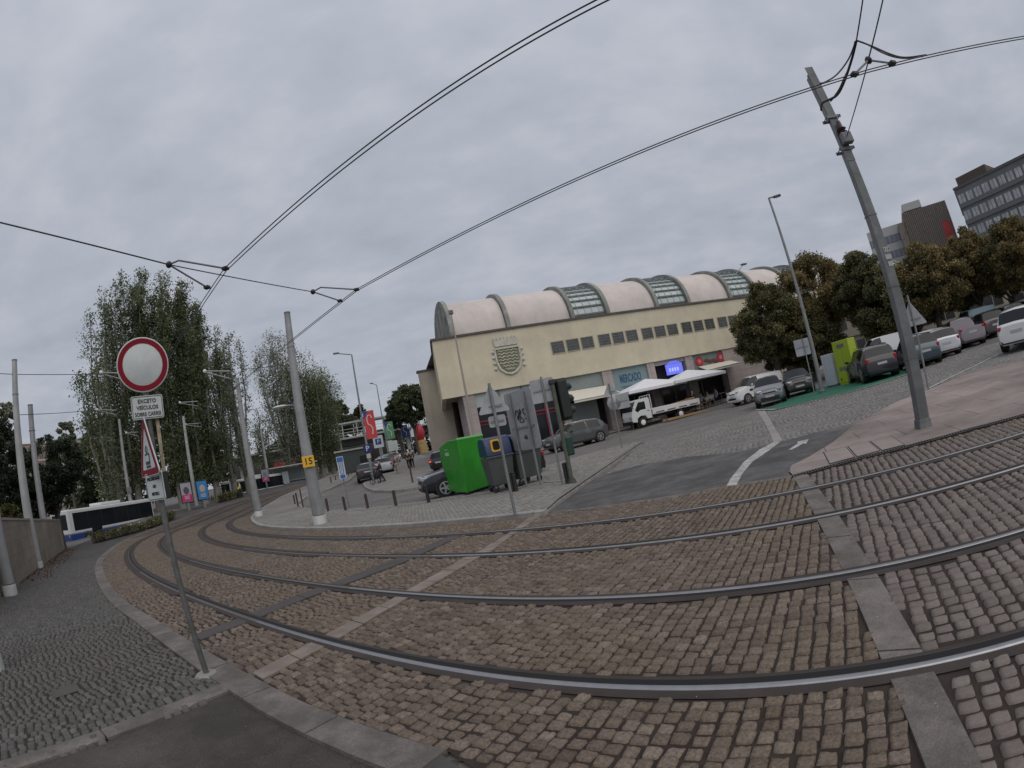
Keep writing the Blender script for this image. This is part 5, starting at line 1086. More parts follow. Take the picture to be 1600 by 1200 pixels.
# car park on the right
b1 = at(1192, 637, 0); hd = -2.05; c_ = Vector((b1[0], b1[1], 0))-Vector((math.cos(hd), math.sin(hd), 0))*1.9+Vector((.55, 0, 0)); car('small grey hatchback facing us at the end of the green bay', 'hatch', 'mid_grey', (.16, .165, .175), (c_.x, c_.y, Z(c_.x, c_.y)), hd, 3.9, 1.7, 1.5, wheel=.3)
b1 = at(1253, 617, 0); hd = -2.0; c_ = Vector((b1[0], b1[1], 0))-Vector((math.cos(hd), math.sin(hd), 0))*2.0; car('dark brown-black car facing us behind the lamp column', 'hatch', 'brown_black', (.028, .024, .022), (c_.x, c_.y, Z(c_.x, c_.y)), hd, 4.2, 1.8, 1.5)
b1 = at(1384, 592, 0); hd = 1.16; c_ = Vector((b1[0], b1[1], 0))+Vector((math.cos(hd), math.sin(hd), 0))*2.3; car('black off-roader seen from behind between the lime cabinet and the steel mast', 'suv', 'black4', (.016, .015, .017), (c_.x, c_.y, Z(c_.x, c_.y)), hd, 4.6, 1.9, 1.62, wheel=.37)
b1 = at(1372, 556, 0); b1 = at_d(1378, 548, 37); car('white panel van parked under the trees behind the black off-roader', 'van', 'white', (.72, .72, .73), b1, 2.75, 4.6, 1.85, 1.9, cat='van', group='vans by the market', metal=0)
for px_, py_, D_, hd, lb, kd, n_, rg_, L_, W_, H_, mt_ in ((1452, 569, 26.2, 1.08, 'slate blue hatchback seen from behind, just right of the steel mast', 'hatch', 'slate_blue', (.06, .08, .095), 3.9, 1.74, 1.52, .3), (1483, 552, 28.4, 1.05, 'pearl white coupe with angular red tail lights in the car park row', 'hatch', 'pearl', (.56, .56, .6), 4.25, 1.82, 1.42, .1),
        (1524, 534, 31.0, 1.0, 'mauve grey pickup seen from behind in the car park row', 'pickup', 'mauve_grey', (.24, .21, .22), 4.8, 1.8, 1.62, .3), (1559, 517, 33.6, .98, 'dark plum hatchback seen from behind, next to the mauve pickup', 'hatch', 'plum', (.06, .042, .048), 4.0, 1.76, 1.5, .3), (1592, 503, 36.4, .95, 'grey estate car at the far end of the first parked row', 'wagon', 'taupe', (.2, .185, .18), 4.6, 1.8, 1.5, .3)):
    c_ = Vector(at_d(px_, py_, D_))+Vector((math.cos(hd), math.sin(hd), 0))*L_*.5; car(lb, kd, n_, rg_, (c_.x, c_.y, Z(c_.x, c_.y)), hd, L_, W_, H_, metal=mt_)
hdw = .42; b1 = at(1571, 560, 0); c_ = Vector((b1[0], b1[1], 0))+Vector((math.cos(hdw), math.sin(hdw), 0))*2.1+Vector((1.25, .1, 0)); car('white hatchback cut by the right edge, red tail light towards us', 'hatch', 'white3', (.68, .68, .69), (c_.x, c_.y, Z(c_.x, c_.y)), hdw, 4.3, 1.78, 1.46, metal=0)
for lb, n_, rg_, px, py, D_, hd, kd in (('silver grey car under the trees left of the teal van', 'silver2', (.36, .37, .38), 1450, 530, 34, 2.4, 'sedan'), ('black car behind the pearl coupe roof', 'black5', (.016, .016, .018), 1478, 519, 35.5, 2.4, 'wagon'), ('pale teal van roof beyond the parked row', 'pale_teal', (.34, .46, .45), 1516, 500, 43, 2.4, 'van'),
     ('pale green windscreen car in the second parked row', 'pale_green', (.4, .48, .46), 1490, 509, 42, 2.5, 'hatch'), ('white car in the second row left of the tree trunk', 'white4', (.62, .62, .63), 1436, 535, 32, 2.5, 'hatch'), ('graphite car in the second row by the right edge', 'graphite2', (.06, .06, .065), 1545, 494, 40, 2.4, 'hatch'), ('silver estate in the far row near the right edge', 'silver3', (.42, .43, .44), 1575, 484, 43, 2.4, 'wagon'), ('teal hatchback in the far row behind the plum hatchback', 'teal', (.10, .2, .22), 1535, 487, 46, 2.4, 'hatch'), ('white estate in the far row at the right edge', 'white6', (.6, .6, .6), 1598, 476, 45, 2.4, 'wagon'), ('dark car between the lime cabinet and the black off-roader', 'black6', (.02, .022, .025), 1338, 577, 36, 1.2, 'hatch'), ('grey car behind the mauve pickup cab', 'grey7', (.2, .2, .21), 1508, 512, 37, 2.4, 'hatch')):
    car(lb, kd, n_, rg_, at_d(px, py, D_), hd, 4.3, 1.78, 1.5 if kd != 'van' else 1.95)
# small white delivery van beside the grey hatchback
a, b = Vector(at_d(1158, 622, 38.6)), Vector(at_d(1196, 611, 40.4)); hd = math.atan2(a.y-b.y, a.x-b.x); cc = Vector(at_d(1168, 604, 39)); hd = D0+PI-.12
car('small white delivery van parked beyond the grey hatchback', 'van', 'white5', (.74, .74, .75), (cc.x+.8, cc.y+.4, Z(cc.x, cc.y)), hd, 4.4, 1.82, 1.84, cat='van', group='vans by the market', metal=0)
# flatbed truck loaded with planks
a, b = Vector(at(1007, 667)), Vector(at(1078, 645)); hd = D0+PI+.0; fw = a
tk = thing('flatbed_truck', 'small white flatbed truck loaded with long timber in front of the parasols', 'truck', (0, 0, 0), hd); f2 = Vector((math.cos(hd), math.sin(hd), 0)); n2 = Vector((-math.sin(hd), math.cos(hd), 0))
tk.location = fw-f2*.0-n2*.85; tk.location.z = Z(fw.x, fw.y)
wp = M('truck_white', (.72, .72, .71), .35, coat=.4, dirt=.12)
m = MB(); cabp = [(-.85, .55), (-.85, 2.05), (-.72, 2.12), (.18, 2.10), (.3, 2.04), (.78, 1.28), (.86, .95), (.86, .5), (.45, .42), (.42, .7), (.1, .86), (-.3, .82), (-.45, .55)]
m.prism(cabp, -.85, .85, 'y'); tk_cab = m.build('cab', wp, tk, bevel=.03)
m = MB(); m.prism([(.33, 1.97), (.76, 1.32), (.80, 1.32), (.37, 1.97)], -.76, .76, 'y'); m.build('windscreen', darkglass, tk)
for s in (-1, 1): MB().prism([(-.42, 1.3), (-.42, 1.88), (.14, 1.88), (.5, 1.34), (.32, 1.16), (.05, 1.3)], s*.853, s*.858, 'y').build('side_window', darkglass, tk); MB().box((-.6, s*.86, 1.15), (.16, .02, .04)).build('door_handle', trim, tk); MB().box((.85, s*.62, .8), (.08, .3, .2)).build('headlight', lampw, tk, bevel=.02); MB().tube([(.55, s*.85, 1.5), (.85, s*1.0, 1.5)], .015, 5).build('mirror_arm', trim, tk); MB().box((.85, s*1.0, 1.45), (.05, .14, .3)).build('mirror', trim, tk, bevel=.02)
MB().box((.88, 0, .5), (.1, 1.6, .18)).build('bumper', trim, tk, bevel=.02)
MB().box((-3.1, 0, .62), (4.3, .8, .16)).build('chassis', trim, tk); MB().box((-3.1, 0, .82), (4.35, 1.8, .1)).build('bed', wp, tk)
for s in (-1, 1):
    MB().box((-3.1, s*.9, 1.02), (4.35, .04, .42)).build('side_board', wp, tk, bevel=.01); m = MB(); [m.box((-3.1+k, s*.925, .88), (.75, .01, .07)) for k in (-1.6, -.55, .5, 1.55)]; m.build('board_slot', trim, tk)
m = MB(); m.tube([(-.95, -.85, .8), (-.95, -.85, 2.3), (-.95, .85, 2.3), (-.95, .85, .8)], .035, 6); [m.tube([(-.95, y, .9), (-.95, y, 2.3)], .02, 5) for y in (-.4, 0, .4)]; m.build('headboard', wp, tk)
MB().box((-5.28, 0, 1.02), (.04, 1.8, .42)).build('tail_board', wp, tk)
for x in (0, -3.4):
    for s in (-1, 1):
        w_ = MB().lathe([(.33, s*.62), (.35, s*.66), (.35, s*.83), (.32, s*.85)], (x, 0, .35), 20, 'y').build('wheel', tyrem, tk, True); MB().lathe([(.2, s*.83), (.2, s*.86), (.12, s*.88)], (x, 0, .35), 14, 'y').build('rim', whitep, w_, True)
wood = M('timber', (.34, .21, .11), .8, var=.2, vscale=6)
for k, (y, z, L_, sl_) in enumerate(((-.5, .93, 4.2, .05), (-.25, .93, 4.4, .03), (.0, .93, 4.1, .06), (-.4, 1.05, 4.0, .07), (-.1, 1.07, 4.2, .05), (.25, .96, 4.3, .03))):
    mb = MB(); mb.box((0, 0, 0), (L_, .22, .1)); o = mb.build('timber_plank', wood, None); o.matrix_world = Matrix.Translation(tk.location) @ Matrix.Rotation(hd, 4, 'Z') @ Matrix.Translation((-3.15, -y, z+.02+sl_*2)) @ Matrix.Rotation(sl_, 4, 'Y')
    o['label'] = ('lowest front', 'lowest middle', 'lowest back', 'upper front', 'upper middle', 'rearmost')[k]+' timber plank loaded on the white flatbed truck'; o['category'] = 'plank'; o['group'] = 'timber on the truck'
for k in range(2):
    o = MB().box((0, 0, 0), (4.0, .25, .14)).build('timber_beam', wood, None); o.location = (fw.x+3.4+.3*k, fw.y+.0-.25*k+.5, Z(fw.x+3, fw.y)+.09); o.rotation_euler = (0, 0, D0+.02); o['label'] = ('pale timber beam lying on the ground behind the truck wheel', 'outer timber beam lying on the ground nearest the road')[k]; o['category'] = 'beam'; o['group'] = 'timber on the ground'
# buses
def bus(label, c, hd, L=11.5, zoff=0):
    t = thing('bus', label, 'bus', c, hd, 'city buses behind the tram line'); W, H = 2.5, 2.95
    wb = M('bus_white', (.70, .70, .69), .35, coat=.4, dirt=.1); bb = M('bus_blue', (.012, .05, .22), .35, coat=.4)
    MB().box2((-L/2, -W/2, 1.0), (L/2, W/2, H)).build('upper_body', wb, t, bevel=.1); MB().box2((-L/2+.01, -W/2+.01, .3), (L/2-.01, W/2-.01, 1.02)).build('lower_skirt', bb, t, bevel=.06)
    for s in (-1, 1): MB().box2((-L/2+.55, s*(W/2+.004), 1.25), (L/2-.2, s*(W/2+.012), H-.3)).build('side_glazing', darkglass, t); MB().box2((-L/2+2.6, s*(W/2+.006), .35), (-L/2+3.9, s*(W/2+.014), H-.3)).build('door', darkglass, t)
    MB().box2((L/2+.002, -W/2+.15, 1.2), (L/2+.012, W/2-.15, H-.25)).build('windscreen', darkglass, t); MB().box2((-L/2-.012, -W/2+.25, 1.4), (-L/2-.002, W/2-.25, H-.35)).build('rear_window', darkglass, t)
    for s in (-1, 1): MB().box((-L/2-.02, s*1.05, .95), (.04, .16, .3)).build('tail_light', M('amber_lamp', (.6, .2, .03), .3), t, bevel=.01)
    MB().box2((-L*.1, -.8, H), (L*.14, .8, H+.26)).build('roof_unit', wb, t, bevel=.08)
    for x in (-L/2+2.0, L/2-2.6):
        for s in (-1, 1): w_ = MB().lathe([(.48, s*(W/2-.3)), (.48, s*(W/2+.01))], (x, 0, .48), 20, 'y').build('wheel', tyrem, t, True); MB().lathe([(.26, s*W/2), (.26, s*(W/2+.03))], (x, 0, .48), 14, 'y').build('rim', rimm, w_, True)
    for k in range(1, 6): 
        for s in (-1, 1): MB().box2((-L/2+.55+k*1.75, s*(W/2+.01), 1.25), (-L/2+.61+k*1.75, s*(W/2+.018), H-.3)).build('window_divider', trim, t)
    return t
Db = 46; r0 = Vector(dist(104, 797, Db)); r1 = Vector(dist(232, 762, Db+8)); hb = math.atan2(r1.y-r0.y, r1.x-r0.x); c = r0+Vector((math.cos(hb), math.sin(hb), 0))*5.75+Vector((-math.sin(hb), math.cos(hb), 0))*1.25
bus('white and blue bus half hidden by the block wall and the flower hedge', (c.x, c.y, r0.z-2.95), hb)
r1 = Vector(dist(352, 752, 72)); r2 = Vector(dist(412, 735, 76)); hb = math.atan2(r2.y-r1.y, r2.x-r1.x); c = r1+Vector((math.cos(hb), math.sin(hb), 0))*4.6
bus('white bus with a roof unit standing behind the pavement-tip pole', (c.x, c.y, r1.z-3.0), hb, 9.5)
# ================================================================== TREES AND PLANTS
barkm = M('bark', (.085, .07, .055), .9, var=.3, vscale=6, bump=.6, bscale=20); barkp = M('pale_poplar_bark', (.20, .19, .165), .9, var=.3, vscale=4)
def leafm(n, d, m_, l, tr_=.3): return tone_mat(n, d, m_, l, .65, transl=tr_)
pop_l = leafm('poplar_leaves', (.04, .052, .022), (.135, .16, .072), (.29, .32, .19), .5); pop_p = leafm('silvery_poplar_leaves', (.06, .07, .042), (.175, .195, .125), (.34, .36, .27))
pln_l = leafm('autumn_plane_leaves', (.05, .046, .019), (.165, .135, .052), (.36, .26, .11)); pln_d = leafm('dark_green_leaves', (.033, .038, .016), (.11, .108, .042), (.25, .215, .09)); oak_l = leafm('deep_green_leaves', (.026, .037, .017), (.07, .09, .038), (.13, .155, .07)); bush_l = leafm('conifer_needles', (.008, .014, .007), (.02, .032, .013), (.045, .062, .025)); hedge_l = leafm('hedge_leaves', (.03, .035, .012), (.085, .085, .03), (.20, .18, .06))
def leaves(name, centers, radii, n_per, size, mat, parent, flat=1.0, tone0=0.0, seed=0, shell=.5):
    r = np.random.default_rng(seed); C = np.asarray(centers, float); R = np.asarray(radii, float).reshape(len(C), -1); R = R if R.shape[1] == 3 else np.repeat(R, 3, 1)
    cnt = np.maximum(4, (n_per*(R[:, 0]*R[:, 2])/np.mean(R[:, 0]*R[:, 2])).astype(int)); idx = np.repeat(np.arange(len(C)), cnt); n = len(idx)
    d = r.normal(size=(n, 3)); d /= np.linalg.norm(d, axis=1)[:, None]; rad = r.uniform(0, 1, n)**shell
    Pp = C[idx]+d*rad[:, None]*R[idx]*(1+r.normal(0, .12, (n, 1))); Pp[:, 2] -= .0
    a = r.normal(size=(n, 3)); a /= np.linalg.norm(a, axis=1)[:, None]; b = np.cross(a, r.normal(size=(n, 3))); b /= np.linalg.norm(b, axis=1)[:, None]
    s = size*r.uniform(.55, 1.25, (n, 1)); V = np.stack([Pp-a*s*.5, Pp+b*s*.32, Pp+a*s*.5, Pp-b*s*.32], 1).reshape(-1, 3)
    ct = r.normal(0, .16, len(C)); tone = np.clip(.5+ct[idx]+r.normal(0, .24, n)+tone0, 0, 1)  # wide leaf tone spread puts bright highlights and dark depths into the colour
    return np_mesh(name, V, np.arange(4*n).reshape(-1, 4), mat, np.repeat(tone, 4), parent)
def limbs(parent, base_r, H, targets, mat, trunk_top=.4, lean=(0, 0)):
    top = Vector((lean[0], lean[1], H*trunk_top)); MB().tube([(0, 0, -.3), (lean[0]*.3, lean[1]*.3, H*trunk_top*.4), top], [base_r*1.25, base_r, base_r*.72], 10).build('trunk', mat, parent, True)
    m = MB()
    for c in targets:
        c = Vector(c); s0_ = top*rnd.uniform(.6, 1.0); midp = s0_.lerp(c, .5)+Vector((rnd.uniform(-.3, .3), rnd.uniform(-.3, .3), .25))
        m.tube([s0_, midp, c], [base_r*.42, base_r*.22, base_r*.08], 5)
    m.build('limbs', mat, parent, True)
def broad_tree(label, px, D, rpx, hpx, mat, bark=barkm, dens=150, size=.3, group=None, cat='tree', nm='broadleaf_tree', seed=1, clumps=60, gz=None, flat=.8, tone0=0, trunk=.22):
    """crown centre at pixel px, at distance D; rpx and hpx the crown's half width and half height in pixels"""
    c = dist(*px, D); base = (c[0], c[1], Z(c[0], c[1]) if gz is None else gz)
    if 'car park' in (group or ''): rpx *= 1.12; hpx *= 1.12; dens = int(dens*1.25)
    R = rpx*D/F; Hh = hpx*D/F; cz = c[2]-base[2]
    r = random.Random(seed); t = thing(nm, label, cat, base, r.random()*6, group); cen = []; rad = []
    for i in range(int(clumps*1.5)):
        while True:
            v = Vector((r.uniform(-1, 1), r.uniform(-1, 1), r.uniform(-1, 1)))
            if .25 < v.length < 1: break
        v = v*(.88/max(.6, v.length)**.5) if v.length > .6 else v
        k = r.uniform(.10, .27); bulge = 1-.25*max(0, v.z)
        cen.append((v.x*R*.98*bulge, v.y*R*.98*bulge, cz+v.z*Hh*.96)); rad.append((R*k, R*k, R*k*.75))
    leaves('crown', cen, rad, dens, size, mat, t, seed=seed, tone0=tone0)
    limbs(t, trunk*(D*0+1), max(1.5, cz), [cen[k] for k in range(0, clumps, 5)], bark, .55)
    return t
def poplar(label, top, D, w, mat=pop_l, seed=1, low=.10, group='tall poplars behind the tram line', dens=130, stems=6, size=.245, nm='poplar_tree', lean=0):
    c = dist(*top, D); g = Z(c[0], c[1]); H = c[2]-g; t = thing(nm, label, 'tree', (c[0], c[1], g), 0, group); r = random.Random(seed); cen = []; rad = []; m = MB()
    MB().tube([(0, 0, -.3), (0, 0, H*.12)], [.45, .38], 10).build('trunk', barkp, t, True)
    for k in range(stems):
        a = 2*PI*k/stems+r.uniform(-.4, .4); rr = w*r.uniform(.3, .8) if k else 0; hk = H*(1 if k == 0 else r.uniform(.74, .97)); pts = [(0, 0, H*.06)]
        for j in range(1, 9):
            f = j/8; q = (math.cos(a)*rr*min(1, f*1.6)+r.uniform(-.12, .12), math.sin(a)*rr*min(1, f*1.6)+r.uniform(-.12, .12), H*.06+(hk-H*.06)*f); pts.append(q)
        m.tube(pts, [.2*(1-.85*i/8) for i in range(9)], 5)
        n = int((hk-H*low)/.75)
        for j in range(n):
            f = (j+.5)/n; z = H*low+(hk-H*low)*f; ph = min(8, int(8*z/hk)); bx, by, _ = pts[ph]; prof = min(1, .72+(1-f)*3.5)*min(1, .55+f*2.2)
            for _ in range(2 if r.random() < .88 else 1):
                aa = r.uniform(0, 2*PI); o = w*.30*prof*r.uniform(.1, 1.1); kk = w*.31*(.5+.5*prof)*r.uniform(.5, 1.2); cen.append((bx+math.cos(aa)*o, by+math.sin(aa)*o, z+r.uniform(-.3, .3))); rad.append((kk, kk, kk*1.25))
    m.build('stems', barkp, t, True); leaves('crown', cen, rad, dens, size, mat, t, seed=seed, shell=.6); return t
poplar('leftmost poplar of the tall clump, thin towards its tip', (163, 478), 57, 3.0, pop_p, 11, dens=42)
poplar('tallest poplar, left top of the clump above the round sign', (190, 424), 58, 3.0, pop_l, 12, dens=60)
poplar('second tallest poplar, narrow top just right of the tallest', (217, 428), 60, 2.6, pop_l, 13)
poplar('broad-topped poplar right above the round sign', (251, 428), 58, 3.2, pop_l, 14)
poplar('poplar right of the round sign where the wires dip', (285, 440), 59, 3.1, pop_l, 15)
poplar('sloping-topped poplar at the right of the tall clump', (306, 480), 60, 2.8, pop_l, 16)
poplar('bushy low poplar at the left foot of the clump', (150, 560), 52, 3.2, pop_l, 17, stems=4, dens=50)
poplar('sparse small poplar right of the clump, left stem', (334, 508), 64, 2.2, pop_p, 18, dens=34)
poplar('sparse small poplar beside the pavement-tip pole', (356, 520), 66, 2.3, pop_p, 19, dens=34)
poplar('airy pale poplar left of the numbered pole', (424, 522), 82, 4.2, pop_p, 21, dens=60, group='poplars behind the numbered pole')
poplar('airy poplar hidden partly by the numbered pole', (448, 530), 84, 4.0, pop_p, 22, dens=60, group='poplars behind the numbered pole')
poplar('dense green poplar just right of the numbered pole', (476, 556), 84, 5.2, pop_l, 23, dens=110, group='poplars behind the numbered pole')
poplar('shorter dense poplar sloping down right of the numbered pole', (497, 590), 86, 4.6, pop_l, 24, dens=100, group='poplars behind the numbered pole')
poplar('low poplar left foot of the second group', (402, 640), 84, 3.5, pop_l, 25, dens=60, group='poplars behind the numbered pole', stems=4)
gfar = 'far trees behind the footbridge'
for k, (lb, px, D, rp, hp, mt) in enumerate((('far dark tree right of the dense poplar', (520, 650), 130, 26, 26, oak_l), ('far tree with flat top left of the red banner lamp', (535, 652), 135, 20, 30, pop_l), ('pointed far tree behind the red banner lamp', (565, 652), 140, 14, 22, oak_l), ('small far tree left of the second lamp', (552, 665), 138, 14, 18, pop_p), ('dark low tree behind the footbridge, middle', (520, 700), 125, 46, 18, bush_l), ('dark low tree behind the footbridge, right', (590, 690), 128, 42, 14, bush_l), ('dark low tree behind the footbridge, left', (455, 705), 125, 40, 25, bush_l))):
    broad_tree(lb, px, D, rp, hp, mt, dens=120, size=.75, group=gfar, seed=40+k, clumps=34, nm='far_tree')
broad_tree('round dark green tree left of the market hall', (640, 632), 80, 38, 34, oak_l, dens=190, size=.42, seed=51, clumps=70, group='round trees by the banners')
broad_tree('smaller dark tree in front of the round one, among the banners', (618, 650), 84, 22, 22, oak_l, dens=130, size=.42, seed=52, clumps=40, group='round trees by the banners')
gl = 'shrubs and trees behind the block wall'
for k, (lb, px, D, rp, hp, mt, n_) in enumerate((('dense dark conifer hanging over the left wall, nearer the edge', (-8, 735), 31, 62, 76, bush_l, 'conifer_shrub'), ('dark feathery conifer right of the pale left pole', (78, 728), 37, 56, 50, bush_l, 'conifer_shrub'), ('dark shrub over the end of the block wall', (52, 768), 36, 48, 50, bush_l, 'conifer_shrub'), ('thin poplar at the left picture edge', (6, 670), 44, 26, 50, pop_p, 'young_poplar'), ('young loose tree behind the conifer', (104, 690), 58, 20, 36, pop_p, 'young_tree'),
      ('round green tree at the left foot of the poplars', (165, 690), 64, 44, 50, pop_l, 'broadleaf_tree'), ('green tree above the bus roof', (135, 735), 66, 38, 38, oak_l, 'broadleaf_tree'), ('clipped round bush behind the bus', (143, 773), 59, 17, 15, bush_l, 'round_bush'), ('yellow-green shrub on top of the wall', (14, 812), 29, 30, 22, hedge_l, 'yellow_shrub'), ('green mass behind the pole with the small box', (215, 740), 68, 42, 50, oak_l, 'broadleaf_tree'), ('dark tree behind the two posters', (290, 735), 74, 50, 45, oak_l, 'broadleaf_tree'), ('dark tree left of the pavement-tip pole', (345, 720), 88, 28, 38, pln_d, 'broadleaf_tree'))):
    broad_tree(lb, px, D, rp, hp, mt, dens=330 if mt is bush_l else 220, size=.17 if D < 40 else .25, group=gl, seed=60+k, clumps=46, nm=n_)
gr_ = 'plane trees in the market car park'
for k, (lb, px, D, rp, hp, mt, cl) in enumerate((('dark plane tree over the white van, drooping low at its left', (1200, 512), 42, 56, 68, pln_d, 80), ('gold-topped plane tree behind the lamp column', (1272, 462), 46, 62, 62, pln_l, 95), ('dark lower crown behind the lime cabinet', (1262, 535), 44, 58, 36, pln_d, 70), ('plane tree filling the gap left of the steel mast', (1352, 455), 42, 48, 60, pln_d, 80), ('dark plane tree directly behind the steel mast', (1390, 480), 40, 52, 56, pln_d, 80),
      ('olive plane tree right of the steel mast', (1450, 440), 40, 58, 54, pln_l, 90), ('brownish plane tree below the dark office block', (1515, 412), 44, 48, 50, pln_l, 80), ('plane tree at the right picture edge', (1590, 400), 42, 50, 50, pln_l, 80), ('lower dark crown above the pickup', (1500, 448), 46, 52, 28, pln_d, 60), ('dark crown over the far parked row at the right', (1575, 430), 48, 44, 24, pln_d, 50))):
    broad_tree(lb, px, D, rp, hp, mt, dens=420, size=.185, group=gr_, seed=80+k, clumps=cl, nm='plane_tree', trunk=.26)
# hedge with small flowers, low dividing the pavement from the bus road
def hedge(label, pts, h, w, mat, size, seed, dens=16):
    P3 = [Vector(dist(*p, d)) for p, d in pts]; c = sum(P3, Vector())/len(P3); g = Z(c.x, c.y); t = thing('flower_hedge', label, 'hedge', (c.x, c.y, g), 0, 'low hedges by the tram line'); cen = []; rad = []; r = random.Random(seed)
    for a, b in zip(P3, P3[1:]):
        n = max(2, int((b-a).length/.35))
        for i in range(n):
            q = a.lerp(b, i/n); gg = Z(q.x, q.y)
            for _ in range(2): cen.append((q.x-c.x+r.uniform(-w, w)*.5, q.y-c.y+r.uniform(-w, w)*.5, gg-g+h*r.uniform(.35, .75))); rad.append((w*.42, w*.42, h*.4))
    leaves('foliage', cen, rad, dens, size, mat, t, seed=seed, tone0=-.05)
    leaves('blossom', cen[::2], [(a*1.1, b*1.1, cc*1.15) for a, b, cc in rad[::2]], 4, size*.7, M('pale_blossom', (.55, .46, .25), .7), t, seed=seed+1, shell=.15); MB().tube([(q.x-c.x, q.y-c.y, Z(q.x, q.y)-g+.12) for q in P3], .12, 6).build('stems', barkm, t)
hedge('long low flowering hedge between the pavement and the bus', [((144, 838), 36), ((175, 827), 38), ((215, 813), 41), ((255, 800), 44), ((268, 796), 46)], .75, .9, hedge_l, .13, 5, dens=60)
hedge('small green hedge in front of the second bus', [((340, 783), 54), ((355, 778), 56), ((378, 770), 60)], .9, .9, hedge_l, .16, 6, dens=60)
# block wall on the left
wa, wb = Vector(at(30, 912)), Vector(at(102, 858)); wc = Vector(at(14, 925)); wall = thing('block_wall', 'low tan block wall beside the left pavement', 'garden wall', wa, math.atan2(wb.y-wa.y, wb.x-wa.x)); Lw = (wb-wa).length
zt1 = hgt(30, 800, wa)-wa.z; zt2 = hgt(96, 813, wb)-wa.z; z0w = wb.z-wa.z
bw = brick_mat('tan_block_wall', (.27, .225, .18), (.235, .20, .165), (.15, .13, .11), 1.0, .42, ms=.008, bump=.15, patch=.35, wob=0); bw.node_tree.nodes['Mapping'].inputs['Rotation'].default_value = (PI/2, 0, 0)
m = MB(); ex = -7; m.add([(ex, 0, -.3), (Lw, 0, z0w-.3), (Lw, .3, z0w-.3), (ex, .3, -.3), (ex, 0, zt1), (Lw, 0, zt2), (Lw, .3, zt2), (ex, .3, zt1)], [(0, 3, 2, 1), (4, 5, 6, 7), (0, 1, 5, 4), (1, 2, 6, 5), (2, 3, 7, 6), (3, 0, 4, 7)]); m.build('masonry', bw, wall)
m = MB(); m.add([(ex, -.03, zt1), (Lw+.03, -.03, zt2), (Lw+.03, .33, zt2), (ex, .33, zt1), (ex, -.03, zt1+.08), (Lw+.03, -.03, zt2+.08), (Lw+.03, .33, zt2+.08), (ex, .33, zt1+.08)], [(0, 3, 2, 1), (4, 5, 6, 7), (0, 1, 5, 4), (1, 2, 6, 5), (2, 3, 7, 6), (3, 0, 4, 7)]); m.build('wall_cap', M('wall_cap_stone', (.30, .27, .23), .85, var=.15, dirt=.2), wall)
# fallen leaves by the wall
lv = [at(rnd.uniform(35, 95), 0, 0) for _ in range(0)]; q_ = [Vector(wa).lerp(wb, rnd.random())+Vector((math.sin(wall.rotation_euler.z), -math.cos(wall.rotation_euler.z), 0))*rnd.random()**2*1.1 for _ in range(420)]
leaves('fallen_leaves', [(p.x, p.y, Z(p.x, p.y)+.02) for p in q_], [(.03, .03, .01)]*len(q_), 4, .07, M('dry_leaf', (.14, .07, .045), .8), None, seed=9)['kind'] = 'stuff'
# ================================================================== LAMPS, BANNERS, PARKING SIGNS
def lamp(label, base, top, head, group, r=.09, headm=darksteel, B=None, banner=None, plates=()):
    B = Vector(at(*base)) if B is None else Vector(B); h = hgt(*top, B)-B.z; D = math.hypot(B.x, B.y); Hd = Vector(dist(*head, D))-B; t = thing('street_lamp', label, 'street lamp', B, 0, group); lean = Vector((0, 0, h)); e = Vector((Hd.x, Hd.y, h+ (Hd.z-h)*.9))
    MB().tube([(0, 0, 0), (0, 0, h*.3), (0, 0, h)], [r*1.25, r, r*.55], 12).build('column', steel, t, True); arm = e-lean; e2 = lean+arm*.72
    MB().tube([lean, e2], r*.45, 8).build('arm', steel, t, True)
    a = math.atan2(arm.y, arm.x); c = lean+arm*.86; MB().box(c, (max(.45, arm.length*.34), .26, .10), Matrix.Rotation(a, 3, 'Z')).build('lamp_head', headm, t, bevel=.04); MB().box(c-Vector((0, 0, .055)), (arm.length*.24, .2, .02), Matrix.Rotation(a, 3, 'Z')).build('lamp_glass', M('lamp_lens', (.4, .42, .42), .2), t)
    MB().lathe([(r*1.9, 0), (r*1.9, .12), (r*1.3, .16)], n=12).build('base_plate', darksteel, t)
    if banner:
        (tp, bt, wd, col) = banner; z1, z0 = hgt(*tp, B)-B.z, hgt(*bt, B)-B.z; fr_ = face(B); x = Vector((math.cos(fr_), math.sin(fr_), 0)); y = Vector((-math.sin(fr_), math.cos(fr_), 0)); w = wd*D/F
        m = MB(); m.box(x*(w/2+r*1.2)+Vector((0, 0, (z0+z1)/2)), (w, .03, z1-z0), Matrix.Rotation(fr_, 3, 'Z')); bn = m.build('banner', M('banner_'+col[0], col[1], .7, var=.1, vscale=2), t)
        m = MB(); cz_ = (z0+z1)/2
        pts = [x*(w*f+r)-y*.03+Vector((0, 0, z0+(z1-z0)*g)) for f, g in ((.78, .72), (.66, .84), (.42, .84), (.30, .70), (.36, .52), (.58, .46), (.72, .34), (.62, .14))]; m.tube(pts, [w*.045]*8, 6); m.build('banner_swirl', M('banner_white', (.62, .62, .64), .7), bn)
        m = MB(); m.prism([(0, 0), (w*.5, 0), (0, -w*.75)], -.006, 0, 'y'); o = m.build('banner_corner', M('banner_corner_blue', (.03, .06, .22), .7), bn); o.location = x*(r*1.2)-y*.022+Vector((0, 0, z1)); o.rotation_euler = (0, 0, fr_)
        for z in (z0, z1): MB().tube([Vector((0, 0, z)), x*(w+r*1.4)+Vector((0, 0, z))], .02, 6).build('banner_rod', steel, t)
    return t, B
gsl = 'street lamps along the left street'
l1, L1 = lamp('tall street lamp with the red banner and the dark P sign', (585, 757), (550.5, 554), (521, 551), gsl, banner=((570, 643), (576, 686), 17, ('red', (.50, .05, .055))))
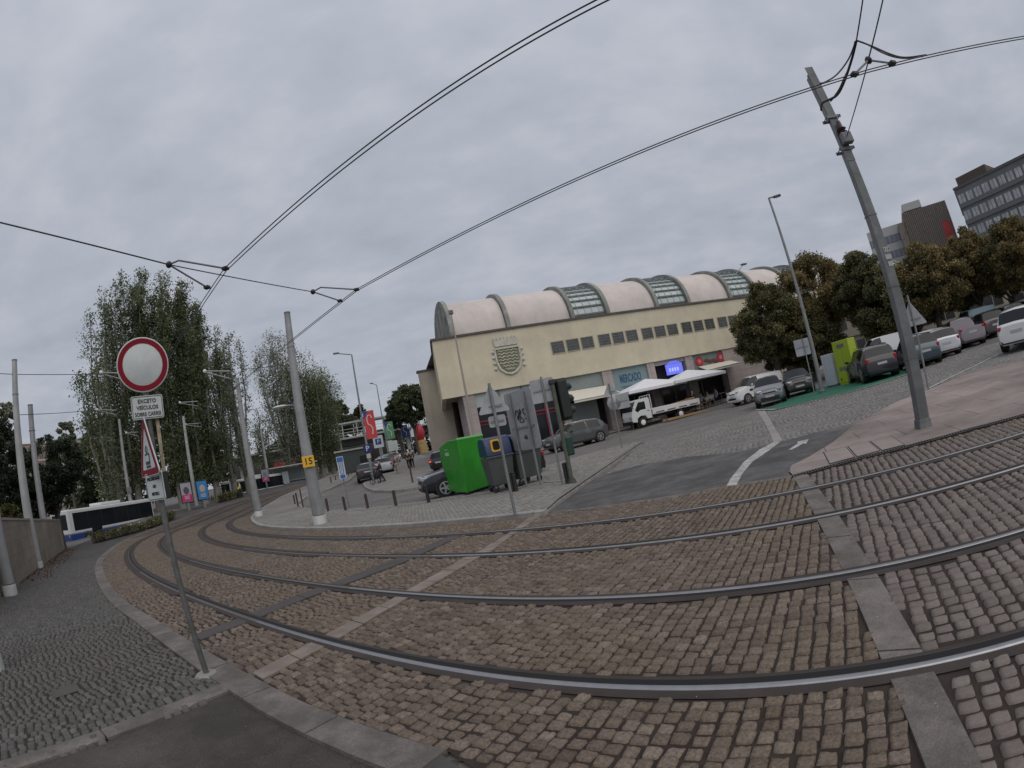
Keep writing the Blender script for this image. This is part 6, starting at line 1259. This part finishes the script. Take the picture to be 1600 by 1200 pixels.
fr1 = face(L1); o = plate('parking_sign', .62, .62, (0, 0, 0), l1, M('parking_navy', (.008, .012, .12), .4), None, r=.04); o.location = Vector((-.0, 0, hgt(575, 701, L1)-L1.z))-Vector((-math.sin(fr1), math.cos(fr1), 0))*.14; o.rotation_euler = (0, 0, fr1); text('P', .55, (0, -.006, 0), (PI/2, 0, 0), signwhite, o)
m = MB(); m.box(Vector((0, 0, hgt(579, 712, L1)-L1.z)), (.3, .2, .35)); m.build('meter_box', M('beige_box', (.45, .44, .38), .6), l1, bevel=.02)
l2, L2_ = lamp('second street lamp, with the green banner', (612, 717), (597, 600), (579, 598), gsl, B=at_d(609, 716, 66), banner=((609, 659), (614, 685), 13, ('green', (.10, .28, .14))))
l3, L3_ = lamp('third street lamp, with the blue banner', (633, 708), (618, 622), (606, 621), gsl, B=at_d(633, 708, 86), banner=((627, 665), (631, 684), 10, ('blue', (.03, .08, .26))))
l4, L4_ = lamp('fourth street lamp, with the white banner, near the round tree', (648, 706), (631, 634), (620, 633), gsl, B=at_d(646, 704, 100), banner=((640, 668), (643, 683), 8, ('white', (.5, .5, .46))), r=.08)
lamp('big street lamp rising in front of the plane trees', (1285, 614), (1193, 312), (1216, 306), 'street lamps on the market side', r=.10)
Bt = Vector(F3(743, 690, 36.6)); Bt.z = Z(Bt.x, Bt.y); ht5 = hgt(710.5, 489, Bt)-Bt.z
t = thing('floodlight_pole', 'thin tapering pole with a small box head before the hall corner', 'light pole', Bt, 0); MB().tube([(0, 0, 0), (0, 0, ht5)], [.12, .04], 10).build('column', M('beige_pole', (.33, .30, .26), .6), t, True); MB().box((0, 0, ht5+.1), (.32, .32, .28)).build('box_head', darksteel, t, bevel=.02)
Br = F3(1158, 463, 43); t6 = thing('roof_lamp', 'curved lamp standing behind the vaulted roof edge', 'street lamp', (Br.x, Br.y, Z(Br.x, Br.y)), 0); zt6 = F3(1149, 428, 43).z-t6.location.z; hd6 = F3(1162, 413, 43)-t6.location; top6 = F3(1148, 430, 43)-t6.location
MB().tube([(0, 0, 9.0), (0, 0, Br.z-t6.location.z), top6, hd6], [.1, .08, .06, .04], 8).build('column', lightpole, t6, True); MB().ball(hd6[:], (.45, .3, .12), 10, 6).build('lamp_head', darksteel, t6, True)
# white parking sign and others
def psign(label, px, D, w, h, col, txt, txtcol, bpx, group='parking signs on the left street'):
    c = Vector(dist(*px, D)); g = Z(c.x, c.y); f = face(c); t = thing('parking_sign', label, 'parking sign', (c.x, c.y, g), f, group); MB().tube([(0, 0, 0), (0, 0, c.z-g+h*.4)], .04, 8).build('post', steel, t, True); o = plate('sign_plate', w, h, (0, -.06, c.z-g), t, col, None, r=.06)
    if txt: i = plate('blue_square', w*.6, w*.6, (0, -.004, 0), o, bluem, None, r=.03, th=.004) if col is signwhite else o; text(txt, w*.5, (0, -.01, 0), (PI/2, 0, 0), txtcol, i)
    return t
psign('white parking sign with a small blue P right of the dark P sign', (591, 690), 50, .95, 1.15, signwhite, 'P', signwhite, None)
psign('blank white panel left of the green banner lamp', (609, 697), 72, .9, 1.5, signwhite, None, None, None, 'blank panels on the left street'); psign('blank white panel right of the green banner lamp', (617, 696), 73, .8, 1.4, signwhite, None, None, None, 'blank panels on the left street')
c = Vector(at(546, 795)); f = face(c); t = thing('direction_sign', 'tall narrow blue and white sign on a thin post by the bollards', 'sign', c, f); zt_ = hgt(533, 713, c)-c.z; zb2 = hgt(537, 748, c)-c.z; MB().tube([(0, 0, 0), (0, 0, zt_)], .03, 8).build('post', steel, t, True)
o = plate('sign_plate', .3, zt_-zb2, (0, -.05, (zt_+zb2)/2), t, signwhite, None, r=.03); hh = (zt_-zb2)/2; m = MB(); m.box((0, -.002, hh-.13), (.26, .004, .2)); m.build('blue_header', M('mid_blue', (.03, .12, .42), .5), o); m = MB(); m.tube([(-.07, -.004, hh*.5), (-.07, -.004, -hh*.45), (0, -.004, -hh*.6), (.07, -.004, -hh*.45), (.07, -.004, hh*.5)], .016, 5); m.box((0, -.004, -hh+.1), (.22, .004, .14)); m.box((0, -.004, hh*.1), (.02, .004, hh*.8)); m.build('blue_symbol', MATS['mid_blue'], o)
# poster stands
def poster(label, px0, px1, D, c1, c2, c3):
    a = Vector(dist(*px0, D)); b = Vector(dist(*px1, D)); c = (a+b)/2; g = Z(c.x, c.y); t = thing('poster_stand', label, 'poster stand', (c.x, c.y, g), face(c)+.25, 'advertising stands by the tram line'); h = abs(a.z-b.z); w = h*.6; zc_ = c.z-g
    MB().box((0, 0, zc_), (w+.16, .18, h+.16)).build('case', trim, t, bevel=.04); MB().box((0, -.1, zc_), (w, .01, h)).build('poster', M('poster_a'+label[:4], c1, .4), t); MB().box((0, -.108, zc_-h*.3), (w*.98, .006, h*.36)).build('poster_panel', M('poster_b'+label[:4], c2, .4), t)
    MB().ball((0, -.112, zc_+h*.1), (w*.28, .008, h*.2), 12, 8).build('poster_motif', M('poster_c'+label[:4], c3, .4), t); m = MB(); [m.box((0, -.114, zc_-h*(.2+.07*k)), (w*.5, .004, h*.03)) for k in range(3)]; m.build('poster_lines', signwhite, t); MB().box((0, 0, (zc_-h/2)/2), (.2, .12, zc_-h/2)).build('leg', steel, t)
poster('pink poster stand left of a catenary pole', (288, 755), (294, 784), 50, (.35, .34, .38), (.5, .03, .18), (.08, .08, .1)); poster('blue poster stand right of a catenary pole', (313, 752), (319, 780), 50, (.03, .22, .48), (.05, .18, .42), (.45, .35, .3)); poster('faded poster stand in front of the far shelter', (411, 734), (417, 752), 74, (.3, .3, .36), (.42, .05, .16), (.2, .2, .22))
# ================================================================== CABINETS, MOTORBIKES, BICYCLE
def cabinet(label, pa, pb, top, mat, depth, dz=.0, lime=False):
    a, b = Vector(at(*pa)), Vector(at(*pb)); x = b-a; x.z = 0; w = x.length; t = thing('charging_cabinet', label, 'cabinet', a, math.atan2(x.y, x.x), 'cabinets on the green bay'); h = hgt(*top, a)-a.z
    MB().box2((0, 0, .10), (w, depth, h)).build('housing', mat, t, bevel=.025); MB().box2((.02, .02, 0), (w-.02, depth-.02, .1)).build('plinth', mat if lime else darksteel, t)
    if lime:
        for z, n in ((h-.28, 2), (h*.36, 3)):
            for k in range(n):
                cx = w*(.5+(.24*(k-(n-1)/2))); g_ = MB().box((cx, -.004, z), (w*.2, .012, .2)).build('vent_grille', steel, t); m = MB(); [m.box((cx, -.014, z-.08+.032*i), (w*.18, .008, .008)) for i in range(6)]; m.build('vent_slats', darksteel, g_)
        MB().box((w*.16, -.008, .3), (.1, .02, .1)).build('lock', trim, t); MB().box((w*.5, -.003, h*.6), (.01, .008, h*.7)).build('door_gap', darksteel, t)
    else: MB().box((w*.5, -.004, h*.5), (w*.9, .006, h*.9)).build('door_panel', mat, t, bevel=.01)
cabinet('plain white cabinet on the green bay, lower of the two', (1292, 606), (1308, 603), (1280, 557), M('cabinet_white', (.50, .52, .55), .5, dirt=.1), .5)
cabinet('lime green cabinet with grey vents beside the white one', (1313, 602), (1338, 597), (1298, 536), M('lime_paint', (.36, .46, .03), .45, dirt=.1), .6, lime=True)
def motorbike(label, px, D, hd, rgb):
    p = at_d(*px, D); t = thing('motorbike', label, 'motorbike', p, hd, 'motorbikes parked under the trees')
    for x in (-.62, .65): w_ = MB().lathe([(.25, -.06), (.3, -.04), (.3, .04), (.25, .06)], (x, 0, .3), 18, 'y').build('wheel', tyrem, t, True); MB().lathe([(.16, -.05), (.16, .05)], (x, 0, .3), 12, 'y').build('rim', rimm, w_)
    pm = M('bike_paint'+label[:5], rgb, .3, coat=.5); m = MB(); m.prism([(-.55, .55), (-.7, .8), (-.1, .82), (.1, .98), (.4, .95), (.5, .7), (.25, .35), (-.25, .32)], -.14, .14, 'y'); m.build('fairing', pm, t, bevel=.03)
    MB().box((-.35, 0, .86), (.7, .26, .1)).build('seat', trim, t, bevel=.04); MB().tube([(.62, 0, .3), (.42, 0, 1.0)], .035, 6).build('fork', chrome, t, True); MB().tube([(.36, -.36, 1.06), (.42, 0, 1.02), (.36, .36, 1.06)], .018, 6).build('handlebar', trim, t, True); MB().ball((.52, 0, .88), (.1, .12, .12)).build('headlight', lampw, t, True); MB().box((-.78, 0, .98), (.3, .34, .28)).build('top_box', trim, t, bevel=.05)
motorbike('white-nosed motorbike parked beyond the white delivery van', (1222, 585), 43, 2.3, (.6, .6, .6)); motorbike('dark motorbike parked left of the white-nosed one', (1211, 586), 44, 2.2, (.03, .03, .03))
B = Vector(at(589, 756, RA)); t = thing('bicycle', 'dark bicycle leaning on the lamp with the P sign', 'bicycle', B, 1.3)
for x in (-.5, .52):
    m = MB(); m.tube([(x+.33*math.cos(a*PI/12), 0, .34+.33*math.sin(a*PI/12)) for a in range(25)], .022, 5); m.build('wheel', tyrem, t)
m = MB(); [m.tube([a, b], .02, 6) for a, b in (((-.5, 0, .34), (-.1, 0, .32)), ((-.1, 0, .32), (-.22, 0, .85)), ((-.5, 0, .34), (-.2, 0, .75)), ((-.2, 0, .75), (.35, 0, .8)), ((-.1, 0, .32), (.35, 0, .75)), ((.52, 0, .34), (.34, 0, .95)))]; m.build('frame', trim, t, True); MB().box((-.24, 0, .9), (.26, .14, .06)).build('saddle', trim, t, bevel=.02); MB().tube([(.3, -.28, 1.0), (.36, 0, .97), (.3, .28, 1.0)], .014, 5).build('handlebar', trim, t)
# ================================================================== PEOPLE
skinm = M('skin', (.42, .26, .19), .6)
def skinmesh(name, verts, edges, rad, mat, parent):
    me = bpy.data.meshes.new(name); me.from_pydata(verts, edges, []); o = bpy.data.objects.new(name, me); COL.objects.link(o); o.parent = parent; me.materials.append(mat)
    md = o.modifiers.new('skin', 'SKIN'); md.use_smooth_shade = True
    if not me.skin_vertices: 
        pass
    sv = me.skin_vertices[0].data if me.skin_vertices else None
    if sv:
        for i, r in enumerate(rad): sv[i].radius = r if isinstance(r, tuple) else (r, r)
        sv[0].use_root = True
    su = o.modifiers.new('sub', 'SUBSURF'); su.levels = 1; su.render_levels = 2
    return o
def person(label, p, hd, H=1.72, top=(.05, .05, .06), legs=(.03, .03, .04), hair=(.03, .02, .015), stride=.18, sit=False, arms=0.15, group='people near the market', long=False):
    t = thing('person', label, 'person', p, hd, group); s = H/1.75; hip = .92*s if not sit else .48
    if sit: kn = [(.42, .12, .5), (.42, -.12, .5)]; ft = [(.45, .12, .06), (.47, -.13, .06)]
    else: kn = [(stride*.6, .10*s, .50*s), (-stride*.25, -.10*s, .50*s)]; ft = [(stride*.9, .10*s, .07), (-stride*1.1, -.10*s, .10)]
    dz = hip-.92*s
    up = lambda z: z*s+dz
    V = [(0, 0, hip), (0, 0, up(1.15)), (0.01, 0, up(1.38)), (.01, 0, up(1.50)), (.02, 0, up(1.60)), (.025, 0, up(1.70)),
         (0, .17*s, up(1.42)), (.02-arms*.3, .24*s, up(1.17)), (.06+arms, .25*s, up(.93)), (.09+arms, .25*s, up(.84)), (0, -.17*s, up(1.42)), (.02+arms*.6, -.24*s, up(1.17)), (.10+arms*1.6, -.23*s, up(.95)), (.13+arms*1.7, -.23*s, up(.87)),
         (0, .09*s, hip-.06), kn[0], ft[0], (ft[0][0]+.16, ft[0][1], .05), (0, -.09*s, hip-.06), kn[1], ft[1], (ft[1][0]+.16, ft[1][1], .06)]
    E_ = [(0, 1), (1, 2), (2, 3), (3, 4), (4, 5), (2, 6), (6, 7), (7, 8), (8, 9), (2, 10), (10, 11), (11, 12), (12, 13), (0, 14), (14, 15), (15, 16), (16, 17), (0, 18), (18, 19), (19, 20), (20, 21)]
    R_ = [(.13, .10), (.12, .09), (.14, .09), .055, (.08, .095), (.075, .085), .055, .045, .033, .03, .055, .045, .033, .03, .085, .058, .042, .035, .085, .058, .042, .035]
    skinmesh('body', V, E_, R_, skinm, t)
    k = (0, 1, 2, 6, 7, 8, 10, 11, 12); ix = {a: i for i, a in enumerate(k)}; skinmesh('jacket', [V[a] for a in k], [(ix[a], ix[b]) for a, b in E_ if a in ix and b in ix], [tuple(x+.022 for x in (R_[a] if isinstance(R_[a], tuple) else (R_[a], R_[a]))) for a in k], M('cloth_%.2f_%.2f_%.2f' % top, top, .9), t)
    k = (0, 14, 15, 16, 18, 19, 20); ix = {a: i for i, a in enumerate(k)}; skinmesh('trousers', [V[a] for a in k], [(ix[a], ix[b]) for a, b in E_ if a in ix and b in ix], [tuple(x+.016 for x in (R_[a] if isinstance(R_[a], tuple) else (R_[a], R_[a]))) for a in k], M('cloth_%.2f_%.2f_%.2f' % legs, legs, .9), t)
    for f_ in (ft[0], ft[1]): MB().box((f_[0]+.07, f_[1], f_[2]-.02), (.27, .10, .09)).build('shoe', trim, t, bevel=.03)
    hz = up(1.66); MB().ball((-.005, 0, hz+.035), (.105, .09, .10), 12, 8).build('hair', M('hair_%.2f' % hair[0], hair, .8), t, True)
    for s_ in (-1, 1): MB().ball((.112, s_*.034, hz+.0), (.012, .014, .01), 6, 4).build('eye', trim, t)
    MB().ball((.12, 0, hz-.035), (.022, .014, .022), 6, 4).build('nose', skinm, t)
    if long: MB().ball((-.05, 0, hz-.08), (.06, .09, .16), 10, 6).build('long_hair', M('hair_%.2f' % hair[0], hair, .8), t, True)
    return t
D5 = 48
person('walker in dark jacket, left of the two together, on the second pavement', at_d(639.5, 728, D5), 1.75, 1.72, (.035, .03, .03), (.03, .015, .02), stride=.22); person('walker in a patterned grey coat beside the dark-jacketed one', at_d(645, 728, D5+.3), 1.8, 1.75, (.13, .13, .13), (.012, .012, .014), stride=.2)
person('blurred pale-trousered walker left of the two in dark coats', at_d(621, 732, 44), 4.6, 1.75, (.16, .14, .14), (.30, .27, .25), stride=.25)
person('person bending over the bicycle by the P sign lamp', tuple(Vector(at(590, 755, RA))+Vector((.3, .35, 0))), 3.4, 1.68, (.02, .02, .022), (.015, .015, .02))
def fl(px, py, Pp): q = F3(px, py, Pp); return (q.x, q.y, Z(q.x, q.y)+.02)
person('waiter-like man in a dark green top at the tail of the truck', fl(1083, 620, 37.0), D0+PI, 1.78, (.025, .035, .02), (.02, .02, .022), stride=.1)
for k, (lb, x, y, tp_, h_) in enumerate((('seated guest in a pale shirt, left under the right parasol', 1094, 615, (.38, .36, .37), 0), ('seated guest in blue-grey at the outdoor tables', 1118, 612, (.30, .33, .42), 3), ('seated guest in white facing left at the tables', 1104, 611, (.5, .48, .48), 2.6), ('seated guest in black deep under the parasols', 1072, 618, (.03, .03, .035), 1.4))):
    person(lb, fl(x, y, 38.4), D0+h_, 1.72, tp_, (.05, .03, .04), sit=True, group='guests at the outdoor tables')
for k, (lb, px, D, c1) in enumerate((('person waiting by the far shelter in a white top', (490, 748), 78, (.5, .5, .5)), ('person in black waiting beside the far shelter', (478, 750), 80, (.03, .03, .03)), ('person in a hi-vis vest in front of the second bus', (376, 768), 58, (.55, .5, .12)), ('person in red by the far shelter', (500, 745), 82, (.35, .04, .04)), ('person in blue near the shelter poles', (507, 742), 84, (.06, .1, .3)))):
    person(lb, at_d(*px, D), rnd.uniform(0, 6), 1.72, c1, (.03, .03, .04), group='people waiting at the tram stop')
# cafe tables, chairs, cluttered terrace
def chair(label, p, hd, c=(.42, .40, .36), group='terrace chairs', n_seat=.45):
    t = thing('chair', label, 'chair', p, hd, group); cm = M('chair_%.2f' % c[0], c, .6)
    for x in (-.2, .2):
        for y in (-.2, .2): MB().tube([(x, y, 0), (x*.9, y*.9, .44)], .015, 5).build('leg', cm, t)
    MB().box((0, 0, .46), (.44, .44, .04)).build('seat', cm, t, bevel=.01); MB().box((-.21, 0, .72), (.03, .42, .34)).build('backrest', cm, t, bevel=.01); return t
chair('cream chair at the tail of the white truck', fl(1089, 620, 36.8), .5); chair('chair nearest the road beside the planks', fl(1100, 616, 36.9), 2.2, (.30, .27, .22)); chair('chair between the seated guests', fl(1110, 613, 37.6), 1.2, (.36, .34, .31))
for k, (x, y, Pp) in enumerate(((1060, 621, 38.2), (1098, 613, 38.6), (1125, 609, 38.2))):
    p = fl(x, y, Pp); t = thing('cafe_table', ('round table left under the parasols', 'round table between the seated guests', 'round table nearest the white delivery van')[k], 'table', p, 0, 'terrace tables'); MB().lathe([(.38, .72), (.4, .73), (.4, .75), (.38, .76)], n=20).build('tabletop', M('table_top', (.3, .28, .27), .5), t); MB().tube([(0, 0, 0), (0, 0, .72)], .035, 8).build('pedestal', darksteel, t); MB().lathe([(.24, 0), (.24, .03)], n=16).build('foot', darksteel, t)
p = fl(971, 668, 36.0)
for k in range(9):
    t = thing('stacked_chair', ('rattan chair, %s of the tall stack beside the truck cab' % ('lowest', 'second', 'third', 'fourth', 'fifth', 'sixth', 'seventh', 'eighth', 'topmost')[k]), 'chair', (p[0]+1.05+.01*k, p[1]-.1, p[2]+.08*k), D0+2.9, 'stack of rattan chairs'); rm_ = M('rattan', (.30, .25, .20), .7)
    for x in (-.22, .22):
        for y in (-.22, .22): MB().tube([(x, y, 0), (x*.92, y*.92, .44)], .014, 4).build('leg', rm_, t)
    MB().box((0, 0, .45), (.48, .48, .03)).build('seat', rm_, t); m = MB(); m.tube([(-.23, -.24, .5), (-.27, -.22, .86), (-.27, .22, .86), (-.23, .24, .5)], .02, 5); m.build('back_hoop', rm_, t); MB().box((-.26, 0, .68), (.015, .4, .3)).build('back_weave', rm_, t)
for k in range(3):
    x, y = ((1010, 622), (1040, 612), (1068, 605))[k]; q = F3(x, y, 39.4); t = thing('menu_board', ('left', 'middle', 'right')[k]+' dark menu screen hung on the glass of the terrace', 'menu board', q, D0, 'terrace screens'); MB().box((0, 0, 0), (.9, .05, .5)).build('panel', M('board_grey', (.12, .12, .13), .4), t, bevel=.01); m = MB(); [m.box((0, -.03, .12-.08*i), (.6, .004, .025)) for i in range(4)]; m.build('board_lines', M('board_text', (.4, .4, .42), .5), t)
for k in range(6):
    s_, _ = fpx(995+22*k, 640, 39.6); q = Vector((s_*FDX+39.6*FN.x, s_*FDY+39.6*FN.y, 0)); q.z = Z(q.x, q.y); t = thing('terrace_post', ('first', 'second', 'third', 'fourth', 'fifth', 'sixth')[k]+' slim glazing post of the terrace counted from the truck cab', 'post', q, D0, 'terrace glazing posts'); MB().box((0, 0, 1.3), (.06, .06, 2.6)).build('upright', darksteel, t); MB().box((.8, 0, .9), (1.5, .02, .04)).build('rail', darksteel, t)
# ================================================================== FOOTBRIDGE, SHELTERS, FAR BUILDINGS
brm = M('bridge_grey', (.42, .43, .42), .7, var=.08, dirt=.25, dscale=.2); brd = M('bridge_dark', (.10, .10, .10), .8)
fb = thing('footbridge', 'long grey footbridge over the tram stop with railings and a dark underside', 'bridge', (0, 0, 0), 0)
q0, q1 = Vector(dist(330, 716, 112)), Vector(dist(720, 646, 108)); q0.z = q1.z = 7.6; bd_ = (q1-q0); Lb = bd_.length; ab = math.atan2(bd_.y, bd_.x); fb.location = (q0.x, q0.y, 0); fb.rotation_euler = (0, 0, ab)
zd = hgt(540, 688, (q0+q1)/2)
zdk = dist(545, 686, 108)[2]
MB().box((Lb/2, 0, zdk), (Lb, 6, .35)).build('deck_edge', brm, fb); MB().box((Lb/2, 2, zdk-.8), (Lb, 6, 1.2)).build('girder', brd, fb); MB().box((Lb/2, 1.5, zdk-2.2), (Lb, .4, .4)).build('lower_beam', brm, fb)
M('railing_white', (.5, .51, .5), .6)
for k in range(int(Lb/2.2)): MB().box((k*2.2, -2.9, zdk+.95), (.1, .1, 1.6)).build('railing_post', MATS['railing_white'], fb)
for z in (.6, 1.1, 1.7): MB().box((Lb/2, -2.9, zdk+z), (Lb, .08, .08)).build('handrail', MATS['railing_white'], fb)
s0_ = (Vector(dist(525, 680, 110))-q0).length; MB().box((s0_+6, 0, zdk+3.0), (15, 5, .3)).build('canopy_roof', brm, fb); [MB().box((s0_-1.2+2.9*k, -2.4, zdk+1.6), (.14, .14, 2.8)).build('canopy_post', MATS['railing_white'], fb) for k in range(6)]; MB().box((s0_+28, 1, zdk+2.6), (22, 6, 1.3)).build('lift_housing', M('bridge_panel', (.33, .34, .34), .7, var=.1), fb)
for k in range(9): MB().box((6+k*Lb/9, 1, zdk/2-.3), (.7, .9, zdk-1.2)).build('pier', brm, fb)
MB().box((Lb*.38, 9, 3.6), (Lb*.7, .5, 5.0)).build('retaining_wall', M('dark_retaining', (.075, .07, .065), .9, var=.4, vscale=.3), fb)
for k, (f, w, c) in enumerate(((.30, 5, (.35, .05, .05)), (.42, 3, (.25, .06, .05)), (.52, 6, (.38, .05, .05)))): MB().box((Lb*f, -1.5, 4.2), (w, .2, 1.1)).build('graffiti_panel', M('graffiti_red_%d' % k, c, .8, var=.5, vscale=1.2), fb)
def shelter(label, px, D, L, hd, roofpx):
    p = at_d(*px, D); t = thing('tram_shelter', label, 'shelter', p, hd, 'glass shelters at the tram stop'); MB().box((0, 0, 2.55), (L, 1.8, .14)).build('roof', M('shelter_roof', (.45, .45, .44), .6), t, bevel=.03); MB().box((0, .8, 1.25), (L, .03, 2.1)).build('glass_back', M('shelter_glass', (.12, .14, .14), .15), t)
    for k in range(4): MB().box((-L/2+.3+k*(L-.6)/3, .8, 1.25), (.08, .1, 2.5)).build('post', steel, t)
    MB().box((0, .4, .5), (L*.7, .4, .06)).build('bench', concrete, t); [MB().box((-L/2+.3+k*L*.7, .4, .25), (.08, .3, .5)).build('bench_leg', steel, t) for k in (0, 1)]; MB().box((-L*.2, -.1, 1.0), (.9, .1, 1.7)).build('timetable_panel', M('timetable', (.3, .33, .36), .4), t)
shelter('long glass tram shelter left of the numbered pole', (463, 752), 76, 7, .42, None); shelter('second glass shelter right of the footbridge stairs', (553, 728), 72, 4, .5, None)
c = Vector(dist(542, 715, 70)); t = thing('kiosk', 'dark green panelled kiosk behind the shelter poles', 'kiosk', (c.x+1, c.y, Z(c.x, c.y)), .3); MB().box((0, 0, 1.5), (4.5, 2, 3)).build('body', M('kiosk_green', (.04, .055, .05), .6, var=.2), t, bevel=.03); MB().box((0, 0, 3.1), (5, 2.4, .2)).build('roof', brm, t); MB().box((1.2, -1.02, 1.1), (.9, .03, 2.0)).build('door', darkglass, t)
c = Vector(dist(658, 690, 92)); t = thing('balloon_tent', 'rounded red and yellow inflatable beside the left edge of the hall', 'inflatable', (c.x, c.y, Z(c.x, c.y)), 0); h = 4.6; MB().ball((0, 0, h*.78), (.9, .9, 1.6), 14, 10).build('red_top', M('tent_red', (.42, .03, .04), .5), t, True); MB().lathe([(1.0, 0), (.9, h*.35), (.8, h*.5)], n=14).build('yellow_base', M('tent_yellow', (.42, .28, .10), .6, var=.3), t, True)
# buildings far off
def block(label, px, D, w, d, zt_, hd, wallc, bands, winc, floors, cols, nm='office_block', fh=3.2, extra=None, off=(0, 0)):
    c = Vector(dist(*px, D)); t = thing(nm, label, 'building', (c.x+off[0], c.y+off[1], 0), hd, 'buildings beyond the car park' if px[0] > 800 else None); wm = M('wall_'+label[:8], wallc, .8, var=.1, vscale=.2, dirt=.25, dscale=.08); MB().box2((-w/2, 0, -1), (w/2, d, zt_)).build('wall', wm, t); MB().box2((-w/2-.2, -.2, zt_), (w/2+.2, d+.2, zt_+.5)).build('parapet', M('para_'+label[:8], tuple(x*.6 for x in wallc), .8), t)
    gm2 = M('panes_'+label[:8], winc, .2, var=.4, vscale=.5); fm_ = M('frames_'+label[:8], bands, .7)
    for f_ in range(floors):
        z = zt_-fh*(f_+1)+.4; MB().box2((-w/2-.02, -.25, z-.9), (w/2+.02, -.003, z-.1)).build('floor_band', fm_, t)
        for k in range(cols):
            x0 = -w/2+w*(k+.12)/cols; x1 = -w/2+w*(k+.88)/cols; o = MB().box2((x0, -.06, z), (x1, -.004, z+fh*.52)).build('window', gm2, t); m = MB(); m.box(((x0+x1)/2, -.09, z+fh*.26), (.08, .05, fh*.52)); m.build('window_bar', fm_, o)
    return t, wm
Dk = 105; kc = Vector(dist(1556, 300, Dk)); tz = dist(1545, 262, Dk)[2]; fx = math.atan2(kc.y, kc.x)-PI/2
ob, _ = block('dark blue-grey office block with rows of windows above the trees', (1560, 330), Dk, 24, 16, tz, fx-.30, (.17, .178, .18), (.14, .148, .152), (.38, .40, .41), 7, 12, fh=3.3, off=(5.0, -1.5))
MB().box2((-11.6, 2, tz+.5), (-4, 9, tz+2.6)).build('roof_storey', M('roof_brown', (.10, .075, .06), .8, var=.3), ob); MB().box2((-12.4, .5, tz-5), (-11.9, 12, tz)).build('brick_end', MATS['roof_brown'], ob)
Dq = 120; tz = dist(1425, 320, Dq)[2]; kc = Vector(dist(1430, 350, Dq)); fx = math.atan2(kc.y, kc.x)-PI/2
sb = thing('stepped_building', 'stepped building with a ribbed brown gable and a red patch beside the office block', 'building', (kc.x, kc.y, 0), fx+.1, 'buildings beyond the car park'); brw = M('ribbed_brown_cladding', (.21, .185, .16), .85, var=.25, vscale=2, streak=.3)
def zq(px, py): return dist(px, py, Dq)[2]
k_ = Dq/F
steps = [(-2.6, zq(1423, 318)), (3.4, zq(1445, 316)), (9.5, zq(1472, 320))]
MB().box2((-2.2, 0, 0), (8.5, 14, zq(1455, 318))).build('gable_wall', brw, sb); MB().box2((-4.0, .2, 0), (-2.2, 14, zq(1420, 345))).build('gable_step', brw, sb); MB().box2((-1.6, -.05, zq(1440, 322)), (2.8, 13, zq(1430, 313))).build('penthouse', M('pale_render', (.45, .45, .43), .8), sb)
m = MB(); [m.box((-2.2+.45*i, -.04, zq(1455, 318)/2), (.1, .1, zq(1455, 318))) for i in range(24)]; m.build('cladding_rib', M('rib_brown', (.07, .06, .05), .9), sb); MB().box((6.9, -.08, zq(1478, 360)), (2.0, .06, 4.2)).build('red_patch', M('red_mural', (.36, .05, .05), .7, var=.4, vscale=1), sb)
MB().box2((-11.5, 4, 0), (-2.3, 16, zq(1395, 346))).build('side_wing', MATS['pale_render'], sb)
for f_ in range(4):
    z = zq(1395, 346)-2.4-3.4*f_; w_ = MB().box2((-11.4, 3.9, z-1.2), (-2.6, 3.97, z+.4)).build('ribbon_window', M('ribbon_glass', (.16, .17, .22), .2, var=.3), sb); m = MB(); [m.box((-11+1.1*i, 3.87, z-.4), (.1, .05, 1.6)) for i in range(8)]; m.build('ribbon_mullion', MATS['pale_render'], w_)
Dt = 230; tz = dist(50, 695, Dt)[2]; block('pinkish apartment tower far beyond the left conifer', (51, 700), Dt, 14, 12, tz, math.atan2(dist(50, 700, 1)[1], dist(50, 700, 1)[0])-PI/2+.2, (.40, .28, .235), (.45, .36, .31), (.10, .09, .09), 9, 6, nm='apartment_tower', fh=3.0)
block('pale apartment slab half hidden by the young tree', (108, 700), Dt, 15, 12, dist(108, 688, Dt)[2], math.atan2(dist(108, 700, 1)[1], dist(108, 700, 1)[0])-PI/2+.2, (.40, .37, .31), (.44, .42, .37), (.12, .12, .12), 7, 5, nm='apartment_slab', fh=3.0)
# pale house fronts beyond the car park, seen under the crowns
for lb, px, D, w, z_ in (('cream house front under the crowns left of the steel mast', (1350, 520), 62, 9, 6.0), ('pale stone house beyond the parked row at the right', (1560, 455), 66, 14, 6.5), ('long low wall building behind the parked cars', (1440, 500), 66, 22, 4.2)):
    c = Vector(dist(*px, D)); block(lb, px, D, w, 8, z_+Z(c.x, c.y), math.atan2(c.y, c.x)-PI/2-.3, (.40, .36, .28), (.34, .31, .25), (.06, .06, .06), 2, max(3, int(w/3)), nm='house', fh=3.0)
# debris specks on the setts
lt = [at(rnd.uniform(120, 1590), rnd.uniform(860, 1190)) for _ in range(40)]
leaves('litter', [(p[0], p[1], Z(p[0], p[1])+.012) for p in lt], [(.004, .004, .002)]*len(lt), 4, .007, M('litter_pale', (.5, .48, .42), .8), None, seed=4)['kind'] = 'stuff'
fw_c = []; fw_r = []
for D_, a0, a1, zb_, zt__ in ((150, -62, -2, 0, 9), (120, 22, 62, 0, 8)):
    a = a0
    while a < a1:
        aa = math.radians(a); x, y = math.sin(aa)*D_, math.cos(aa)*D_; g_ = Z(x, y)
        for k in range(3): fw_c.append((x+rnd.uniform(-3, 3), y+rnd.uniform(-3, 3), g_+rnd.uniform(.5, zt__-1))); fw_r.append((3.2, 3.2, 2.6))
        a += 1.1
leaves('far_wood', fw_c, fw_r, 90, 1.1, bush_l, None, seed=77)['kind'] = 'stuff'
